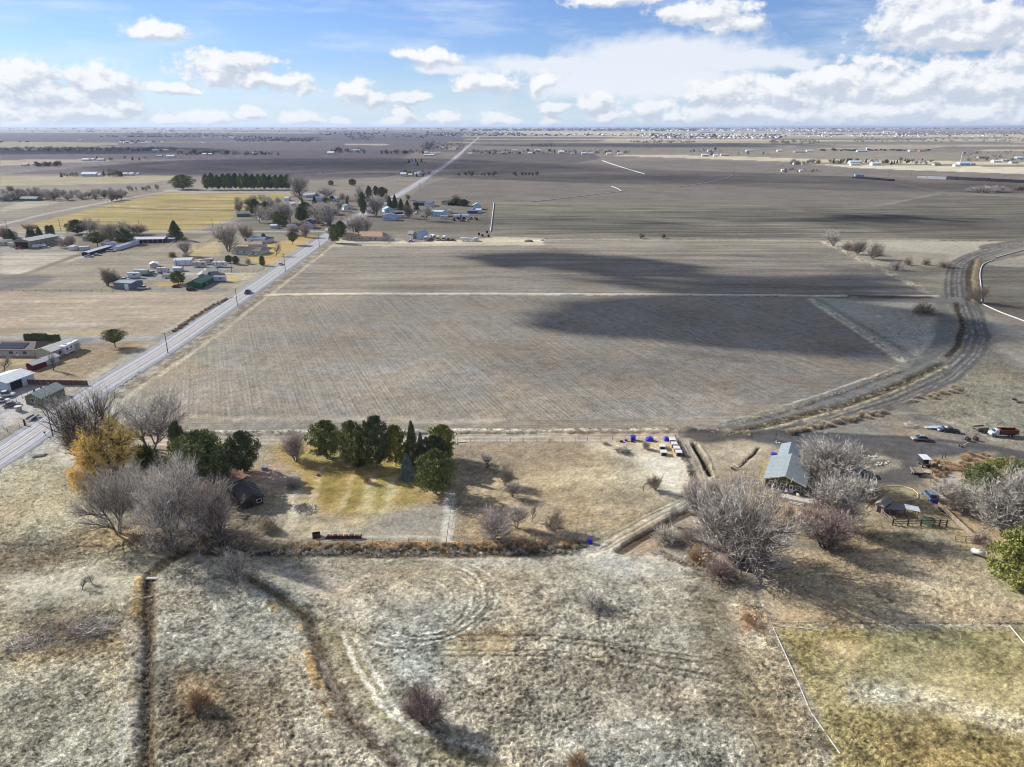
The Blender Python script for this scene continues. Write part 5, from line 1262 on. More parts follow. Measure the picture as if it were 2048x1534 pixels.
# ================================================================== near and middle trees
TREES = [
 ('heavy',196,945,768,140,'tall dark bare tree with thick spreading limbs beside the road'),
 ('heavy',168,925,800,95,'dark many-stemmed bare tree left of the thick limbed one, arching over the road'),
 ('bareA',302,902,790,150,'wide grey bare tree with open vase crown behind the golden willow'),
 ('willow',236,966,846,128,'golden yellow weeping willow near the road'),
 ('willow',170,990,930,64,'small golden willow at the edge of the rough pasture'),
 ('silver',237,1068,925,138,'silvery bare tree with dome crown at the left end of the yard'),
 ('silver',345,1095,918,160,'largest silver-grey bare tree of the left yard, dense fine twigs'),
 ('bareA',376,1045,935,96,'grey bare tree standing right behind the largest left yard tree'),
 ('rosy',440,1075,957,90,'slim pinkish grey bare tree beside the dark cabin'),
 ('bareB',470,1168,1108,66,'small bare tree on the pasture below the cabin'),
 ('shrub_green',292,925,882,62,'low green juniper under the wide grey bare tree'),
 ('pineA',408,968,858,112,'large dark green pine left of the gravelly yard'),
 ('pineC',436,968,886,60,'dense dark pine merging with the large pine of the left yard'),
 ('pineC',362,925,840,34,'slender pine leader rising at the left of the large pine'),
 ('pineC',489,946,860,66,'round dark green pine left of the open lawn'),
 ('rosy',592,922,862,52,'pinkish bare tree leaning at the corner of the lawn'),
 ('pineA',654,917,838,66,'leftmost green pine of the row behind the lawn'),
 ('pineA',706,930,838,58,'second green pine of the row behind the lawn'),
 ('pineC',754,936,828,62,'tallest dark pine in the middle of the lawn row'),
 ('shrub_green',720,930,908,30,'low green pine bush in front of the lawn row'),
 ('pineB',792,932,846,48,'yellow-green pine in the lawn row'),
 ('spruce',826,936,839,40,'dark spruce behind the small blue spruce in the lawn row'),
 ('bluespruce',843,934,862,26,'small blue spruce wedged in the lawn row'),
 ('pineB',884,920,847,58,'yellow-green pine at the right end of the lawn row beside the wire fence'),
 ('pineC',868,935,868,56,'dark pine in front of the yellow-green end pine'),
 ('pineA',872,988,896,76,'big bushy pine standing forward at the lawn corner by the fence'),
 ('bluespruce',815,958,905,34,'round blue spruce alone at the edge of the lawn'),
 ('sparse',974,936,896,46,'open bare tree highest in the middle paddock'),
 ('brownbare',1010,971,930,40,'dark stemmed bare shrub in the middle paddock'),
 ('pale',1025,994,963,34,'small pale bare tree below the dark stemmed shrub in the paddock'),
 ('rosy',985,1078,1022,84,'broad pinkish thicket at the lower left of the middle paddock'),
 ('pale',1033,1056,1010,44,'pale upright bare tree beside the pinkish thicket'),
 ('sparse',1064,1043,1003,18,'thin lone sapling in the middle paddock'),
 ('brownbare',1106,1062,1022,52,'fan shaped bare bush right of the thin sapling'),
 ('brownbare',1311,980,948,34,'dark bare bush near the curved hose ring in the paddock'),
 ('rosy',1290,898,882,18,'little rosy sapling left of the animal pens'),
 ('shrub_grey',1246,906,891,26,'low grey brush pile bush near the blue bins'),
 ('shrub_brown',1212,889,882,18,'tiny brown bush by the paddock track'),
 ('rosy',1386,1028,958,66,'pinkish tree at the head of the deep ditch'),
 ('rosy',1425,1010,960,46,'rosy sapling between the ditch tree and the great bare tree'),
 ('pale',1345,1052,1010,22,'thin pale sapling beside the diagonal track'),
 ('shrub_grey',1330,1082,1040,60,'grey brush along the deep ditch'),
 ('shrub_brown',1380,1085,1050,56,'brown brush right of the deep ditch'),
 ('greatC',1476,1132,958,215,'great spreading bare tree with pale twigs below the green house'),
 ('shrub_orange',1398,1122,1085,60,'rust coloured bush at the left foot of the great bare tree'),
 ('shrub_maroon',1440,1155,1110,80,'reddish brown bush in front of the great bare tree'),
 ('shrub_maroon',1578,1035,1000,24,'dark red bush in front of the deck'),
 ('pale',1660,975,880,118,'wide pale bare tree right behind the green house'),
 ('pale',1622,950,890,70,'pale bare tree against the right slope of the green roof'),
 ('pale',1672,1055,950,110,'pale bare tree between the deck and the wooden hut'),
 ('maroon',1645,1093,1015,104,'purple-red bare tree on the lawn below the deck'),
 ('brownbare',1722,1002,965,60,'small brown bare tree left of the wooden hut'),
 ('bareC',2012,1075,945,125,'big grey bare tree at the right edge behind the yard pines'),
 ('pale',1905,1020,962,80,'pale thicket right of the blue car'),
 ('brownbare',1925,1030,985,70,'dark stemmed thicket behind the corral corner'),
 ('pineA',1952,1000,925,66,'green pine left of the pair in the right yard'),
 ('pineB',1998,968,916,66,'yellow-green pine beside the dirt road at the right'),
 ('pineA',2042,965,920,60,'pine touching the right edge of the yard'),
 ('pineB',2046,1176,1064,140,'big bushy pine at the right edge of the lower pasture'),
 ('shrub_maroon',1962,1086,1060,48,'reddish dry bush by the end of the corral'),
 ('shrub_grey',1185,1213,1178,56,'dark tangled bush alone in the rough pasture'),
 ('maroon',850,1450,1378,84,'big purplish bush in the lower middle of the rough pasture'),
 ('shrub_orange',400,1415,1375,60,'tawny bush in the lower left pasture'),
 ('shrub_orange',1155,1535,1500,50,'rusty weed bush at the bottom edge of the pasture'),
 ('sparse',165,1180,1158,30,'stunted bare sapling left of the narrow pasture ditch'),
 ('sparse',185,1168,1150,24,'second stunted sapling beside the pasture ditch'),
 ('shrub_tan',536,1060,1030,44,'straw coloured clump of tall grass by the cabin'),
 ('shrub_brown',585,975,955,36,'low brown bush beside the gravel patch'),
 ('shrub_brown',735,965,940,20,'small dried bush on the lawn'),
 ('pineU',231,694,657,46,'lone umbrella shaped pine near the paved road'),
 ('sparse',8,742,712,34,'small bare tree in front of the solar roof house'),
 ('sparse',108,741,700,22,'thin leaning bare sapling beside the small sheds'),
 ('brownbare',215,572,536,44,'bare tree behind the blue-grey shed'),
 ('brownbare',228,570,545,28,'leaning bare tree touching the blue-grey shed'),
 ('pineA',357,568,541,30,'small round pine beside the green roofed house'),
 ('spruce',352,480,440,36,'tall dark spruce above the long pavilion'),
 ('pale',457,503,448,46,'tall pale cottonwood above the tan roofed house'),
 ('brownbare',491,482,450,30,'brown bare tree behind the slate roofed house'),
 ('sparse',552,512,484,24,'thin bare tree near the paved road shoulder'),
 ('columnar',525,531,511,12,'maroon-brown columnar cypress on the orange lawn'),
 ('columnar',528,484,466,10,'narrow dark cypress beside the slate roofed house'),
 ('pineU',586,490,463,24,'round pine on the yellow lawn near the junction'),
 ('pineC',458,526,510,16,'dark bush pine left of a pair in front of the white trailer row'),
 ('pineC',472,529,511,14,'dark bush pine right of a pair beside the travel trailer'),
 ('shrub_rosy',497,528,512,16,'small rosy bush right of the dark bush pines'),
 ('pale',372,512,480,30,'pale leafless poplars behind the white machine shed'),
 ('shrub_orange',345,514,500,18,'orange brush left of the leafless poplars'),
 ('shrub_rosy',372,516,503,26,'rosy brush under the leafless poplars'),
 ('spruce',24,484,457,22,'dark spruce left of the big metal barn'),
 ('spruce',60,477,455,16,'left spruce of three behind the big metal barn'),
 ('spruce',68,477,458,14,'middle spruce of three behind the big metal barn'),
 ('spruce',80,477,452,18,'right spruce of three behind the big metal barn'),
 ('columnar',99,474,450,13,'thick columnar conifer right of the metal barn'),
 ('columnar',107,473,449,8,'thin columnar conifer right of the metal barn'),
 ('pineC',156,468,438,38,'broad dark pine beside the country lane'),
 ('pineU',196,494,463,46,'wide olive pine in the left farmstead'),
 ('pineC',250,488,457,38,'broad dark pine left of the long pavilion'),
 ('bareB',176,470,436,34,'grey bare tree behind the broad dark pine'),
 ('bareA',196,470,438,34,'grey bare tree with upright limbs behind the left farmstead'),
 ('rosy',222,480,445,44,'rosy grey bare tree in the left farmstead'),
 ('bareB',250,468,440,34,'grey bare tree above the second broad pine'),
 ('brownbare',275,470,448,40,'brown thicket along the lane left of the pavilion'),
 ('rosy',140,495,470,40,'rosy bare tree in front of the white containers'),
 ('brownbare',12,478,452,30,'brown bare tree at the left edge by the metal barn'),
 ('brownbare',60,462,448,30,'brown thicket by the lane behind the three spruces'),
 ('pineA',366,379,348,44,'big isolated round pine behind the yellow field'),
 ('pale',600,399,348,38,'tall grey cottonwood at the end of the pine windbreak'),
 ('pineC',511,430,397,26,'dark pine at the left of the village trees'),
 ('pineC',532,432,402,24,'second dark pine in the village trees'),
 ('bareB',518,445,410,34,'violet grey bare tree under the first dark village pine'),
 ('bareC',556,448,405,50,'wide pale grey bare tree in the village trees'),
 ('bareB',582,446,402,44,'grey vase shaped bare tree in the village'),
 ('pineA',556,452,422,22,'green pine in front of the pale village trees'),
 ('pineA',568,453,428,20,'lower green pine beside the first in front of the village trees'),
 ('pineC',612,440,402,30,'tall dark pine in the middle of the village'),
 ('pineC',603,444,412,26,'dark pine leaning on the tall village pine'),
 ('pale',636,448,406,36,'pale bare tree right of the pink gabled house'),
 ('bareC',660,450,405,50,'dense grey bare tree beside the village road'),
 ('bareA',655,398,372,40,'grey bare tree behind the white village houses'),
 ('rosy',585,470,448,26,'small rosy tree by the lane in front of the village'),
 ('rosy',611,474,446,22,'rosy street tree in front of the pink gabled house'),
 ('pineA',670,486,448,24,'green pine at the road junction left of a taller one'),
 ('pineC',682,478,440,24,'taller dark pine at the road junction'),
 ('pale',713,472,428,44,'pale rosy bare tree behind the tan roofed house'),
 ('pale',733,468,436,32,'pale bare tree right behind the tan roofed house'),
 ('pineC',727,432,382,16,'tall dark narrow pine by the village bend'),
 ('pineC',739,408,370,14,'narrow pine behind the village bend'),
 ('pineC',752,393,371,12,'small pine left of a round one near the village bend'),
 ('pineC',765,396,373,22,'round dark pine near the village bend'),
 ('bareB',715,400,369,26,'grey bare tree behind the village bend'),
 ('pale',752,432,391,36,'pale bare tree between the village and the blue cottage'),
 ('spruce',780,418,392,16,'left dark spruce above the blue cottage'),
 ('spruce',790,416,388,16,'second dark spruce above the blue cottage'),
 ('spruce',802,420,396,16,'third dark spruce above the blue cottage'),
 ('spruce',815,422,399,16,'fourth dark spruce right of the blue cottage'),
 ('spruce',833,420,403,12,'lone dark spruce before the slate house'),
 ('brownbare',817,437,408,22,'bare tree in front of the dark carport'),
 ('bareB',851,442,408,34,'large bare tree below the slate house'),
 ('bareA',915,405,384,26,'bare tree above the long dark barn'),
 ('pineC',912,410,396,26,'dark pine beside the long dark barn'),
 ('pineC',928,412,398,22,'dark pine between the barn and the pale blue house'),
 ('pineA',662,371,360,12,'tiny round pine in the field behind the village'),
 ('pineA',705,371,357,16,'small round pine behind the village'),
 ('bareA',1667,492,461,40,'largest bare tree on the scrub above the upper field corner'),
 ('shrub_brown',1695,500,478,34,'brown thicket right of the largest scrub tree'),
 ('brownbare',1715,508,478,36,'bare thicket tree in the middle of the scrub edge'),
 ('brownbare',1745,518,484,40,'dark bare tree at the right of the scrub edge'),
 ('shrub_rosy',1792,540,515,34,'rosy brush low on the scrub slope'),
 ('shrub_brown',1815,530,510,20,'small brown bush on the scrub slope'),
 ('shrub_brown',1852,530,512,20,'small bush near the canal road on the scrub'),
 ('shrub_brown',1890,535,518,40,'rusty bush beside the canal road bend'),
 ('shrub_brown',1848,627,598,62,'wide brown bush above the canal fork'),
 ('brownbare',1956,606,568,44,'bare tree beside the white irrigation pipe'),
 ('brownbare',1281,477,465,16,'left tiny bare tree on the edge of the striped field'),
 ('brownbare',1327,477,465,12,'right tiny bare tree on the edge of the striped field'),
 ('shrub_grey',1965,384,368,80,'long grey thicket in the far right field'),
 ('shrub_grey',1995,383,369,60,'right end of the long grey thicket in the far field'),
 ('shrub_tan',2045,380,368,40,'tan thicket at the right edge of the far field'),
]
for t in TREES:
    far_ = t[2] < 500
    kw = {}
    tree(*t, **kw)
# dry brush rows: each clump a thing
def brush_row(pts, n, key, w, h, label, group, jit=1.5):
    wp = [G(*p) for p in pts]; tot = sum(math.dist(a, b) for a, b in zip(wp[:-1], wp[1:])); d = 0; k = 0
    for i in range(n):
        s = tot * (i + .5) / n; acc = 0
        for a, b in zip(wp[:-1], wp[1:]):
            L = math.dist(a, b)
            if acc + L >= s: f = (s - acc) / L; x, y = a[0] + (b[0] - a[0]) * f, a[1] + (b[1] - a[1]) * f; break
            acc += L
        x += rt.uniform(-jit, jit); y += rt.uniform(-jit, jit)
        o = obj('dry_bush', joined(key)); ww = w * rt.uniform(.7, 1.3)
        o.location = (x, y, gz(x, y) - .05); o.scale = (ww / 10, ww * rt.uniform(.8, 1.2) / 10, h * rt.uniform(.7, 1.3) / 10); o.rotation_euler = (0, 0, rt.uniform(0, 6))
        tag(o, label, 'shrub', group)
brush_row([(1572,868),(1640,852),(1710,838),(1765,822)], 34, 'shrub_tan', 2.6, 1.3, 'tan dry bush in the row along the lower side of the canal road', 'dry bushes along the canal road')
brush_row([(1826,802),(1870,790),(1905,782),(1930,776)], 16, 'shrub_tan', 2.6, 1.2, 'tan dry bush in the short row above the junk vehicles', 'dry bushes above the junk vehicles')
brush_row([(1868,965),(1876,940),(1888,922)], 12, 'shrub_orange', 1.6, 1.4, 'tawny dry bush in the column right of the slatted trailer', 'dry bushes right of the slatted trailer')
brush_row([(1900,950),(1925,930),(1960,920),(2000,915)], 26, 'shrub_orange', 2.4, 1.0, 'rusty dry bush in the weedy patch left of the yard pines', 'dry bushes left of the yard pines', 3)
brush_row([(600,1092),(760,1094),(900,1092),(1080,1091),(1175,1089)], 70, 'shrub_tan', 1.2, .7, 'tawny dry bush in the row along the yard ditch', 'orange bushes along the yard ditch', .6)
brush_row([(345,665),(400,628),(455,598)], 40, 'shrub_orange', 1.9, 1.0, 'rusty dry bush in the row left of the paved road', 'rusty bushes left of the paved road', .6)
STRIPS = [
 ([(430,1100),(700,1103),(1000,1103),(1160,1100)], 210, 'shrub_grey', 1.5, .7, .8),
 ([(1430,868),(1480,866),(1500,866)], 24, 'shrub_tan', 1.4, .7, 1.5),
 ([(1625,600),(1700,652),(1806,720)], 102, 'shrub_tan', 1.7, .7, .8),
 ([(1660,490),(1760,540),(1860,588)], 72, 'shrub_tan', 2.2, .8, 1.2),
 ([(297,1160),(296,1260),(292,1400),(287,1560)], 102, 'shrub_tan', 1.1, .6, .5),
 ([(570,1200),(640,1290),(690,1420),(800,1530)], 102, 'shrub_tan', 1.1, .5, .8),
 ([(1475,1160),(1510,1230),(1560,1350),(1640,1520)], 132, 'shrub_tan', 1.5, .6, 1.8),
 ([(1490,1235),(1520,1258)], 36, 'shrub_orange', 1.6, .9, 1.2),
 ([(1400,862),(1560,826),(1700,780),(1800,742)], 120, 'shrub_tan', 1.5, .6, .5),
 ([(1480,862),(1600,836),(1750,788),(1880,735)], 132, 'shrub_tan', 1.5, .7, 1.8),
 ([(230,868),(600,864),(1000,860),(1380,858)], 210, 'shrub_tan', 1.4, .5, .3),
 ([(900,1275),(960,1268),(1030,1265)], 36, 'shrub_orange', 1.5, .6, 1.6),
 ([(1330,1110),(1400,1130),(1470,1170)], 48, 'shrub_brown', 2.2, 1.0, 2.5),
 ([(255,1075),(300,1085),(420,1095),(500,1090)], 66, 'shrub_brown', 2.4, 1.1, 2.2),
]
def along(wp, n, jit):
    tot = sum(math.dist(a, b) for a, b in zip(wp[:-1], wp[1:]))
    for i in range(n):
        s_ = tot * rt.random(); acc = 0
        for a, b in zip(wp[:-1], wp[1:]):
            L = math.dist(a, b)
            if acc + L >= s_: f = (s_ - acc) / L; yield a[0] + (b[0] - a[0]) * f + rt.gauss(0, jit * .6), a[1] + (b[1] - a[1]) * f + rt.gauss(0, jit * .6); break
            acc += L
CL = {}
for pts, n, key, w, h, jit in STRIPS:
    c = CL.setdefault(key, Clumps())
    for x, y in along([G(*p) for p in pts], n, jit): 
        q = rt.uniform(.35, 1.1); c.add(x, y, gz(x, y) - .05, w * q, h * q, 34)
mm = {'shrub_tan': (brush_t, 'straw'), 'shrub_orange': (brush_o, 'rusty'), 'shrub_grey': (twig_g, 'grey'), 'shrub_brown': (twig_b, 'brown')}
wc = {k: CL.setdefault(k, Clumps()) for k in ('shrub_tan', 'shrub_orange', 'shrub_brown', 'shrub_grey')}
for i in range(5200):          # weeds standing over the rough pasture
    px, py = rt.choice([(rt.uniform(-60, 285), rt.uniform(935, 1550)), (rt.uniform(310, 640), rt.uniform(1170, 1550)), (rt.uniform(640, 1560), rt.uniform(1180, 1550)), (rt.uniform(1850, 2080), rt.uniform(660, 860)), (rt.uniform(1640, 1930), rt.uniform(490, 700))])
    x, y = G(px, py); q = float(fbm(np.array([x / 9]), np.array([y / 9]), 15, 3)[0])
    if rt.random() > (q - .3) * 2.6: continue
    k = 'shrub_brown' if q > .62 else 'shrub_orange' if (q > .56 and rt.random() < .4) else 'shrub_grey' if rt.random() < .3 else 'shrub_tan'
    s_ = rt.uniform(.35, .9); wc[k].add(x, y, gz(x, y) - .03, s_, s_ * .55, 16, .028)
for key, c in CL.items(): c.build('dry_weeds', mm[key][0], mm[key][1] + ' weed tufts along banks and verges')
# brush piles
def brush_pile(px, py, w, label, n=260, m=None):
    x, y = G(px, py); r = random.Random(int(px)); out = []
    for i in range(n):
        a = r.uniform(0, 6.28); rr = w * .5 * math.sqrt(r.random()); p = Vector((math.cos(a) * rr, math.sin(a) * rr * .7, r.random() ** 2 * .8 * (1 - rr / w)))
        d = Vector((r.uniform(-1, 1), r.uniform(-1, 1), r.uniform(-.1, .45))).normalized(); out.append((*p, *(p + d * r.uniform(.8, 2.4)), r.uniform(.03, .06), .01))
    TV, TF = [], []; tubes(out, 3, TV, TF); o = obj('brush_pile', pack('brush_pile', TV, TF, m or twig_b)); o.location = (x, y, gz(x, y)); tag(o, label, 'brush pile')
brush_pile(130, 1272, 13, 'big tangled pile of cut branches in the left pasture', 520)
brush_pile(185, 1255, 8, 'smaller pile of cut branches behind the big pile', 300, twig_g)
brush_pile(60, 1285, 7, 'grey branch heap at the left end of the big pile', 200, twig_g)
brush_pile(1245, 903, 3.2, 'heap of dark prunings near the blue bins', 160, bark_d)
brush_pile(445, 1075, 3.5, 'heap of logs and branches at the foot of the slim pink tree', 60)
brush_pile(1820, 852, 3.5, 'heap of grey rubbish and branches above the dirt track', 160, twig_g)

# windbreak of pines
for i in range(15):
    px = 414 + i * 11.6; tree('pineC' if i % 3 else 'pineA', px, 380 - (i % 2), 345 + rt.uniform(-1, 4), 15, ('leftmost', 'second', 'third', 'fourth', 'fifth', 'sixth', 'seventh', 'middle', 'ninth', 'tenth', 'eleventh', 'twelfth', 'thirteenth', 'fourteenth', 'rightmost')[i] + ' dark pine, counted from the left, in the windbreak behind the yellow field', group='pines of the long windbreak')
# arborvitae hedge
for i in range(12):
    tree('columnar', 53 + i * 6.0, 684 + (i % 2) * .5, 667 + rt.uniform(-1, 1.5) - (2 if i < 8 else -1), 7.5, ('leftmost', 'second', 'third', 'fourth', 'fifth', 'sixth', 'seventh', 'eighth', 'ninth', 'tenth', 'eleventh', 'rightmost')[i] + ' columnar conifer, counted from the left, in the hedge behind the garage', group='hedge conifers behind the garage')
# grove left
FARC = Clumps()
def grove(n, x0, x1, y0, y1, h0, h1, keys, label, group, wf=1.0, name=None):
    if y0 < 312:               # the smaller ones of a far belt go into the mass of far trees
        for _ in range(int(n * (1.6 if y0 > 292 else 3.0))):
            x, y = G(rt.uniform(x0, x1), rt.uniform(y0 - .6, y1)); h = rt.uniform(h0, h1) * .8; FARC.add(x, y, 0, h * wf * 1.1, h, 46, .035)
        if y0 < 292: return
        n = int(n * .42)
    for i in range(n):
        px = x0 + (x1 - x0) * (i + rt.random()) / n; py = rt.uniform(y0, y1); h = rt.uniform(h0, h1); k = rt.choice(keys)
        x, y = G(px, py); w = h * wf * rt.uniform(.8, 1.2) * (.55 if k in ('spruce', 'columnar') else 1)
        nm = 'pine_tree' if k.startswith('pine') else 'spruce_tree' if k == 'spruce' else 'columnar_conifer' if k == 'columnar' else 'shrub' if k.startswith('shrub') else 'bare_tree'
        o = obj(nm, joined(k)); o.location = (x, y, -.05); o.rotation_euler = (0, 0, rt.uniform(0, 6.28)); o.scale = (w / 10, w / 10, h / 10); tag(o, label, 'tree', group)
BR = ['bareA', 'bareB', 'bareC', 'brownbare']
grove(34, 95, 250, 390, 403, 7, 11, BR, 'violet grey bare tree in the dense grove left of the yellow field', 'trees of the dense left grove')
grove(20, 0, 100, 385, 402, 7, 11, BR + ['spruce'], 'tree in the mixed grove at the left edge', 'trees of the mixed left edge grove')
grove(16, 470, 560, 405, 432, 7, 11, BR, 'grey bare tree among the dense left village trees', 'bare trees of the left village')
grove(16, 590, 700, 395, 432, 6, 10, BR + ['pineC', 'spruce'], 'tree between the houses of the village', 'trees between the village houses')
grove(9, 690, 830, 400, 424, 6, 10, BR + ['spruce'], 'tree right of the village road', 'trees right of the village road')
grove(8, 255, 320, 374, 383, 5, 8, BR, 'bare tree scattered right of the dense left grove', 'scattered trees right of the left grove')
grove(12, 70, 125, 330, 334, 7, 11, BR + ['spruce', 'pineC'], 'tree round the far left homestead', 'trees round the far left homestead')
grove(10, 120, 165, 351, 354, 5, 8, BR + ['spruce'], 'tree round the long white roofed farm', 'trees round the white roofed farm')
grove(6, 205, 245, 350, 354, 8, 14, ['bareA', 'pineC', 'spruce'], 'tall tree right of the long white roofed farm', 'tall trees by the white roofed farm')
grove(7, 190, 300, 318, 322, 7, 12, ['bareA', 'spruce'], 'tree in the row of far left houses', 'trees by the far left houses')
grove(60, 0, 350, 298, 303, 9, 15, BR, 'bare tree in the long dark belt across the far left fields', 'trees of the far left belt', 1.3)
grove(34, 355, 460, 305, 310, 8, 13, BR + ['pineC'], 'tree in the belt left of the far white barn', 'trees of the belt left of the white barn', 1.3)
grove(22, 460, 560, 306, 311, 7, 12, BR + ['spruce'], 'tree near the far white barn', 'trees near the far white barn', 1.1)
grove(24, 660, 730, 300, 307, 8, 14, BR + ['spruce', 'spruce', 'pineC'], 'tree in the far hamlet left of the road', 'trees of the far hamlet', 1.0)
grove(22, 760, 850, 303, 309, 8, 13, ['spruce', 'pineC', 'bareB', 'bareC'], 'tree in the hamlet close to the road', 'trees of the roadside hamlet', 1.0)
grove(26, 840, 930, 288, 300, 10, 16, BR + ['pineC', 'spruce'], 'tree in the roadside hamlet seen before the far bend', 'trees before the far bend', 1.0)
grove(8, 850, 870, 286, 300, 12, 18, BR, 'tall bare tree left of the far road', 'tall bare trees left of the far road')
grove(8, 815, 850, 322, 331, 6, 10, ['spruce', 'bareB', 'brownbare'], 'tree round the lone homestead near the road', 'trees of the lone homestead')
grove(9, 800, 860, 349, 354, 6, 10, ['brownbare', 'bareB', 'spruce'], 'tree round the white cottages near the road', 'trees of the white cottages')
grove(34, 940, 1120, 303, 309, 7, 12, BR + ['spruce', 'pineC'], 'tree in the hamlet right of the far road', 'trees of the hamlet right of the far road', 1.0)
grove(20, 1120, 1260, 303, 309, 7, 12, BR + ['spruce'], 'tree at the right end of the far hamlet', 'trees at the right end of the far hamlet', 1.0)
grove(10, 1380, 1440, 300, 306, 7, 11, ['spruce', 'pineC', 'bareB'], 'tree round the far farm right of centre', 'trees of the far farm right of centre')
grove(10, 1400, 1540, 306, 311, 6, 10, ['brownbare', 'spruce'], 'tree by the pale barns on the tan strip', 'trees by the pale barns')
grove(12, 910, 995, 349, 353, 4, 9, ['brownbare', 'bareA'], 'dark leafless tree along the field ditch right of the road', 'leafless trees along the field ditch')
grove(8, 1025, 1075, 349, 353, 4, 8, ['brownbare'], 'dark leafless sapling along the field ditch near the middle', 'saplings along the field ditch')
grove(12, 1580, 1640, 325, 330, 7, 12, BR, 'bare tree of the homestead on the tan strip', 'trees of the tan strip homestead', 1.2)
grove(46, 1660, 1870, 322, 330, 6, 12, BR + ['spruce', 'pineC', 'pale'], 'tree in the farm belt along the pale right strip', 'trees of the right farm belt', 1.0)
grove(26, 1920, 2060, 305, 325, 6, 11, BR + ['pale'], 'tree in the village at the right edge', 'trees of the right edge village', 1.0)
grove(14, 1565, 1640, 340, 346, 4, 7, ['brownbare', 'bareB'], 'small tree of the homestead in the dark right field', 'trees in the dark right field')
grove(22, 1540, 1640, 282, 288, 10, 16, ['pineC', 'bareB'], 'tree of the dark grove on the far right', 'trees of the dark far right grove', 1.2)
grove(24, 1260, 1390, 283, 287, 8, 13, BR, 'tree of the thin belt in the far right fields', 'trees of the thin far belt', 1.3)
grove(60, 470, 640, 276, 284, 9, 14, BR, 'tree', 'g', 1.4)
grove(50, 250, 460, 266, 272, 12, 18, BR, 'tree', 'g', 1.4)
grove(60, 1300, 1560, 270, 280, 9, 14, BR, 'tree', 'g', 1.3)
grove(40, 1700, 2050, 276, 284, 9, 14, BR, 'tree', 'g', 1.3)
grove(12, 1060, 1110, 290, 294, 8, 12, BR + ['pineC'], 'tree of the little dark copse beyond the hamlet', 'trees of the dark copse')
grove(16, 700, 750, 272, 281, 12, 18, ['pineC', 'bareB', 'spruce'], 'tree of the distant copse left of the road', 'trees of the distant copse')
FARC.build('far_trees', leafmat('far_crowns', (.095, .088, .088), .5), 'smaller trees of the far belts and hamlets')
# ================================================================== buildings
B = building
WHT, OFF = (232,232,232), (205,200,190)
e, L, D = B('house', 'olive green house with grey gable roof, white trim and deck', (1529,975), (1605,990.5), 12.5, 2.6, 1.4, (104,104,56), (150,160,162), 'across', over=.5, wins=((1.0,1.35,1.5,.75),(3.4,1.25,1.2,.6),(6.7,1.0,1.1,1.0)), doors=((5.3,.9,2.05),), wins_r=((2,1.2,1.2,1),(6,1.2,1.2,1)))
part('base_board', trim_w, e, lambda V, Fc: box(V, Fc, 0.02, 5.2, -.05, -.003, .0, .22))
for s in (0, 1):
    part('barge_board', trim_w, e, lambda V, Fc: prism(V, Fc, [(-.5, 2.6 - .5 * .326 - .1), (L / 2, 4.0), (L / 2, 4.28), (-.5, 2.6 - .5 * .326 + .2)] if s == 0 else [(L + .5, 2.6 - .5 * .326 - .1), (L + .5, 2.6 - .5 * .326 + .2), (L / 2, 4.28), (L / 2, 4.0)], -.56, -.505))
e, L, D = B('shed', 'grey-green lean-to shed roof standing behind the green house', (1556,933), (1588,939), 7.5, 2.9, .8, (110,112,70), (150,162,164), 'across', over=.5)
e, L, D = B('shed', 'small white roofed shed behind the grey-green lean-to', (1570,915), (1582,917), 3, 2.6, .3, (180,180,176), (225,225,225), 'across', over=.2)
# cabin in the left yard
e, L, D = B('cabin', 'weathered dark brown cabin with low roof under the bare trees', (488,1019), (527,1008), 7.5, 1.9, 1.3, (84,70,62), (86,80,78), 'across', over=.5, openings=(('f',.6,1.4,1.6),), wins=((3.0,.8,.9,.7),))
for i in range(6): part('skylight' if i == 5 else 'roof_batten', pmat((150,148,146)), e, lambda V, Fc: prism(V, Fc, [(L * .55 + .2, 1.9 + 1.3 * .9 + .3), (L + .3, 1.9 + .25), (L + .3, 1.9 + .31), (L * .55 + .2, 1.9 + 1.3 * .9 + .37)], .5 + i * 1.2, .62 + i * 1.2))
e, L, D = B('shed', 'grey lean-to shed left of the dark brown cabin', (466,994), (492,985), 4.5, 1.6, .5, (120,112,104), (150,146,142), 'along', over=.3)
part('rafter', pmat((60,50,44)), e, lambda V, Fc: box(V, Fc, -.4, L + 1.5, 2.0, 2.2, 2.3, 2.45))
# left homesteads
e, L, D = B('house', 'long low house with dark brown roof and solar panels', (-70,712), (70,713), 10, 2.6, 1.7, (205,196,190), (112,98,92), 'along', hip=.35, over=.6, wins=((8,.9,1.4,1.1),(17,.9,1.4,1.1),(22,.9,1.6,1.1)), doors=((19.3,1.0,2.05),))
pm = mat('solar_cell', (0.012, 0.016, 0.035), 0.18, spec=.6)
for i in range(9):
    for j in range(2):
        x0 = 12.2 + i * 1.15; y0 = .4 + j * 1.8
        s = 1.8 / 5.6
        part('solar_panel', pm, e, lambda V, Fc: (V.extend([(x0, y0, 2.62 + (y0 + .6) * s + .16), (x0 + 1.08, y0, 2.62 + (y0 + .6) * s + .16), (x0 + 1.08, y0 + 1.65, 2.62 + (y0 + 2.25) * s + .16), (x0, y0 + 1.65, 2.62 + (y0 + 2.25) * s + .16), (x0, y0, 2.62 + (y0 + .6) * s + .09), (x0 + 1.08, y0, 2.62 + (y0 + .6) * s + .09), (x0 + 1.08, y0 + 1.65, 2.62 + (y0 + 2.25) * s + .09), (x0, y0 + 1.65, 2.62 + (y0 + 2.25) * s + .09)]), Fc.extend([(0, 1, 2, 3), (0, 4, 5, 1), (1, 5, 6, 2), (2, 6, 7, 3), (3, 7, 4, 0)])))
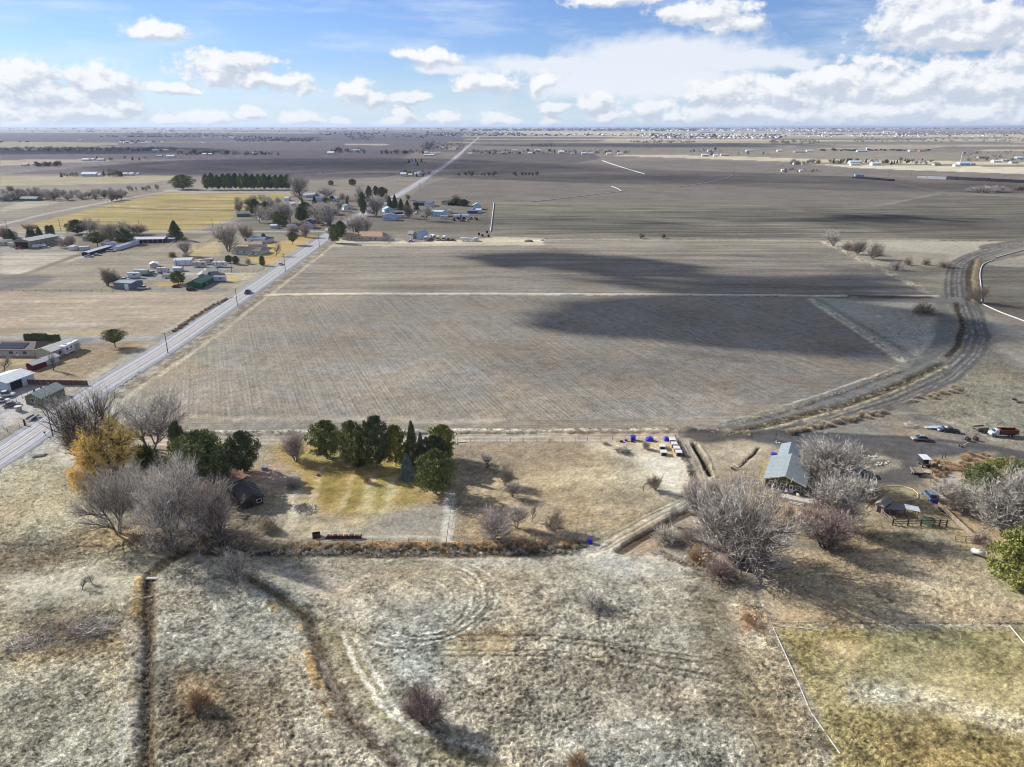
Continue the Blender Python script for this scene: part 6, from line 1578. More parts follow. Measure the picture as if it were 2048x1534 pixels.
B('garage', 'beige garage with pale cream metal roof beside the long low house', (73,716), (106,719), 12.5, 3.0, 1.1, (186,180,164), (232,230,214), 'across', rkind='metal', ribs=12, cat='garage', wins_r=((1,1.2,1,1),(3,1.2,1,1)))
B('shed', 'white garden shed between the garage and the red shed', (80,729), (94,731), 5, 2.1, .6, (205,205,205), (228,228,226), 'across', rkind='metal', ribs=5, cat='shed')
B('shed', 'small barn red shed with white roof', (54,739), (68,741), 5, 2.0, .6, (122,42,40), (226,226,228), 'across', rkind='metal', ribs=5, cat='shed', doors=())
B('barn', 'white steel shed with open bay at the left edge beside the brown fence', (-32,779), (18,784), 10, 3.0, 1.0, (206,214,226), (232,238,238), 'across', rkind='metal', ribs=10, cat='barn', openings=(('r',1.0,4.2,2.7),))
e, L, D = B('house', 'sage green gabled house nearest the bare roadside trees', (53,809), (85,811), 9.5, 2.5, 1.3, (128,128,104), (196,202,186), 'across', rkind='metal', ribs=8, wins=((2.1,1.0,.9,1.1),))
for i in range(3): part('roof_vent', pmat((96,90,84)), e, lambda V, Fc: box(V, Fc, L / 2 - .7, L / 2 - .3, 1.4 + i * 2.8, 1.8 + i * 2.8, 3.5, 4.6))
e = empty('well_house', (*G(38,822), 0)); part('wall', pmat((176,170,164)), e, lambda V, Fc: cyl(V, Fc, (0,0,-.1), .85, 1.5, 10)); part('lid', pmat((214,204,190)), e, lambda V, Fc: cyl(V, Fc, (0,0,1.41), 1.0, .18, 10)); tag(e, 'squat grey well house with pale lid in front of the sage house', 'well house')
B('barn', 'large tan steel barn with open dark front', (30,496), (63,497), 26, 5.0, 1.4, (160,156,136), (206,206,196), 'across', rkind='metal', ribs=20, cat='barn', openings=(('f',1.0,10.0,4.2),), wins_r=((8,2,1.2,1.2),(13,2,1.2,1.2),(20,2,1.2,1.2)))
B('container', 'white storage container left of the covered boat shed', (137,501), (149,501), 4, 2.6, .2, (225,225,225), (232,232,232), 'along', over=.05, cat='container')
B('container', 'second white container right of the first, in the left farmstead', (159,501), (179,500), 3, 2.3, .2, (215,215,215), (226,226,226), 'along', over=.05, cat='container')
B('shed', 'long low white roofed shelter with dark open front', (164,512), (178,512), 28, 2.2, .5, (70,68,74), (222,226,236), 'across', rkind='metal', ribs=14, cat='shelter', openings=(('f',.3,3.5,2.0),))
B('shed', 'white shed with blue-grey side behind the open shelter', (214,497), (234,494), 6, 3.0, .8, (196,200,222), (214,218,236), 'along', rkind='metal', cat='shed')
B('shed', 'long narrow white roofed shed right of the blue-grey sided one', (225,501), (236,501), 30, 2.2, .6, (224,226,236), (206,210,232), 'across', rkind='metal', ribs=12, cat='shed')
B('pavilion', 'long white roofed pavilion with open posts above the lane', (268,486), (327,485), 8, 2.8, .8, (70,74,88), (226,228,236), 'along', rkind='metal', ribs=20, posts=6, over=1.2, cat='pavilion')
B('shed', 'lavender grey roofed shed attached right of the pavilion', (329,484), (348,484), 7, 2.2, .5, (120,120,140), (160,160,190), 'along', rkind='metal', cat='shed')
B('workshop', 'blue-grey metal workshop with white sliding door', (230,578), (264,580), 8.5, 3.4, .6, (126,132,146), (186,200,206), 'along', over=.15, rkind='metal', ribs=14, cat='workshop', doors=((6.2,2.4,3.0),))
B('shed', 'white arched shed behind the parked vans', (301,536), (316,535), 7, 2.2, .7, (205,205,210), (222,224,232), 'across', rkind='metal', cat='shed')
B('machine_shed', 'long white machine shed under the leafless poplars', (349,531), (383,530), 9, 3.0, .8, (214,220,228), (226,230,234), 'along', rkind='metal', ribs=12, cat='shed', doors=((3.5,2.6,2.6),(7.0,2.2,2.6)))
B('shed', 'small white shed below the machine shed', (346,543), (362,543), 4, 2.0, .5, (200,206,216), (216,220,228), 'along', cat='shed')
B('house', 'green house with dark green metal roof by the gravel drive', (374,577), (402,577), 17, 2.6, 1.2, (76,110,84), (58,96,82), 'across', rkind='metal', ribs=16, openings=(('r',3,3,2),), wins_r=((8,1,1.4,1),(12,1,1.2,1)))
B('house', 'grey roofed house behind the green roofed one', (412,553), (438,551), 11, 2.6, 1.2, (176,172,166), (146,146,140), 'along', hip=.3, wins=((1.5,1,1.2,1),))
B('garage', 'pale grey roofed garage between the two houses', (398,560), (414,559), 9, 2.5, .9, (170,168,162), (170,172,166), 'across')
B('house', 'long pale green house with tan shingle roof', (463,508), (521,510), 12, 2.7, 1.5, (196,214,202), (172,156,138), 'along', hip=.3, wins=((4,1,1.2,1),(9,1,1.2,1),(15,1,1.4,1)))
B('house', 'small tan roofed wing behind the long pale green house', (497,498), (526,498), 9, 3.2, 1.3, (206,206,196), (166,148,130), 'along', hip=.4, wins=((8,1,1,1),))
B('house', 'low house with slate blue roof beside the cypress', (497,485), (530,487), 11, 2.8, 1.5, (226,226,226), (112,124,150), 'along', hip=.4, wins=((3,1,1.2,1),))
B('garage', 'white flat roofed carport left of the slate blue roof', (489,482), (503,484), 6, 2.4, .3, (206,212,218), (226,230,234), 'along', openings=(('f',.5,2,2),))
# village
def hs(A, Bp, dep, h, rise, wall, roof, ridge, label, cat='house', **kw): return B('house' if cat == 'house' else cat.replace(' ', '_'), label, A, Bp, dep, h, rise, wall, roof, ridge, cat=cat, **kw)
hs((686,480),(713,480),11,2.8,1.8,(196,190,176),(196,164,138),'along','lower left wing of the tan roofed house by the junction', wins=((3,1,1,1),(6,1,1,1)))
hs((713,481),(765,482),13,3.2,2.6,(206,196,180),(190,158,132),'along','large tan roofed house beside the parked campers', hip=.25, wins=((1.5,1,1.2,1.1),(3.6,1,1.2,1.1),(10,1,1.2,1.1),(14,1,1.6,1.1)))
hs((606,457),(626,457),9,3.6,3.0,(222,206,212),(90,96,120),'across','pinkish white village house with steep blue roof', wins=((3,1,1.2,1.2),(3.2,3.6,1,1)))
hs((574,459),(588,459),8,2.6,1.2,(222,228,236),(116,126,156),'along','small white village house left of the steep roofed one')
hs((541,457),(553,457),6,2.4,.8,(196,196,206),(206,206,214),'along','little white shed in the village trees','shed')
hs((611,396),(636,393),10,3,1.2,(226,228,236),(206,210,220),'along','long white house at the back of the village', wins=((3,1,1.4,1),(8,1,1.4,1)))
hs((642,402),(654,400),9,3.2,1.4,(222,226,238),(206,216,226),'across','white village house with pale blue roof', wins=((2,1,1.2,1),))
hs((688,420),(707,419),11,3.2,1.8,(226,232,238),(110,134,126),'across','white house with grey-green roof beside the village road', wins=((5,1,1.6,1.2),))
hs((474,434),(500,433),12,2.8,1.6,(120,128,124),(104,128,126),'along','teal roofed barn at the corner of the yellow field','barn')
hs((522,440),(535,439),8,2.6,1,(210,214,224),(196,200,214),'along','pale shed behind the violet village tree','shed')
hs((582,412),(592,411),7,2.4,.8,(222,222,230),(228,228,236),'along','white shed in the middle of the village','shed')
hs((599,411),(606,411),7,2.2,.6,(206,206,214),(226,226,230),'along','tiny white shed right of the village middle shed','shed')
hs((769,425),(789,424),9,3.0,2.0,(196,226,240),(176,206,226),'across','pale blue gabled cottage behind the sloping white barn', wins=((3,1,1.2,1),))
hs((765,441),(791,441),8,4.4,1.6,(206,210,236),(130,136,170),'across','sloping lavender white barn in front of the pale blue cottage','barn', wins=((2,1.5,1,1),(4.5,1.5,1,1),(6.5,1.5,.8,1)))
hs((783,431),(806,430),8,2.6,.6,(60,60,80),(96,100,140),'along','dark open carport with blue roof','carport', openings=(('f',1,9,2.2),))
hs((849,413),(866,413),12,3.6,1.6,(222,226,232),(104,118,160),'along','white house with slate blue roof right of the spruces', hip=.3, wins=((3,1.2,1.6,1.2),))
hs((826,411),(848,411),11,2.8,1.4,(90,84,92),(82,80,100),'along','dark roofed wing left of the slate blue roof')
hs((861,433),(884,434),12,4.6,.8,(186,220,236),(206,228,236),'along','tall pale blue workshop beside the white camper','workshop', wins=((2,1,1,1),(5,1,1,1)))
hs((896,411),(926,409),14,3,1.4,(60,66,64),(54,66,62),'along','long dark barn among conifers','barn')
hs((946,419),(962,419),9,4.2,2,(196,222,232),(176,200,214),'across','tall pale blue gabled house near the white ditch', wins=((3,2,1,1),))
hs((952,425),(962,425),6,2.6,.8,(226,230,236),(222,226,232),'along','white porch in front of the tall pale blue house','porch')
hs((935,427),(955,427),5,2.4,.5,(90,96,140),(110,120,170),'along','blue roofed shelter below the tall pale blue house','shelter')
hs((833,478),(843,479),8,3.6,2.2,(196,210,226),(176,196,220),'across','white and pale blue gabled shed among the parked campers','shed')
hs((826,478),(833,477),6,3.8,1.8,(170,170,172),(140,138,140),'across','grey steep roofed shed left of the pale blue gabled shed','shed')
# outlying houses, further away: body and roof
def small_house(px, py, wpx, dm, h, wall, roof, label, group=None, rz=0.0):
    w = MW(wpx, py); x, y = G(px, py)
    e = empty('far_house', (x, y, 0), rz)
    part('wall', pmat(wall), e, lambda V, Fc: box(V, Fc, -w / 2, w / 2, 0, dm, -.1, h))
    def rf(V, Fc):
        n = len(V); z0 = h + .01; o = .3
        V += [(-w / 2 - o, -o, z0), (w / 2 + o, -o, z0), (w / 2 + o, dm + o, z0), (-w / 2 - o, dm + o, z0), (-w / 2 - o, dm / 2, h + dm * .22), (w / 2 + o, dm / 2, h + dm * .22)]
        Fc += [(n, n + 1, n + 5, n + 4), (n + 2, n + 3, n + 4, n + 5), (n + 1, n + 2, n + 5), (n + 3, n, n + 4), (n + 3, n + 2, n + 1, n)]
    part('roof', pmat(roof, 'roof'), e, rf)
    if wpx > 9:
        for i in range(2): 
            wi = part('window', glass_m, e, lambda V, Fc: box(V, Fc, -w / 4 - .6 + i * w / 2, -w / 4 + .6 + i * w / 2, -.04, -.004, h * .4, h * .8))
    tag(e, label, 'house', group)
FH = [
 (530,414,10,9,3,WHT,(190,196,214),'white roofed cottage behind the violet village trees'),(560,424,9,8,3,OFF,(150,140,136),'tan cottage among the left village trees'),(573,402,9,8,3,WHT,(206,210,222),'small white house right of the yellow field corner'),(668,404,11,9,3,(216,222,236),(180,190,214),'pale blue village house left of the round pine'),(676,417,9,8,2.6,OFF,(120,112,108),'brown roofed village house by the grey trees'),(668,430,12,9,3,(226,228,236),(110,124,150),'blue roofed house in the village bend'),(640,420,9,8,2.8,WHT,(160,150,146),'white cottage behind the pink gabled house'),(655,467,8,6,2.4,WHT,OFF,'tiny white shed beside the junction lane'),
 (742,412,10,8,3,WHT,(206,212,226),'white cottage beside the village bend pines'),(737,426,8,7,2.8,OFF,(176,170,166),'cream cottage under the pale bend tree'),(760,404,9,8,3,(206,210,222),(130,140,166),'blue roofed cottage above the spruces'),(812,432,7,5,2.4,WHT,WHT,'white hut below the spruces'),(900,427,8,6,2.6,OFF,(150,150,156),'grey roofed hut left of the blue shelter'),
 (12,478,14,10,3.2,OFF,(190,186,180),'pale house behind the motorhomes at the left edge'),(122,487,10,7,2.6,WHT,(214,216,222),'white hut right of the big metal barn'),(200,478,12,8,3,(210,214,226),(176,186,206),'pale blue roofed house under the olive pine'),(170,482,9,7,2.8,(206,206,210),(160,160,170),'grey hut left of the olive pine'),
 (48,332,12,10,3,WHT,OFF,'white outbuilding left of the far left homestead'),(75,332,12,12,4,(200,210,230),(180,190,214),'pale blue house in the far left homestead'),(90,332,9,10,4,WHT,(210,214,226),'white house in the far left homestead'),
 (170,322,14,14,3.5,WHT,(226,226,226),'white barn left of the bare tree row on the far left'),(184,321,8,10,3,OFF,WHT,'cream shed by the far left bare tree row'),(200,322,14,12,3.5,WHT,(214,210,206),'white house right in the far left row'),
 (177,353,30,14,4,(216,222,232),(232,236,240),'long white roofed farm building'),(197,353,7,8,3,WHT,WHT,'white shed right of the long white roofed farm'),(248,352,12,10,3.5,WHT,(206,210,222),'white house right of the tall far trees'),(262,352,8,8,4,WHT,WHT,'small white chapel-like house'),(275,350,4,6,2.5,WHT,WHT,'tiny white shed in the tan strip'),
 (340,315,16,14,3.5,WHT,(232,232,236),'white long house below the far belt'),(318,314,10,10,3,OFF,(190,190,200),'low pale house left of the white long house'),
 (52,301,9,12,3,WHT,WHT,'white house at the left of the far belt'),(73,301,22,12,3,OFF,(206,206,212),'long pale roof in the far left belt'),(130,299,8,12,4,WHT,WHT,'white gabled house in the far left belt'),(160,301,12,12,3,OFF,OFF,'cream house in the far left belt'),(182,301,12,12,3,WHT,(210,214,224),'third white house of the far left belt'),
 (310,302,12,12,3,WHT,WHT,'white house right of the far left belt'),(330,302,10,12,3,OFF,WHT,'pale shed right of the far left belt'),(346,299,9,12,5,(176,110,104),(160,104,100),'dull red barn in the far belt'),
 (408,310,8,12,3,WHT,WHT,'white house right of the belt by the far lane'),(420,310,7,10,3,OFF,WHT,'cream house by the far lane'),(362,305,6,10,3,WHT,WHT,'small white house by the far lane'),
 (495,308,10,12,3,WHT,WHT,'white house left of the far white barn'),(508,309,8,12,3,(206,212,226),WHT,'pale house left of the far white barn'),(661,309,13,18,5,WHT,(236,236,240),'far white barn standing in the tan strip'),(712,303,14,14,4,WHT,(200,200,210),'white house in the far hamlet'),(640,350,1.8,4,3,WHT,WHT,'white tank in the dark field'),
 (806,353,11,12,4,WHT,(220,222,230),'left white cottage near the road'),(833,353,9,12,4,WHT,(196,206,216),'right white cottage near the road'),(842,350,10,10,4,(214,218,230),WHT,'tall white cottage near the road'),(820,353,7,8,3,OFF,WHT,'cream shed between the two white cottages'),
 (826,331,10,12,4,(186,190,200),(150,160,176),'grey house of the lone homestead by the road'),
 (884,297,7,12,4,WHT,WHT,'white house beside the far road'),(866,309,12,12,3,WHT,OFF,'white low house in the roadside hamlet'),(850,307,10,12,3,OFF,WHT,'cream low house in the roadside hamlet'),(877,307,8,10,3,WHT,(206,206,210),'white shed in the roadside hamlet'),(858,312,20,10,3,(206,206,214),WHT,'long pale house in the roadside hamlet'),
 (1060,309,8,12,4,WHT,WHT,'white house at left in the hamlet right of the road'),(1075,303,12,14,4,WHT,(214,218,230),'white house behind in the hamlet right of the road'),(1123,307,10,20,5,WHT,(216,230,226),'tall white barn in the hamlet right of the road'),(1145,309,9,10,3,OFF,(200,196,200),'tan roofed shed in the hamlet right of the road'),(1168,309,9,12,4,(206,222,240),WHT,'pale blue house in the right hamlet'),(1180,309,12,10,3.5,WHT,(226,226,230),'white low house in the right hamlet'),(1218,309,9,12,3,WHT,WHT,'white house near the right end of the far hamlet'),(1240,309,10,12,3,OFF,WHT,'cream house at the right end of the far hamlet'),(1030,303,10,12,4,WHT,OFF,'white house at the left end of the hamlet right of the road'),(940,309,8,10,3,WHT,WHT,'white shed right beside the far road'),(1008,307,12,12,3,OFF,OFF,'cream house right beside the far road'),
 (1422,303,12,12,3.5,WHT,(196,210,230),'white house of the far farm right of centre'),(1500,303,14,12,3.5,WHT,(210,214,224),'white house in the right centre trees'),(1411,313,13,14,4,(160,190,180),WHT,'pale green barn on the tan strip'),(1432,313,8,12,3.5,WHT,WHT,'white shed beside the pale green barn'),(1450,312,16,12,4,(200,190,180),OFF,'beige barn on the tan strip'),
 (1560,303,10,12,3.5,WHT,WHT,'white house left of the tan strip homestead'),(1600,305,22,12,3,(190,170,160),(200,190,190),'long beige house of the tan strip homestead'),(1620,303,12,12,3,WHT,WHT,'white house right of the tan strip homestead'),
 (1590,329,5,8,3,WHT,WHT,'tiny white shed left in the homestead grove'),(1608,329,6,8,3,WHT,WHT,'tiny white shed in the homestead grove'),(1711,328,20,16,4,(190,206,226),(216,224,232),'pale blue roofed house in the right farm belt'),(1712,331,20,10,3,WHT,OFF,'white outbuilding in front of the pale blue roof'),(1753,331,17,14,4.5,(206,222,240),WHT,'pale blue barn in the right farm belt'),(1875,331,12,12,3.5,OFF,(150,140,136),'brown roofed house right of the pylon'),
 (1930,331,20,16,4.5,(180,206,230),(206,222,240),'pale blue steel barn by the pale strip'),(1915,333,10,10,3,WHT,WHT,'white shed left of the pale blue steel barn'),(1946,330,10,10,3,OFF,OFF,'cream shed right of the pale blue steel barn'),
 (1725,304,20,14,4,(190,206,226),(206,214,226),'pale blue long barn in the upper right homestead'),(1736,299,5,8,5,WHT,WHT,'white tank in the upper right homestead'),(1825,303,12,12,3.5,WHT,(200,200,206),'white house in the upper right belt'),(1845,303,12,12,3.5,(190,140,130),(180,150,146),'brick house in the upper right belt'),
 (1968,317,20,14,3.5,(170,150,140),(150,136,130),'brown roofed house of the right edge village'),(1995,325,16,12,3.5,WHT,(236,236,232),'white house of the right edge village'),(2012,323,14,12,3.5,WHT,OFF,'cream roofed house of the right edge village'),(2030,327,14,12,3.5,OFF,(170,160,156),'tan house of the right edge village'),(2040,318,12,12,3.5,WHT,WHT,'white house at the far right of the edge village'),
 (1775,265,14,40,8,WHT,(240,240,240),'big white hall on the far right plain'),(1603,344,6,8,3,WHT,OFF,'white shed of the dark right field homestead'),(1566,343,5,6,3,WHT,WHT,'tiny white tank in the dark right field'),
 (2,402,14,12,3.5,(200,214,220),(176,190,196),'pale roofed barn at the left edge of the grove'),(56,402,34,10,2.5,(120,128,120),(150,166,160),'long low grey-green barn before the left grove'),
 (160,282,7,14,4,WHT,WHT,'white barn among the far left trees'),(285,287,9,14,3,WHT,(200,206,220),'white house in the second far left hamlet'),(262,288,8,14,3,OFF,WHT,'cream house in the second far left hamlet'),(300,286,8,14,3,WHT,WHT,'right white house in the second far left hamlet'),(405,287,5,10,4,WHT,WHT,'lone white shed on the far left plain'),(465,276,12,18,4,WHT,WHT,'white barn by the far left tree line'),
]
for f in FH: small_house(*f[:7], f[7])
# far town and woods on the horizon: masses nobody could count
def mass(name, spots, shape, m, sx, sz):
    V, Fc = [], []; n = 0
    for (x, y, s) in spots:
        a = rt.uniform(0, 3.1)
        if shape == 'blob':
            v = ICO1_V * (np.array([s * rt.uniform(.8, 1.6), s, s * sz])) * (1 + .35 * np.random.RandomState(n % 9999).randn(len(ICO1_V)))[:, None] + np.array([x, y, s * sz * .6]); f = ICO1_F + n
            V.append(v); Fc.append(f); n += len(v)
        else:
            w, d, h = s * sx * rt.uniform(.6, 1.5), s * .8, s * sz
            c, sn = math.cos(a), math.sin(a)
            pts = np.array([(-w, -d, 0), (w, -d, 0), (w, d, 0), (-w, d, 0), (-w, -d, h), (w, -d, h), (w, d, h), (-w, d, h), (-w, 0, h * 1.5), (w, 0, h * 1.5)])
            R_ = np.array([[c, -sn, 0], [sn, c, 0], [0, 0, 1]]); pts = pts @ R_.T + np.array([x, y, 0])
            f = np.array([(0, 1, 5), (0, 5, 4), (1, 2, 6), (1, 6, 5), (2, 3, 7), (2, 7, 6), (3, 0, 4), (3, 4, 7), (4, 5, 9), (4, 9, 8), (6, 7, 8), (6, 8, 9), (5, 6, 9), (7, 4, 8)]) + n
            V.append(pts); Fc.append(f); n += 10
    o = obj(name, npmesh(name, np.concatenate(V), np.concatenate(Fc), [m])); o['kind'] = 'stuff'; return o
def spots(strips):
    out = []
    for (x0, x1, y0, y1, n, s0, s1) in strips:
        for _ in range(n): x, y = G(rt.uniform(x0, x1), rt.uniform(y0, y1)); out.append((x, y, rt.uniform(s0, s1)))
    return out
woods_m = leafmat('far_woods', (0.060, 0.062, 0.060), .35)
o = mass('far_woods', spots([(-100,930,257,259,160,14,34),(60,930,262,264,110,6,13),(850,1040,265,272,150,7,12),(920,1400,258,262,260,16,34),(1040,2150,256,259,420,18,38),(1040,1330,268,272,70,6,12),(1300,1560,268,276,150,6,11),(200,520,272,274,110,5,9),(0,60,283,285,6,4,8),(540,620,276,284,50,5,9),(640,760,265,270,40,8,14),(240,330,282,286,30,4,8),(1560,2150,262,273,120,5,11),(690,860,268,276,40,6,10),(170,200,260,264,14,8,12),(340,360,260,262,8,9,13),(1640,1860,300,302,60,3,5),(-100,200,255.5,256.5,60,10,20)]), 'blob', woods_m, 1, .62)
o['label'] = 'distant dark tree belts along the horizon'
town = [mat('far_wall_white', (.66, .66, .66), .8), mat('far_wall_tan', (.46, .42, .38), .8)]
o = mass('far_town', spots([(1280,1560,268,277,130,7,11),(1560,2100,263,274,130,6,10),(1040,1300,266,271,60,6,10),(1250,1700,259,263,120,14,24),(950,1040,262,267,20,7,11),(240,330,284,286,12,5,8)]), 'house', town[0], 1.2, .5); o['label'] = 'distant pale town houses near the horizon'
o = mass('far_town', spots([(1280,1560,268,277,90,6,9),(1560,2100,263,274,80,6,9),(850,960,267,273,20,5,8),(380,520,273,276,18,5,7)]), 'house', town[1], 1.2, .5); o['label'] = 'distant tan sheds near the horizon'
# ================================================================== vehicles
def ang(a, b): (x0, y0), (x1, y1) = G(*a), G(*b); return math.degrees(math.atan2(y1 - y0, x1 - x0))
RD = ang((440,622),(560,540))
vehicle('pickup', 496, 587, RD + 180, (46,44,66), 'dark blue pickup truck driving towards the camera on the road', z=.14)
vehicle('car', 562, 530, RD, (228,228,230), 'white car driving away on the paved road', z=.14)
vehicle('pickup', 287, 578, 0, (228,230,236), 'white pickup parked right of the blue-grey workshop')
vehicle('van', 268, 556, 185, (232,232,236), 'white camper van with cab, nearest in the van group')
vehicle('van', 280, 549, 172, (226,230,232), 'white camper van behind the nearest one')
vehicle('truck', 292, 551, 0, (110,136,128), 'grey-green truck parked among the camper vans', box_rgb=(150,170,160))
vehicle('suv', 306, 548, 0, (226,226,232), 'white station wagon between the vans and the box truck')
vehicle('truck', 327, 546, 0, (226,226,230), 'white box truck with a red patch on its side', box_rgb=(222,214,216))
vehicle('car', 250, 560, 0, (228,228,232), 'white car behind the blue-grey workshop')
vehicle('car', 353, 575, 0, (120,40,52), 'maroon car beside the green roofed house')
vehicle('rv', 400, 534, 0, (206,196,186), 'beige travel trailer left of the bright white one')
vehicle('rv', 440, 534, 0, (236,236,240), 'bright white travel trailer with three dark windows')
vehicle('rv', 414, 528, 30, (200,192,182), 'beige travel trailer standing behind the front row')
vehicle('van', 440, 563, 178, (216,214,224), 'white motorhome with dark stripes beside the grey roofed house')
RVa = ang((120,711),(158,692))
vehicle('rv', 141, 704, RVa, (236,238,242), 'long white fifth wheel trailer with dark windows beside the garage', sc=1.15)
vehicle('car', 3, 804, 20, (226,226,222), 'cream car parked inside the left fenced yard')
vehicle('car', 822, 483, 0, (228,230,236), 'white car at the left of the camper row by the tan roofed house')
vehicle('van', 852, 481, -95, (226,230,236), 'white motorhome facing the camera in the camper row')
vehicle('van', 866, 477, -60, (228,228,230), 'white motorhome behind the middle of the camper row')
vehicle('van', 876, 480, -92, (214,204,140), 'yellow camper van facing the camera')
vehicle('van', 888, 480, -92, (236,236,238), 'white camper van right of the yellow one')
vehicle('suv', 897, 481, -80, (60,60,66), 'dark wagon at the right end of the camper row')
vehicle('pickup', 905, 482, -20, (74,70,70), 'dark pickup right of the dark wagon')
vehicle('trailer', 928, 482, 0, (232,230,222), 'short white cargo trailer standing alone on the bare pad', sc=1.1)
vehicle('trailer', 937, 482, 0, (236,234,228), 'second white cargo trailer beside the first on the bare pad', sc=1.0)
vehicle('rv', 951, 482, 62, (236,236,236), 'white trailer seen end-on at the right of the bare pad', sc=.8)
vehicle('van', 888, 438, 0, (228,228,232), 'white camper beside the tall pale blue workshop')
vehicle('pickup', 822, 427, 20, (214,216,226), 'white pickup in front of the dark spruces')
vehicle('pickup', 833, 428, 40, (206,206,210), 'silver pickup right of the white pickup in the village yard')
vehicle('van', 5, 491, 10, (206,200,180), 'cream motorhome at the left edge beside the metal barn')
vehicle('van', 15, 488, 20, (214,212,206), 'grey-white motorhome behind the cream one')
vehicle('truck', 26, 493, 100, (200,198,190), 'white truck left of the metal barn', box_rgb=(206,204,196))
vehicle('pickup', 40, 498, 20, (176,46,36), 'red farm vehicle in front of the metal barn')
vehicle('trailer', 72, 496, 10, (230,232,236), 'white trailer in front of the metal barn side')
vehicle('trailer', 84, 495, 10, (226,228,232), 'white trailer right of the first at the metal barn')
vehicle('suv', 92, 496, 0, (206,208,216), 'silver car right of the white barn trailers')
vehicle('pickup', 222, 503, 20, (214,214,222), 'white pickup by the blue-grey sided shed')
vehicle('car', 195, 511, 15, (206,200,196), 'pale car at the end of the open shelter')
vehicle('pickup', 178, 514, 10, (196,200,214), 'silver pickup under the open white shelter')
vehicle('suv', 1858, 995, ang((1868,1003),(1847,981)), (104,126,150), 'slate blue car with roof rack in the right yard')
vehicle('flat', 2006, 872, 178, (206,210,216), 'old white cab truck with rusty red high-sided body', box_rgb=(104,48,38), sc=.85)
vehicle('pickup', 1690, 950, -8, (206,210,214), 'white pickup behind the pale bare tree')
vehicle('car', 1890, 862, 170, (222,222,224), 'white junk car beside the blue sheet', sc=.9)
vehicle('pickup', 1900, 864, 160, (60,60,64), 'dark wrecked pickup right of the white junk car', sc=.8)
vehicle('pickup', 925, 443, 10, (60,56,66), 'dark wreck in the junk rows below the white tunnel')
# tractors / carts of the right yard
def cart(px, py, deg, label, roof_rgb, L=3.2, w=2.0, canopy=True):
    x, y = G(px, py); e = empty('farm_cart', (x, y, gz(x, y)), R(deg))
    part('deck', pmat((70,66,66)), e, lambda V, Fc: box(V, Fc, -L / 2, L / 2, -w / 2, w / 2, .7, .95))
    if canopy:
        for sx in (-1, 1):
            for sy in (-1, 1): part('post', dark_in, e, lambda V, Fc: box(V, Fc, sx * (L / 2 - .12) - .04, sx * (L / 2 - .12) + .04, sy * (w / 2 - .1) - .04, sy * (w / 2 - .1) + .04, .95, 2.3))
        part('roof', pmat(roof_rgb, 'metal'), e, lambda V, Fc: box(V, Fc, -L / 2 - .1, L / 2 + .1, -w / 2 - .1, w / 2 + .1, 2.3, 2.4, .04))
        part('seat', dark_in, e, lambda V, Fc: (box(V, Fc, -.5, .2, -.7, .7, .951, 1.4), box(V, Fc, -.75, -.502, -.7, .7, .951, 1.9)))
    else:
        for i in range(7): part('slat', pmat(roof_rgb), e, lambda V, Fc: box(V, Fc, -L / 2 + .08 + i * L / 7, -L / 2 + .38 + i * L / 7, -w / 2 + .05, w / 2 - .05, .952, 1.15))
        part('side_board', pmat((120,112,104)), e, lambda V, Fc: (box(V, Fc, -L / 2, L / 2, -w / 2 - .08, -w / 2 - .003, .7, 1.4), box(V, Fc, -L / 2, L / 2, w / 2 + .003, w / 2 + .08, .7, 1.4)))
    wheels(e, (-L / 2 + .5, L / 2 - .5) if canopy else (0,), w + .1, .38); tag(e, label, 'cart')
cart(1847, 931, 85, 'dark utility cart with flat white roof in the right yard', (226,228,230), 3.0, 1.8)
cart(1832, 948, 80, 'flat trailer with slatted grey load below the white roofed cart', (160,150,136), 3.0, 2.0, False)
e = empty('pallet', (*G(1852,945), gz(*G(1852,945))), .2)
for i in range(5): part('slat', pmat((190,180,160)), e, lambda V, Fc: box(V, Fc, -.8 + i * .34, -.54 + i * .34, -.6, .6, .12, .16))
part('bearer', pmat((150,140,120)), e, lambda V, Fc: (box(V, Fc, -.8, .82, -.6, -.5, 0, .118), box(V, Fc, -.8, .82, .5, .6, 0, .118))); tag(e, 'pale wooden pallet beside the slatted trailer', 'pallet')
# ================================================================== right yard details
white_p = pmat((226,222,212), 'paint'); wood_d = pmat((70,60,54)); wood_g = pmat((150,140,128)); blue_t = pmat((66,56,206), 'paint'); blue_b = pmat((52,46,190), 'paint')
e = empty('deck', (*G(1560,989), gz(*G(1560,989)) + .1), ang_ := math.radians(ang((1529,975),(1612,992))))
for i in range(11): part('plank', pmat((206,196,182)), e, lambda V, Fc: box(V, Fc, 0.1 + i * .02, 7.6 - i * .05, -2.6 + i * .235, -2.6 + i * .235 + .215, .25, .30))
part('edge_rail', white_p, e, lambda V, Fc: (box(V, Fc, -.1, 7.8, -2.78, -2.66, 0, .75), box(V, Fc, 7.7, 7.82, -2.65, .1, 0, .75)))
for i in range(2): part('step', pmat((196,186,170)), e, lambda V, Fc: box(V, Fc, 2.2, 5.4, -3.2 - i * .45, -2.80 - i * .45, 0, .22 - i * .1))
tag(e, 'pale wooden deck with white rail in front of the green house', 'deck')
def chair(px, py, rz, label, m):
    e = empty('garden_chair', (*G(px, py), gz(*G(px, py)) + (.3 if px > 1562 else 0)), rz)
    part('seat', m, e, lambda V, Fc: box(V, Fc, -.28, .28, -.28, .28, .42, .48)); part('backrest', m, e, lambda V, Fc: box(V, Fc, -.28, .28, .24, .30, .48, 1.0))
    for sx in (-1, 1):
        for sy in (-1, 1): part('leg', m, e, lambda V, Fc: box(V, Fc, sx * .24 - .03, sx * .24 + .03, sy * .24 - .03, sy * .24 + .03, 0, .418))
    tag(e, label, 'chair')
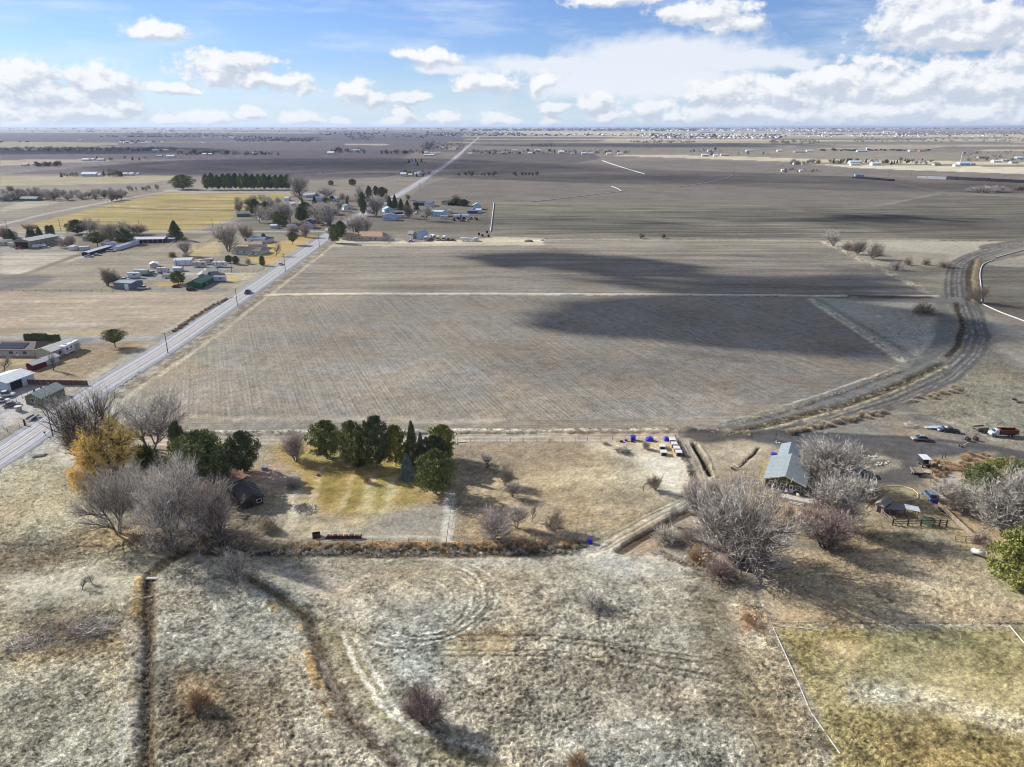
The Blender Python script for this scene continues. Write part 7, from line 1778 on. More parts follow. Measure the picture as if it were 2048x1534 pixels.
chair(1550, 986, .4, 'white garden chair left of the deck', white_p); chair(1558, 984, 1.4, 'white garden chair by the house wall', white_p); chair(1571, 988, -.5, 'pale garden chair on the deck beside the door', white_p); chair(1595, 996, 2.2, 'white garden chair at the right of the deck', white_p)
def barrel(px, py, m, label, r=.42, h=1.1, name='barrel', cat='barrel'):
    x, y = G(px, py); e = empty(name, (x, y, gz(x, y))); part('body', m, e, lambda V, Fc: (cyl(V, Fc, (0, 0, 0), r, h, 14), cyl(V, Fc, (0, 0, h * .33), r * 1.04, .05, 14), cyl(V, Fc, (0, 0, h * .66), r * 1.04, .05, 14))); part('lid', m, e, lambda V, Fc: cyl(V, Fc, (0, 0, h), r * .94, .04, 14)); tag(e, label, cat)
barrel(1547, 916, blue_b, 'blue barrel left of the grey-green lean-to', .75, 1.3); barrel(1180, 1083, blue_b, 'blue barrel lying by the yard ditch in the paddock corner', .5, .9)
def bin_(px, py, w, d, h, m, label, name='storage_bin', cat='bin', rz=0.0):
    x, y = G(px, py); e = empty(name, (x, y, gz(x, y)), rz); part('body', m, e, lambda V, Fc: box(V, Fc, -w / 2, w / 2, -d / 2, d / 2, 0, h, .06)); part('rim', m, e, lambda V, Fc: box(V, Fc, -w / 2 - .05, w / 2 + .05, -d / 2 - .05, d / 2 + .05, h + .002, h + .09)); tag(e, label, cat)
bin_(1266, 880, 1.25, 1.1, 1.15, blue_b, 'bright blue crate bin upper left of the paddock corner'); bin_(1243, 884, .8, .5, .3, dark_in, 'low black trough left of the blue crate bin', 'trough', 'trough'); bin_(1252, 882, .7, .4, .35, blue_b, 'small blue tub beside the black trough', 'tub', 'tub'); bin_(1265, 884, .9, .4, .25, dark_in, 'low black trough in front of the blue crate bin', 'trough', 'trough')
def tarp(px, py, w, d, h, label, sd):
    x, y = G(px, py); e_n = 9; V, Fc = [], []
    for i in range(e_n):
        for j in range(e_n):
            u, v = i / (e_n - 1) * 2 - 1, j / (e_n - 1) * 2 - 1; q = max(0, 1 - (u * u + v * v) * .55); z = h * min(1, q * 1.6) * (0.65 + .5 * float(vn(np.array([i * .7 + sd]), np.array([j * .7]), sd)[0])) if max(abs(u), abs(v)) < 1 else 0.02
            V.append((u * w / 2, v * d / 2, z))
    for i in range(e_n - 1):
        for j in range(e_n - 1): a = i * e_n + j; Fc.append((a, a + e_n, a + e_n + 1, a + 1))
    o = obj('tarpaulin', mesh('tarpaulin', V, Fc, [blue_t])); o.location = (x, y, gz(x, y)); tag(o, label, 'tarpaulin')
tarp(1299, 881, 2.3, 1.5, 1.0, 'crumpled blue tarpaulin over a heap left of the animal pens', 2); tarp(1333, 881, 1.4, 1.2, 1.1, 'blue tarpaulin draped at the top of the animal pens', 5); tarp(1329, 893, .5, .8, .6, 'small blue tarpaulin between the pen rows', 7)
def pen(px, py, label, rz):
    x, y = G(px, py); e = empty('animal_pen', (x, y, gz(x, y)), rz)
    part('wall', pmat((150,136,118)), e, lambda V, Fc: box(V, Fc, -.75, .75, -.85, .85, 0, .9)); part('roof', pmat((236,232,226), 'metal'), e, lambda V, Fc: box(V, Fc, -.82, .82, -.92, .92, .903, .98, .02)); part('door', dark_in, e, lambda V, Fc: box(V, Fc, -.5, .5, -.88, -.853, .1, .75)); tag(e, label, 'animal pen', 'white roofed animal pens')
PR = math.radians(ang((1321,890),(1329,912)) + 90)
for p_, l_ in (((1324,897),'upper animal pen of the left row of two'),((1327,909),'lower animal pen of the left row of two'),((1344,884),'topmost animal pen of the right row of four'),((1348,893),'second animal pen from the top of the right row'),((1353,901),'third animal pen from the top of the right row'),((1357,910),'lowest animal pen of the right row of four')): pen(*p_, l_, PR)
fence('fence', 'dark rail fence along the right side of the animal pens', [(1350,875),(1360,893),(1368,914)], 2.0, 1.1, (.5, .95), wood_d, .06, .04)
def old_implement(px, py, label):
    x, y = G(px, py); e = empty('farm_implement', (x, y, gz(x, y)), R(20), (.62,) * 3); m = pmat((150,120,110))
    part('frame', m, e, lambda V, Fc: (box(V, Fc, -1.6, 1.6, -.08, .08, .5, .62), box(V, Fc, -.08, .08, -1, 1, .38, .498))); part('boom', pmat((196,190,180)), e, lambda V, Fc: prism(V, Fc, [(.3, .62), (3.2, 1.5), (3.2, 1.62), (.3, .8)], -.08, .08))
    wheels(e, (-1.2,), 1.4, .42); tag(e, label, 'farm implement')
old_implement(1470, 938, 'rusty old farm implement with a long pale boom above the great tree')
e = empty('hut', (*G(1748,1022), gz(*G(1748,1022))), R(ang((1748,1022),(1759,1026)))); 
part('wall', pmat((190,160,146)), e, lambda V, Fc: prism(V, Fc, [(0, -.1), (1.9, -.1), (1.9, 1.9), (.95, 2.6), (0, 1.9)], 0, 3.2)); part('roof', pmat((150,146,140), 'roof'), e, lambda V, Fc: (prism(V, Fc, [(-.2, 1.78), (.95, 2.63), (.95, 2.75), (-.2, 1.9)], -.2, 3.5), prism(V, Fc, [(2.1, 1.78), (2.1, 1.9), (.95, 2.75), (.95, 2.63)], -.2, 3.5))); part('doorway_shade', dark_in, e, lambda V, Fc: box(V, Fc, .5, 1.3, -.04, -.005, 0, 1.7)); tag(e, 'small pink-brown wooden hut at the corner of the corral', 'hut')  # the door opening is a dark panel painted as inside shade
e = empty('shelter', (*G(1762,1030), gz(*G(1762,1030))), R(-4)); part('roof', pmat((40,46,66), 'paint'), e, lambda V, Fc: prism(V, Fc, [(0, 1.55), (4.9, 1.35), (4.9, 1.45), (0, 1.65)], -.2, 2.6))
for i in range(4):
    for j in range(2): part('post', wood_g, e, lambda V, Fc: box(V, Fc, .1 + i * 1.5, .2 + i * 1.5, -.1 + j * 2.5, 0 + j * 2.5, 0, 1.33))
tag(e, 'low dark navy canopy over the corral', 'canopy')
e = empty('shelter', (*G(1811,1034), gz(*G(1811,1034))), R(-18)); part('roof', pmat((214,220,222), 'metal'), e, lambda V, Fc: prism(V, Fc, [(-.2, 1.9), (2.6, 1.7), (2.6, 1.78), (-.2, 1.98)], -.2, 2.2))
for i in range(2):
    for j in range(2): part('post', pmat((150,110,80)), e, lambda V, Fc: box(V, Fc, .1 + i * 2.1, .2 + i * 2.1, 0 + j * 1.9, .1 + j * 1.9, 0, 1.68))
tag(e, 'silver sheet metal roof on posts inside the corral', 'shelter')
e = empty('cargo_box', (*G(1838,1045), gz(*G(1838,1045))), R(-55)); part('panel', pmat((84,104,84)), e, lambda V, Fc: (box(V, Fc, 0, 2.6, 0, .08, 0, 1.3), box(V, Fc, 0, 2.6, .9, .98, 0, 1.3))); part('floor', wood_g, e, lambda V, Fc: box(V, Fc, 0, 2.6, .083, .897, .1, .2)); tag(e, 'dark green feed bunk right of the silver roof', 'feed bunk')
fence('fence', 'dark post and rail corral fence in front of the shelters', [(1785,1050),(1815,1051),(1841,1052),(1860,1052),(1878,1052),(1892,1053)], 40, 1.6, (.5, .95, 1.35), wood_d, .13, .045)
fence('fence', 'curved left side rail of the corral', [(1761,1026),(1768,1035),(1780,1044),(1785,1050)], 1.4, 1.3, (.5, 1.1), wood_g, .06, .04)
fence('fence', 'pale plank fence slanting down from the blue car', [(1876,1014),(1905,1040),(1934,1068),(1947,1080)], 2.2, 1.2, (.4, .75, 1.1), pmat((196,176,156)), .07, .04, plank=True)
fence('fence', 'grey rail fence closing the bottom of the corral', [(1909,1082),(1930,1083),(1947,1085)], 2.0, 1.3, (.4, .8, 1.2), wood_g, .08, .04)
fence('gate', 'light metal gate panel leaning open below the corral', [(1851,1075),(1876,1088)], 4, 1.2, (.2, .5, .8, 1.1), pmat((190,190,186)), .05, .03, cat='gate')
fence('fence', 'thin wire fence from the gate to the propane tank', [(1876,1088),(1920,1100),(1950,1108)], 3, 1.0, (.6, .95), wood_g, .04, .015)
e = empty('propane_tank', (*G(1956,1112), gz(*G(1956,1112))), R(-40)); part('tank', white_p, e, lambda V, Fc: (cyl(V, Fc, (-1.2, 0, .85), .5, 2.4, 16, 'x'), cyl(V, Fc, (-1.4, 0, .85), .3, .2, 16, 'x', .5), cyl(V, Fc, (1.2, 0, .85), .5, .2, 16, 'x', .3)), True)
for s in (-1, 1): part('leg', wood_g, e, lambda V, Fc: box(V, Fc, s * .8 - .08, s * .8 + .08, -.35, .35, 0, .42))
part('dome', white_p, e, lambda V, Fc: cyl(V, Fc, (0, 0, 1.34), .16, .16, 10)); tag(e, 'white propane tank on legs at the lower pasture edge', 'propane tank')
pipe_line('garden_edging', 'pale curved edging loop left of the blue car', [(1772,972),(1805,973),(1826,979),(1836,988),(1836,997),(1826,1001),(1800,1001),(1784,1001)], .09, pmat((226,216,190)), 'edging')
pipe_line('garden_hose', 'pale curved hose left of the wooden hut', [(1731,1018),(1736,1010),(1738,1004),(1742,1003)], .07, pmat((222,206,196)), 'hose')
pipe_line('hose_ring', 'thin dark hose ring left of the dark paddock bush', [(1287,983),(1286,974),(1290,967),(1299,965),(1307,969)], .05, wood_d, 'hose')
pipe_line('irrigation_pipe', 'long white rail slanting down the left side of the lower right pasture', [(1546,1256),(1580,1330),(1622,1425),(1680,1508)], .08, white_p, 'pipe', smooth_=False)
pipe_line('irrigation_pipe', 'short white pipe along the top corner of the lower right pasture', [(1562,1254),(1600,1257),(1650,1262)], .08, white_p, 'pipe', smooth_=False)
pipe_line('irrigation_pipe', 'white pipe slanting out of the right edge of the lower pasture', [(2018,1252),(2050,1290),(2090,1335)], .11, white_p, 'pipe', smooth_=False)
fence('fence', 'weathered wire fence along the top of the lower right pasture', [(1545,1250),(1700,1248),(1900,1249),(2120,1252)], 4, .9, (.5, .85), wood_g, .045, .012)
rock_m = mat('rock_pale', (0.5, 0.48, 0.45), .9, var=.15)
def rocks(lst, label, group):
    for (px, py, s) in lst:
        x, y = G(px, py); v = ICO1_V * s * np.array([1, .8, .6]); v = v * (1 + .25 * np.random.RandomState(int(px * 7 + py)).randn(len(v), 1)); o = obj('rock', npmesh('rock', v, ICO1_F, [rock_m])); o.location = (x, y, gz(x, y) + s * .25); o.rotation_euler = (0, 0, px); tag(o, label, 'rock', group)
rocks([(1739 + i * 3.2, 913 + (i % 2), .3) for i in range(6)] + [(1753 + rt.uniform(0, 28), 922 + rt.uniform(0, 9), rt.uniform(.25, .45)) for _ in range(14)], 'white stone in the round bed of the right yard', 'stones of the round bed')
rocks([(1548 + rt.uniform(0, 14), 882 + rt.uniform(0, 5), .25) for _ in range(6)], 'pale stone by the dirt road behind the green house', 'stones by the dirt road')
rocks([(588 + 21 * (1 + math.cos(a)), 1017 + 9 * math.sin(a), .22) for a in np.linspace(0, 6.1, 22)], 'grey stone of the fire ring on the lawn', 'stones of the fire ring')
rocks([(225 + rt.uniform(-14, 110), 770 + rt.uniform(-4, 4) - 0, .35) for _ in range(0)], 'x', 'x')
rocks([(int(x_), y_, .5) for x_, y_ in [(262,758),(270,752),(278,745),(330,712),(342,706),(352,700),(252,764),(244,770)]], 'grey stone dumped on the field side of the road shoulder', 'stones on the road shoulder')
# ---- left and middle yard details
e = empty('firewood_crate', (*G(633,1074), gz(*G(633,1074))), .3); wd = pmat((84,60,50))
part('panel', wd, e, lambda V, Fc: (box(V, Fc, -.8, .8, -.6, -.52, 0, .9), box(V, Fc, -.8, .8, .52, .6, 0, .9))); part('end_panel', wd, e, lambda V, Fc: (box(V, Fc, -.8, -.72, -.518, .518, 0, .9), box(V, Fc, .72, .8, -.518, .518, 0, .9))); part('floor', wd, e, lambda V, Fc: box(V, Fc, -.718, .718, -.518, .518, .03, .1)); tag(e, 'dark wooden crate left of the row of firewood rounds', 'crate')
lg = pmat((110,66,56)); lg2 = pmat((66,50,46))
V, Fc = [], []; cyl(V, Fc, (0, -.3, .22), .21, .6, 10, 'y'); lm1 = mesh('log_round', V, Fc, [lg]); V, Fc = [], []; cyl(V, Fc, (0, -.3, .22), .21, .6, 10, 'y'); lm2 = mesh('log_round', V, Fc, [lg2])
for i in range(26):
    for k in range(2 if i % 4 else 1):
        x, y = G(653 + i * 2.72 + k * 1.3, 1076.5); o = obj('log_round', rt.choice((lm1, lm2))); o.location = (x, y + rt.uniform(-.06, .06), gz(x, y) + k * .37); o.rotation_euler = (0, 0, rt.uniform(-.3, .3)); tag(o, 'dark red firewood round %s the long low row on the lawn edge' % ('on top of' if k else 'on the ground in'), 'log', 'firewood rounds in the long row')
bin_(530, 939, 1.5, .8, .6, pmat((150,164,190), 'paint'), 'pale blue metal chest in the shade of the round pine', 'metal_chest', 'chest'); barrel(636, 951, pmat((130,84,66)), 'small rusty fire basket on the lawn', .4, .4, 'fire_basket', 'fire basket')
pipe_line('pipe_gate', 'white pipe lying by the fence corner behind the lawn pines', [(912,890),(914,886),(922,885),(934,884)], .12, pmat((206,216,226)), 'pipe', smooth_=False)
fence('fence', 'wire fence between the lawn and the middle paddock', [(912,888),(906,985),(900,1040),(893,1086)], 3.2, 1.3, (.4, .8, 1.2), wood_g, .05, .012)
fence('fence', 'wire fence along the track above the middle paddock', [(915,884),(1100,883),(1250,880)], 3.4, 1.2, (.6, 1.1), wood_d, .045, .012)
fence('fence', 'wire fence along the bottom of the lawn and paddock', [(604,1087),(780,1087),(893,1087),(1040,1086),(1165,1083)], 3.4, 1.2, (.6, 1.1), wood_g, .045, .012)
fence('fence', 'wire fence beside the diagonal track', [(1200,1078),(1280,1034),(1345,1003),(1400,975)], 4, 1.1, (.6, 1.0), wood_g, .04, .012)
def lean_branch(px, py, label, L=2.4):
    x, y = G(px, py); segs = [(0, 0, 0, .5, 0, .5, .07, .06), (.5, 0, .5, 1.3, .1, .9, .06, .045), (1.3, .1, .9, 2.0, .1, 1.6, .045, .02), (.5, 0, .5, 1.1, -.3, .45, .04, .02)]; TV, TF = [], []; tubes(segs, 5, TV, TF); o = obj('fallen_branch', pack('fallen_branch', TV, TF, bark_d)); o.location = (x, y, gz(x, y)); tag(o, label, 'branch')
lean_branch(910, 1012, 'dark fallen branch beside the wire fence'); lean_branch(1113, 905, 'short dark branch in the middle paddock')
e = empty('stump_heap', (*G(398,1122), gz(*G(398,1122)))); part('slab', pmat((150,140,132)), e, lambda V, Fc: prism(V, Fc, [(-1.2, 0), (1.2, 0), (.9, .5), (.2, 1.0), (-.3, .9)], -.6, .6)); part('pole', pmat((196,190,182)), e, lambda V, Fc: prism(V, Fc, [(-.2, .8), (.5, 2.4), (.6, 2.36), (-.1, .8)], -.04, .04)); tag(e, 'grey broken slab with a leaning stick at the ditch head', 'slab')
e = empty('culvert_head', (*G(303,1156), gz(*G(303,1156)) + .25)); part('slab', rock_m, e, lambda V, Fc: box(V, Fc, -.9, .9, -.25, .25, 0, .25)); part('wing', rock_m, e, lambda V, Fc: box(V, Fc, .9, 1.2, -.25, .9, -.1, .2)); tag(e, 'pale concrete slab at the head of the narrow pasture ditch', 'culvert')
pipe_line('foot_plank', 'pale plank lying across the narrow pasture ditch', [(288,1193),(304,1190)], .1, rock_m, 'plank', smooth_=False)
e = empty('lumber_pile', (*G(76,912), gz(*G(76,912))), R(25))
for i in range(6): part('board', wood_g, e, lambda V, Fc: box(V, Fc, -1.4 + i * .1, 1.4 + i * .1, -.6 + i * .22, -.42 + i * .22, .1 + (i % 2) * .12, .2 + (i % 2) * .12))
tag(e, 'pile of grey boards beside the road in the rough grass', 'lumber')
e = empty('mailbox', (*G(91,872), 0)); part('post', wood_d, e, lambda V, Fc: box(V, Fc, -.05, .05, -.05, .05, 0, 1.0)); part('box', dark_in, e, lambda V, Fc: (box(V, Fc, -.18, .18, -.3, .3, 1.002, 1.3, .04))); tag(e, 'black mailbox on a post at the road edge', 'mailbox')
# brown board fence
e = empty('board_fence', (*G(47,769), 0), R(ang((47,769),(176,771))))
LL = math.dist(G(47,769), G(176,771)); nP = 12; bm_ = pmat((120,96,88))
V, Fc = [], []; box(V, Fc, .04, LL / nP - .04, -.03, .03, .05, 1.75); pmx = mesh('panel', V, Fc, [bm_]); V, Fc = [], []; box(V, Fc, -.06, .06, -.05, .05, 0, 1.9); psx = mesh('post', V, Fc, [wood_d])
for i in range(nP + 1):
    if i < nP: o = obj('panel', pmx, e); o.location = (i * LL / nP, 0, 0)
    o = obj('post', psx, e); o.location = (i * LL / nP, .0, 0)
tag(e, 'tall brown board fence between the red shed yard and the sage house', 'fence')
fence('fence', 'chain link fence slanting past the well house', [(0,828),(22,812),(45,797),(56,791)], 3, 1.5, (.1, .75, 1.45), wood_g, .05, .015)
fence('fence', 'chain link fence along the road side of the left yard', [(0,852),(16,866),(40,856),(52,849)], 3, 1.5, (.1, .75, 1.45), wood_g, .05, .015)
e = empty('gate_post', (*G(50,851), 0)); part('post', wood_d, e, lambda V, Fc: box(V, Fc, -.15, .15, -.15, .15, 0, 1.9)); tag(e, 'thick dark gate post at the corner of the left yard', 'post')
e = empty('utility_trailer', (*G(66,838), 0), R(ang((56,842),(78,829)))); part('deck', pmat((150,160,160)), e, lambda V, Fc: (box(V, Fc, -1.8, 1.8, -.8, .8, .5, .6), box(V, Fc, -1.8, 1.8, -.85, -.803, .5, .95), box(V, Fc, -1.8, 1.8, .803, .85, .5, .95))); wheels(e, (0,), 1.8, .33); tag(e, 'flat grey trailer parked by the road in the left yard', 'trailer')
fence('fence', 'dark wire fence behind the white trailer row', [(420,543),(470,545),(515,546),(530,538)], 2.4, 1.2, (.5, 1.1), wood_d, .06, .02)
fence('fence', 'rail fence in the brown field above the machine shed', [(315,548),(345,545),(400,541)], 4, 1.2, (.5, 1.1), wood_g, .05, .02)
fence('fence', 'long board fence running from the lane down to the machine shed', [(440,472),(415,485),(392,497)], 3, 1.5, (.4, .9, 1.3), wood_g, .06, .03)
fence('fence', 'pale rail fence curving round the pavilion paddock', [(355,481),(330,494),(298,495),(272,504),(228,512)], 4, 1.2, (.6, 1.1), pmat((206,200,190)), .06, .05)
fence('fence', 'pasture wire fence along the field below the workshop', [(0,583),(120,583),(225,584),(330,582)], 6, 1.1, (.6, 1.0), wood_d, .07, .015)
# ---- upper right
W_P = pmat((236,234,228), 'paint')
pipe_line('irrigation_pipe', 'white irrigation pipe running down beside the canal road', [(1985,521),(1966,530),(1960,548),(1962,575),(1963,604)], .28, W_P, 'pipe')
pipe_line('irrigation_pipe', 'white irrigation pipe along the lower edge of the dark right field', [(1965,609),(2000,625),(2040,640),(2080,656)], .28, W_P, 'pipe')
pipe_line('irrigation_pipe', 'white irrigation pipe above the dark right field', [(1990,516),(2048,500),(2090,489)], .3, W_P, 'pipe', smooth_=False)
pipe_line('concrete_ditch', 'straight white concrete ditch beside the village junk yard', [(988,406),(985,432),(981,464)], .4, W_P, 'ditch', smooth_=False)
pipe_line('irrigation_pipe', 'white pipe with a hook in the dark field right of the village', [(1061,404),(1100,400),(1160,393),(1230,384.5),(1243,383),(1236,378),(1223,373)], .4, W_P, 'pipe', smooth_=False)
pipe_line('irrigation_pipe', 'white curved pipe in the middle of the dark field', [(1360,373),(1400,368),(1440,360),(1456,355),(1466,350)], .4, W_P, 'pipe')
pipe_line('concrete_ditch', 'pale slanting ditch line in the far dark field', [(1205,322),(1240,334),(1290,349)], .8, W_P, 'ditch')
def row_block(name, label, a, b, d, h, m, cat, n, group):
    (x0, y0), (x1, y1) = G(*a), G(*b); L = math.dist((x0, y0), (x1, y1)) / n; rz = math.atan2(y1 - y0, x1 - x0)
    V, Fc = [], []; prism(V, Fc, [(0.2, 0), (L - .2, 0), (L - .35, h), (.35, h)], 0, d); me = mesh(name, V, Fc, [m])
    for i in range(n): o = obj(name, me); o.location = (x0 + (x1 - x0) * i / n, y0 + (y1 - y0) * i / n, 0); o.rotation_euler = (0, 0, rz); o.scale = (1, 1, rt.uniform(.85, 1.1)); tag(o, label, cat, group)
hay = pmat((78,74,80)); silv = pmat((176,180,186)); blackp = pmat((36,40,52))
row_block('hay_stack', 'dark weathered hay stack in the long row at the far right', (1892,359), (2090,368), 9, 4.5, hay, 'hay stack', 9, 'dark hay stacks in the long row')
row_block('hay_stack', 'silver grey covered hay stack left of the long dark row', (1833,356), (1892,359), 10, 3.2, silv, 'hay stack', 3, 'silver hay stacks')
row_block('silage_pile', 'black plastic covered silage pile in the dark field', (1704,356), (1778,362), 12, 2.5, blackp, 'silage pile', 3, 'black silage piles')
for i in range(3): barrel(1712 + i * 6, 353.5, pmat((176,190,206)), ('left', 'middle', 'right')[i] + ' pale round bale cover on the black silage pile', 3.0, 4.0, 'bale_cover', 'bale cover')
e = empty('plastic_tunnel', (*G(907,434), 0), R(2)); part('cover', pmat((226,230,240), 'paint'), e, lambda V, Fc: cyl(V, Fc, (0, 0, .6), 1.8, 14, 16, 'x')); part('band', pmat((90,100,170), 'paint'), e, lambda V, Fc: cyl(V, Fc, (6.5, 0, .6), 1.85, 1.2, 16, 'x')); tag(e, 'long white plastic tunnel with a blue band in the junk yard', 'tunnel')
jm = pmat((64,58,58))
for i in range(16):
    x, y = G(903 + rt.uniform(0, 52), 436 + rt.uniform(0, 7)); V, Fc = [], []; s = rt.uniform(.8, 2.0); box(V, Fc, -s, s, -s * .5, s * .5, 0, s * .7, .15); box(V, Fc, -s * .6, s * .3, -s * .4, s * .4, s * .7, s * 1.1, .1); o = obj('scrap_heap', mesh('scrap_heap', V, Fc, [rt.choice((jm, wood_d, wood_g))])); o.location = (x, y, 0); o.rotation_euler = (0, 0, rt.uniform(0, 3)); tag(o, 'scrap heap in the junk yard below the white tunnel', 'scrap', 'scrap in the junk yard')
tp = pmat((120,104,90))
for px, py, s, l in ((1058,480,3.2,'low dirt mound on the bare pad'),(1083,478,2.0,'pile of pale stones at the end of the bare pad')):
    v = ICO2_V * np.array([s, s * .8, s * .45]); v = v * (1 + .12 * np.random.RandomState(px).randn(len(v), 1)); o = obj('soil_heap', npmesh('soil_heap', v, ICO2_F, [tp if px == 1058 else rock_m])); x, y = G(px, py + 3); o.location = (x, y, 0); tag(o, l, 'soil heap')
for px, py, l in ((958,470,'left'), (965,473,'second'), (974,466,'third'), (977,474,'right')):
    x, y = G(px, py); o = obj('hay_bale', mesh('hay_bale', *(lambda V, Fc: (cyl(V, Fc, (0, -.8, .9), .95, 1.6, 12, 'y'), (V, Fc))[1])([], []), [wood_d])); o.location = (x, y, 0); tag(o, l + ' dark round bale at the foot of the white concrete ditch', 'bale')
# hexagonal frame, junk sheets
e = empty('hexagonal_frame', (*G(2032,803), gz(*G(2032,803)))); 
for i in range(6):
    a = i * math.pi / 3; part('side', wood_g, e, lambda V, Fc: prism(V, Fc, [(-.75, 0), (.75, 0), (.75, .6), (-.75, .6)], 1.22, 1.3)).rotation_euler = (0, 0, a)
part('lining', dark_in, e, lambda V, Fc: cyl(V, Fc, (0, 0, .02), 1.2, .1, 6)); tag(e, 'hexagonal grey planter frame with dark inside, far right of the track', 'planter')
e = empty('tin_sheet', (*G(1868,858), gz(*G(1868,858)) + .3), R(-12)); part('sheet', pmat((176,196,206), 'metal'), e, lambda V, Fc: prism(V, Fc, [(-1.6, .1), (1.6, .5), (1.6, .56), (-1.6, .16)], -.8, .8)); part('panel', pmat((206,206,180)), e, lambda V, Fc: box(V, Fc, -2.5, -1.7, -.6, .6, 0, .06)); tag(e, 'pale blue metal sheet lying left of the white junk car', 'metal sheet')
bin_(1881, 862, 1.4, 1.0, .9, pmat((90,104,150), 'paint'), 'blue covered bundle between the metal sheet and the junk car', 'bundle', 'bundle')
for k_, (px, py) in enumerate(((1935,882),(1951,881))):
    x, y = G(px, py); e = empty('wooden_spool', (x, y, gz(x, y))); [part('flange', pmat((120,100,80)), e, lambda V, Fc: cyl(V, Fc, (0, fy_, .6), .6, .06, 14, 'y')) for fy_ in (-.4, .34)]; part('drum', pmat((120,100,80)), e, lambda V, Fc: cyl(V, Fc, (0, -.338, .6), .3, .676, 12, 'y')); tag(e, ('left' if k_ == 0 else 'right') + ' brown wooden cable spool beside the dirt track', 'spool')
fence('fence', 'old post row beside the tawny bushes of the right yard', [(1861,963),(1864,950),(1884,918),(1890,916)], 6, 1.3, (.9,), wood_d, .08, .015)
e = empty('post', (*G(1551,881), 0)); part('shaft', wood_d, e, lambda V, Fc: box(V, Fc, -.07, .07, -.07, .07, 0, 2.0)); tag(e, 'dark post among pale stones behind the green house', 'post')
# ================================================================== power poles
pole_m = pmat((88,76,66)); wire_m = dark_in
def pole(bx, by, ty, label, arm=True, rz=0.0, z0=0.0):
    x, y = G(bx, by); h = ZH(by, ty); e = empty('utility_pole', (x, y, z0), rz)
    part('shaft', pole_m, e, lambda V, Fc: cyl(V, Fc, (0, 0, -.3), .16, h + .3, 8, 'z', .11))
    if arm:
        part('crossarm', pole_m, e, lambda V, Fc: box(V, Fc, -1.2, 1.2, -.17, -.115, h - .55, h - .42))
        for s in (-1.05, -.5, .5, 1.05): part('insulator', pmat((150,150,146)), e, lambda V, Fc: cyl(V, Fc, (s, -.14, h - .418), .05, .14, 6))
    tag(e, label, 'utility pole', 'utility poles'); return Vector((x, y, h + z0))
tops = [pole(106,872,815,'utility pole nearest the camera in front of the thick limbed bare tree'), pole(336,706,665,'utility pole on the field side of the road with a long shadow'), pole(475,611,576,'utility pole right of the dark blue pickup'), pole(571,543,507,'utility pole right of the white car'), pole(639,494,469,'utility pole near the road junction')]
tops += [pole(684,455,436,'utility pole just past the junction'), pole(745,420,402,'utility pole at the village bend'), pole(840,385,366,'utility pole beside the far straight road'), pole(880,352,338,'farther utility pole beside the straight road')]
lane = [pole(15,461,440,'leftmost utility pole along the country lane'), pole(122,462,440,'utility pole between the columnar conifers and the broad pine'), pole(279,457,439,'utility pole in front of the yellow field'), pole(426,457,437,'utility pole at the right end of the yellow field'), pole(560,460,440,'utility pole along the lane in front of the village')]
pole(464,545,514,'utility pole in front of the bright white travel trailer', False); pole(355,541,517,'utility pole in front of the white machine shed', False); pole(325,556,532,'utility pole beside the white box truck', False); pole(108,742,716,'short pole beside the garage', False)
for i, (px, py, ty) in enumerate(((1548,352,341),(1703,350,340),(1777,353,342),(1822,353,343),(1915,357,347),(2007,358,348),(1467,350,340))): pole(px, py, ty, ('first','second','third','fourth','fifth','sixth','seventh')[i] + ' thin pole across the dark fields at the far right, counted outward', False)
def wires(name, label, tp, offs):
    V, Fc = [], []
    for a, b in zip(tp[:-1], tp[1:]):
        d = (b - a); nn = Vector((1, 0, 0)) if abs(d.y) > abs(d.x) else Vector((0, 1, 0))
        for o_ in offs:
            prev = None
            for k in range(11):
                t = k / 10; p = a.lerp(b, t) + nn * o_ * 1.0; p.z += -.35 - 1.4 * 4 * t * (1 - t) * min(1, d.length / 90)
                V += [(p.x, p.y, p.z - .012), (p.x + .02, p.y, p.z + .012), (p.x - .02, p.y, p.z + .012)]
                n = len(V)
                if prev is not None:
                    for j in range(3): q = (j + 1) % 3; Fc.append((prev + j, prev + q, n - 3 + q, n - 3 + j))
                prev = n - 3
    tag(obj(name, mesh(name, V, Fc, [wire_m])), label, 'power line')
wires('power_line', 'thin power wires strung along the paved road poles', tops, (-1.05, .5, 1.05)); wires('power_line', 'thin power wires strung along the country lane poles', lane, (-1.0, 1.0))
e = empty('pylon', (*G(1920,331), 0), 0); part('mast', pmat((226,226,220)), e, lambda V, Fc: cyl(V, Fc, (0, 0, 0), 1.2, ZH(331,303), 8, 'z', .5)); part('arm', pmat((226,226,220)), e, lambda V, Fc: box(V, Fc, -.9, 6, -.3, .3, ZH(331,303) - 1.2, ZH(331,303) - .6)); tag(e, 'tall white mast in the far right village', 'mast')
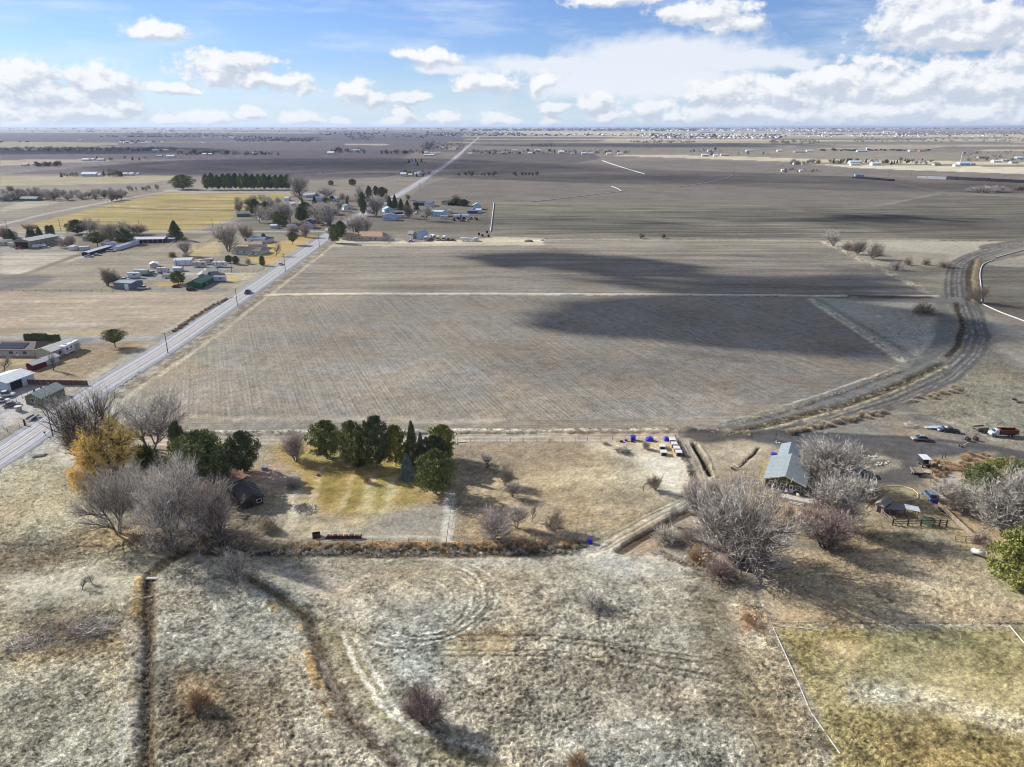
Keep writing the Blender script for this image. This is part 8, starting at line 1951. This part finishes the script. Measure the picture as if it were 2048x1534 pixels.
# ================================================================== loose dry grass on the near ground
rg_ = np.random.RandomState(7)
NG = 110000
gx = rg_.uniform(-150, 150, NG); gy = 70 + 85 * rg_.rand(NG) ** 1.3
t_row = np.searchsorted(YY, gy); t_row = np.clip(t_row, 1, nr - 1)
fy = (gy - YY[t_row - 1]) / (YY[t_row] - YY[t_row - 1]); tq = tt[t_row - 1] * (1 - fy) + tt[t_row] * fy
cc = np.clip(np.searchsorted(us, gx / tq), 1, nc - 1)
vi = t_row * nc + cc
keep = (np.abs(gx / tq) < .78) & (RG[vi, 0] > .55) & (RG[vi, 0] * (0.25 + fbm(gx / 3, gy / 3, 91, 3)) > rg_.rand(NG) * 1.05)
gx, gy, vi = gx[keep], gy[keep], vi[keep]
gz_ = Z[vi]
n = len(gx); nb = 4
dirs = rg_.randn(n, nb, 3) * .55 + np.array([0, 0, .9]); dirs /= np.linalg.norm(dirs, axis=2)[..., None]
P = np.stack([gx, gy, gz_ - .02], 1)[:, None, :] + rg_.randn(n, nb, 3) * np.array([.10, .10, 0])
L_ = rg_.uniform(.16, .42, (n, nb, 1)); a_ = np.cross(dirs, rg_.randn(n, nb, 3)); a_ /= np.linalg.norm(a_, axis=2)[..., None] + 1e-9
Vv = np.stack([P - a_ * .035, P + a_ * .035, P + dirs * L_], 2).reshape(-1, 3)
gm2 = bpy.data.materials.new('dry_grass_blades'); gm2.use_nodes = True; N = NT(gm2.node_tree); bb = N.n['Principled BSDF']
ga = N.new('ShaderNodeAttribute', attribute_name='earth'); ge = N.new('ShaderNodeNewGeometry')
N.l.new(N.mix(1.0, ga.outputs['Color'], N.ramp(ge.outputs['Random Per Island'], 0, 1, .7, 2.0, False), 'MULTIPLY'), bb.inputs['Base Color']); bb.inputs['Roughness'].default_value = .9; bb.inputs['Specular IOR Level'].default_value = .05
me = npmesh('dry_grass', Vv, np.arange(len(Vv)).reshape(-1, 3), [gm2])
at = me.attributes.new('earth', 'FLOAT_COLOR', 'POINT'); buf = np.ones((len(Vv), 4), np.float32); buf[:, :3] = np.repeat(COL[vi], nb * 3, 0); at.data.foreach_set('color', buf.ravel())
o = obj('dry_grass', me); o['kind'] = 'stuff'; o['label'] = 'loose dry grass tufts covering the rough pasture'

# ================================================================== haze
hz = bpy.data.materials.new('haze_air'); hz.use_nodes = True; hz.node_tree.nodes.clear(); HN = NT(hz.node_tree)
hv_ = HN.new('ShaderNodeVolumePrincipled'); hv_.inputs['Color'].default_value = (0.62, 0.74, 0.98, 1); hv_.inputs['Density'].default_value = 3.0e-5; hv_.inputs['Anisotropy'].default_value = 0.2
ho = HN.new('ShaderNodeOutputMaterial'); hz.node_tree.links.new(hv_.outputs[0], ho.inputs[1])
V, Fc = [], []; box(V, Fc, -90000, 90000, -12000, 70000, -8, 130); o = obj('haze', mesh('haze', V, Fc, [hz])); o['kind'] = 'stuff'; o['label'] = 'thin blue haze in the air'

# yard clutter
V, Fc = [], []; cyl(V, Fc, (0, 0, 0), .42, .22, 14); tyre_me = mesh('tyre', V, Fc, [tyre_m])
for (px, py, k) in ((1884,1022,0),(1889,1025,0),(1895,1026,0),(1889,1024,1),(1901,1031,0),(1880,1017,0)):
    x, y = G(px, py); o = obj('old_tyre', tyre_me); o.location = (x, y, gz(x, y) + k * .22); tag(o, 'old black tyre in the heap below the pale thicket', 'tyre', 'old tyres below the pale thicket')
bin_(1672, 944, 1.6, 1.0, .8, pmat((150,150,146)), 'grey wooden box beside the white pickup behind the pale tree', 'wooden_box', 'box'); bin_(1712, 957, 2.2, 1.1, .5, pmat((96,92,90)), 'dark low crate right of the white pickup', 'low_crate', 'crate')
bin_(1868, 1005, 1.2, .8, .5, blue_b, 'small blue cart right below the slate blue car', 'small_cart', 'cart'); barrel(1797, 1025, pmat((196,170,150)), 'pale round bale under the navy canopy edge', .5, .6, 'feed_bale', 'bale')
old_implement(1925, 893, 'rusty plough frame where the dirt roads meet'); cart(1960, 862, 10, 'bare grey trailer left of the old white cab truck', (130,124,118), 3.4, 1.8, False)

for a_ in (('car',607,462,0,(206,208,214),'pale car on the lane in front of the pink gabled house'),('suv',592,464,0,(110,110,120),'grey car left of the pale car on the village lane'),('car',645,452,40,(190,60,56),'red car at the village road corner'),('pickup',702,426,20,(220,220,226),'white pickup beside the grey-green roofed house'),('car',718,446,50,(226,226,230),'white car on the road between the village trees'),('rv',800,436,5,(226,226,230),'white trailer beside the dark open carport'),('car',846,434,0,(120,120,128),'grey car left of the tall pale blue workshop'),
 ('car',868,416,0,(226,226,228),'white car in front of the slate blue roof'),('suv',383,581,0,(60,62,70),'dark car below the green roofed house'),('pickup',505,512,10,(206,206,210),'silver pickup in front of the long pale green house'),('car',512,489,0,(170,174,182),'grey car by the slate blue roofed house'),('trailer',335,556,0,(214,214,218),'white cargo trailer below the box truck'),('car',24,812,30,(120,124,132),'grey car inside the left fenced yard'),('pickup',10,793,15,(214,214,214),'white pickup behind the cream car in the fenced yard'),('trailer',85,706,0,(226,226,226),'white trailer behind the beige garage'),
 ('pickup',1722,950,-12,(96,108,120),'blue-grey pickup right of the white pickup in the yard'),('car',1840,880,175,(150,146,140),'dusty car by the upper yard road')): vehicle(*a_)
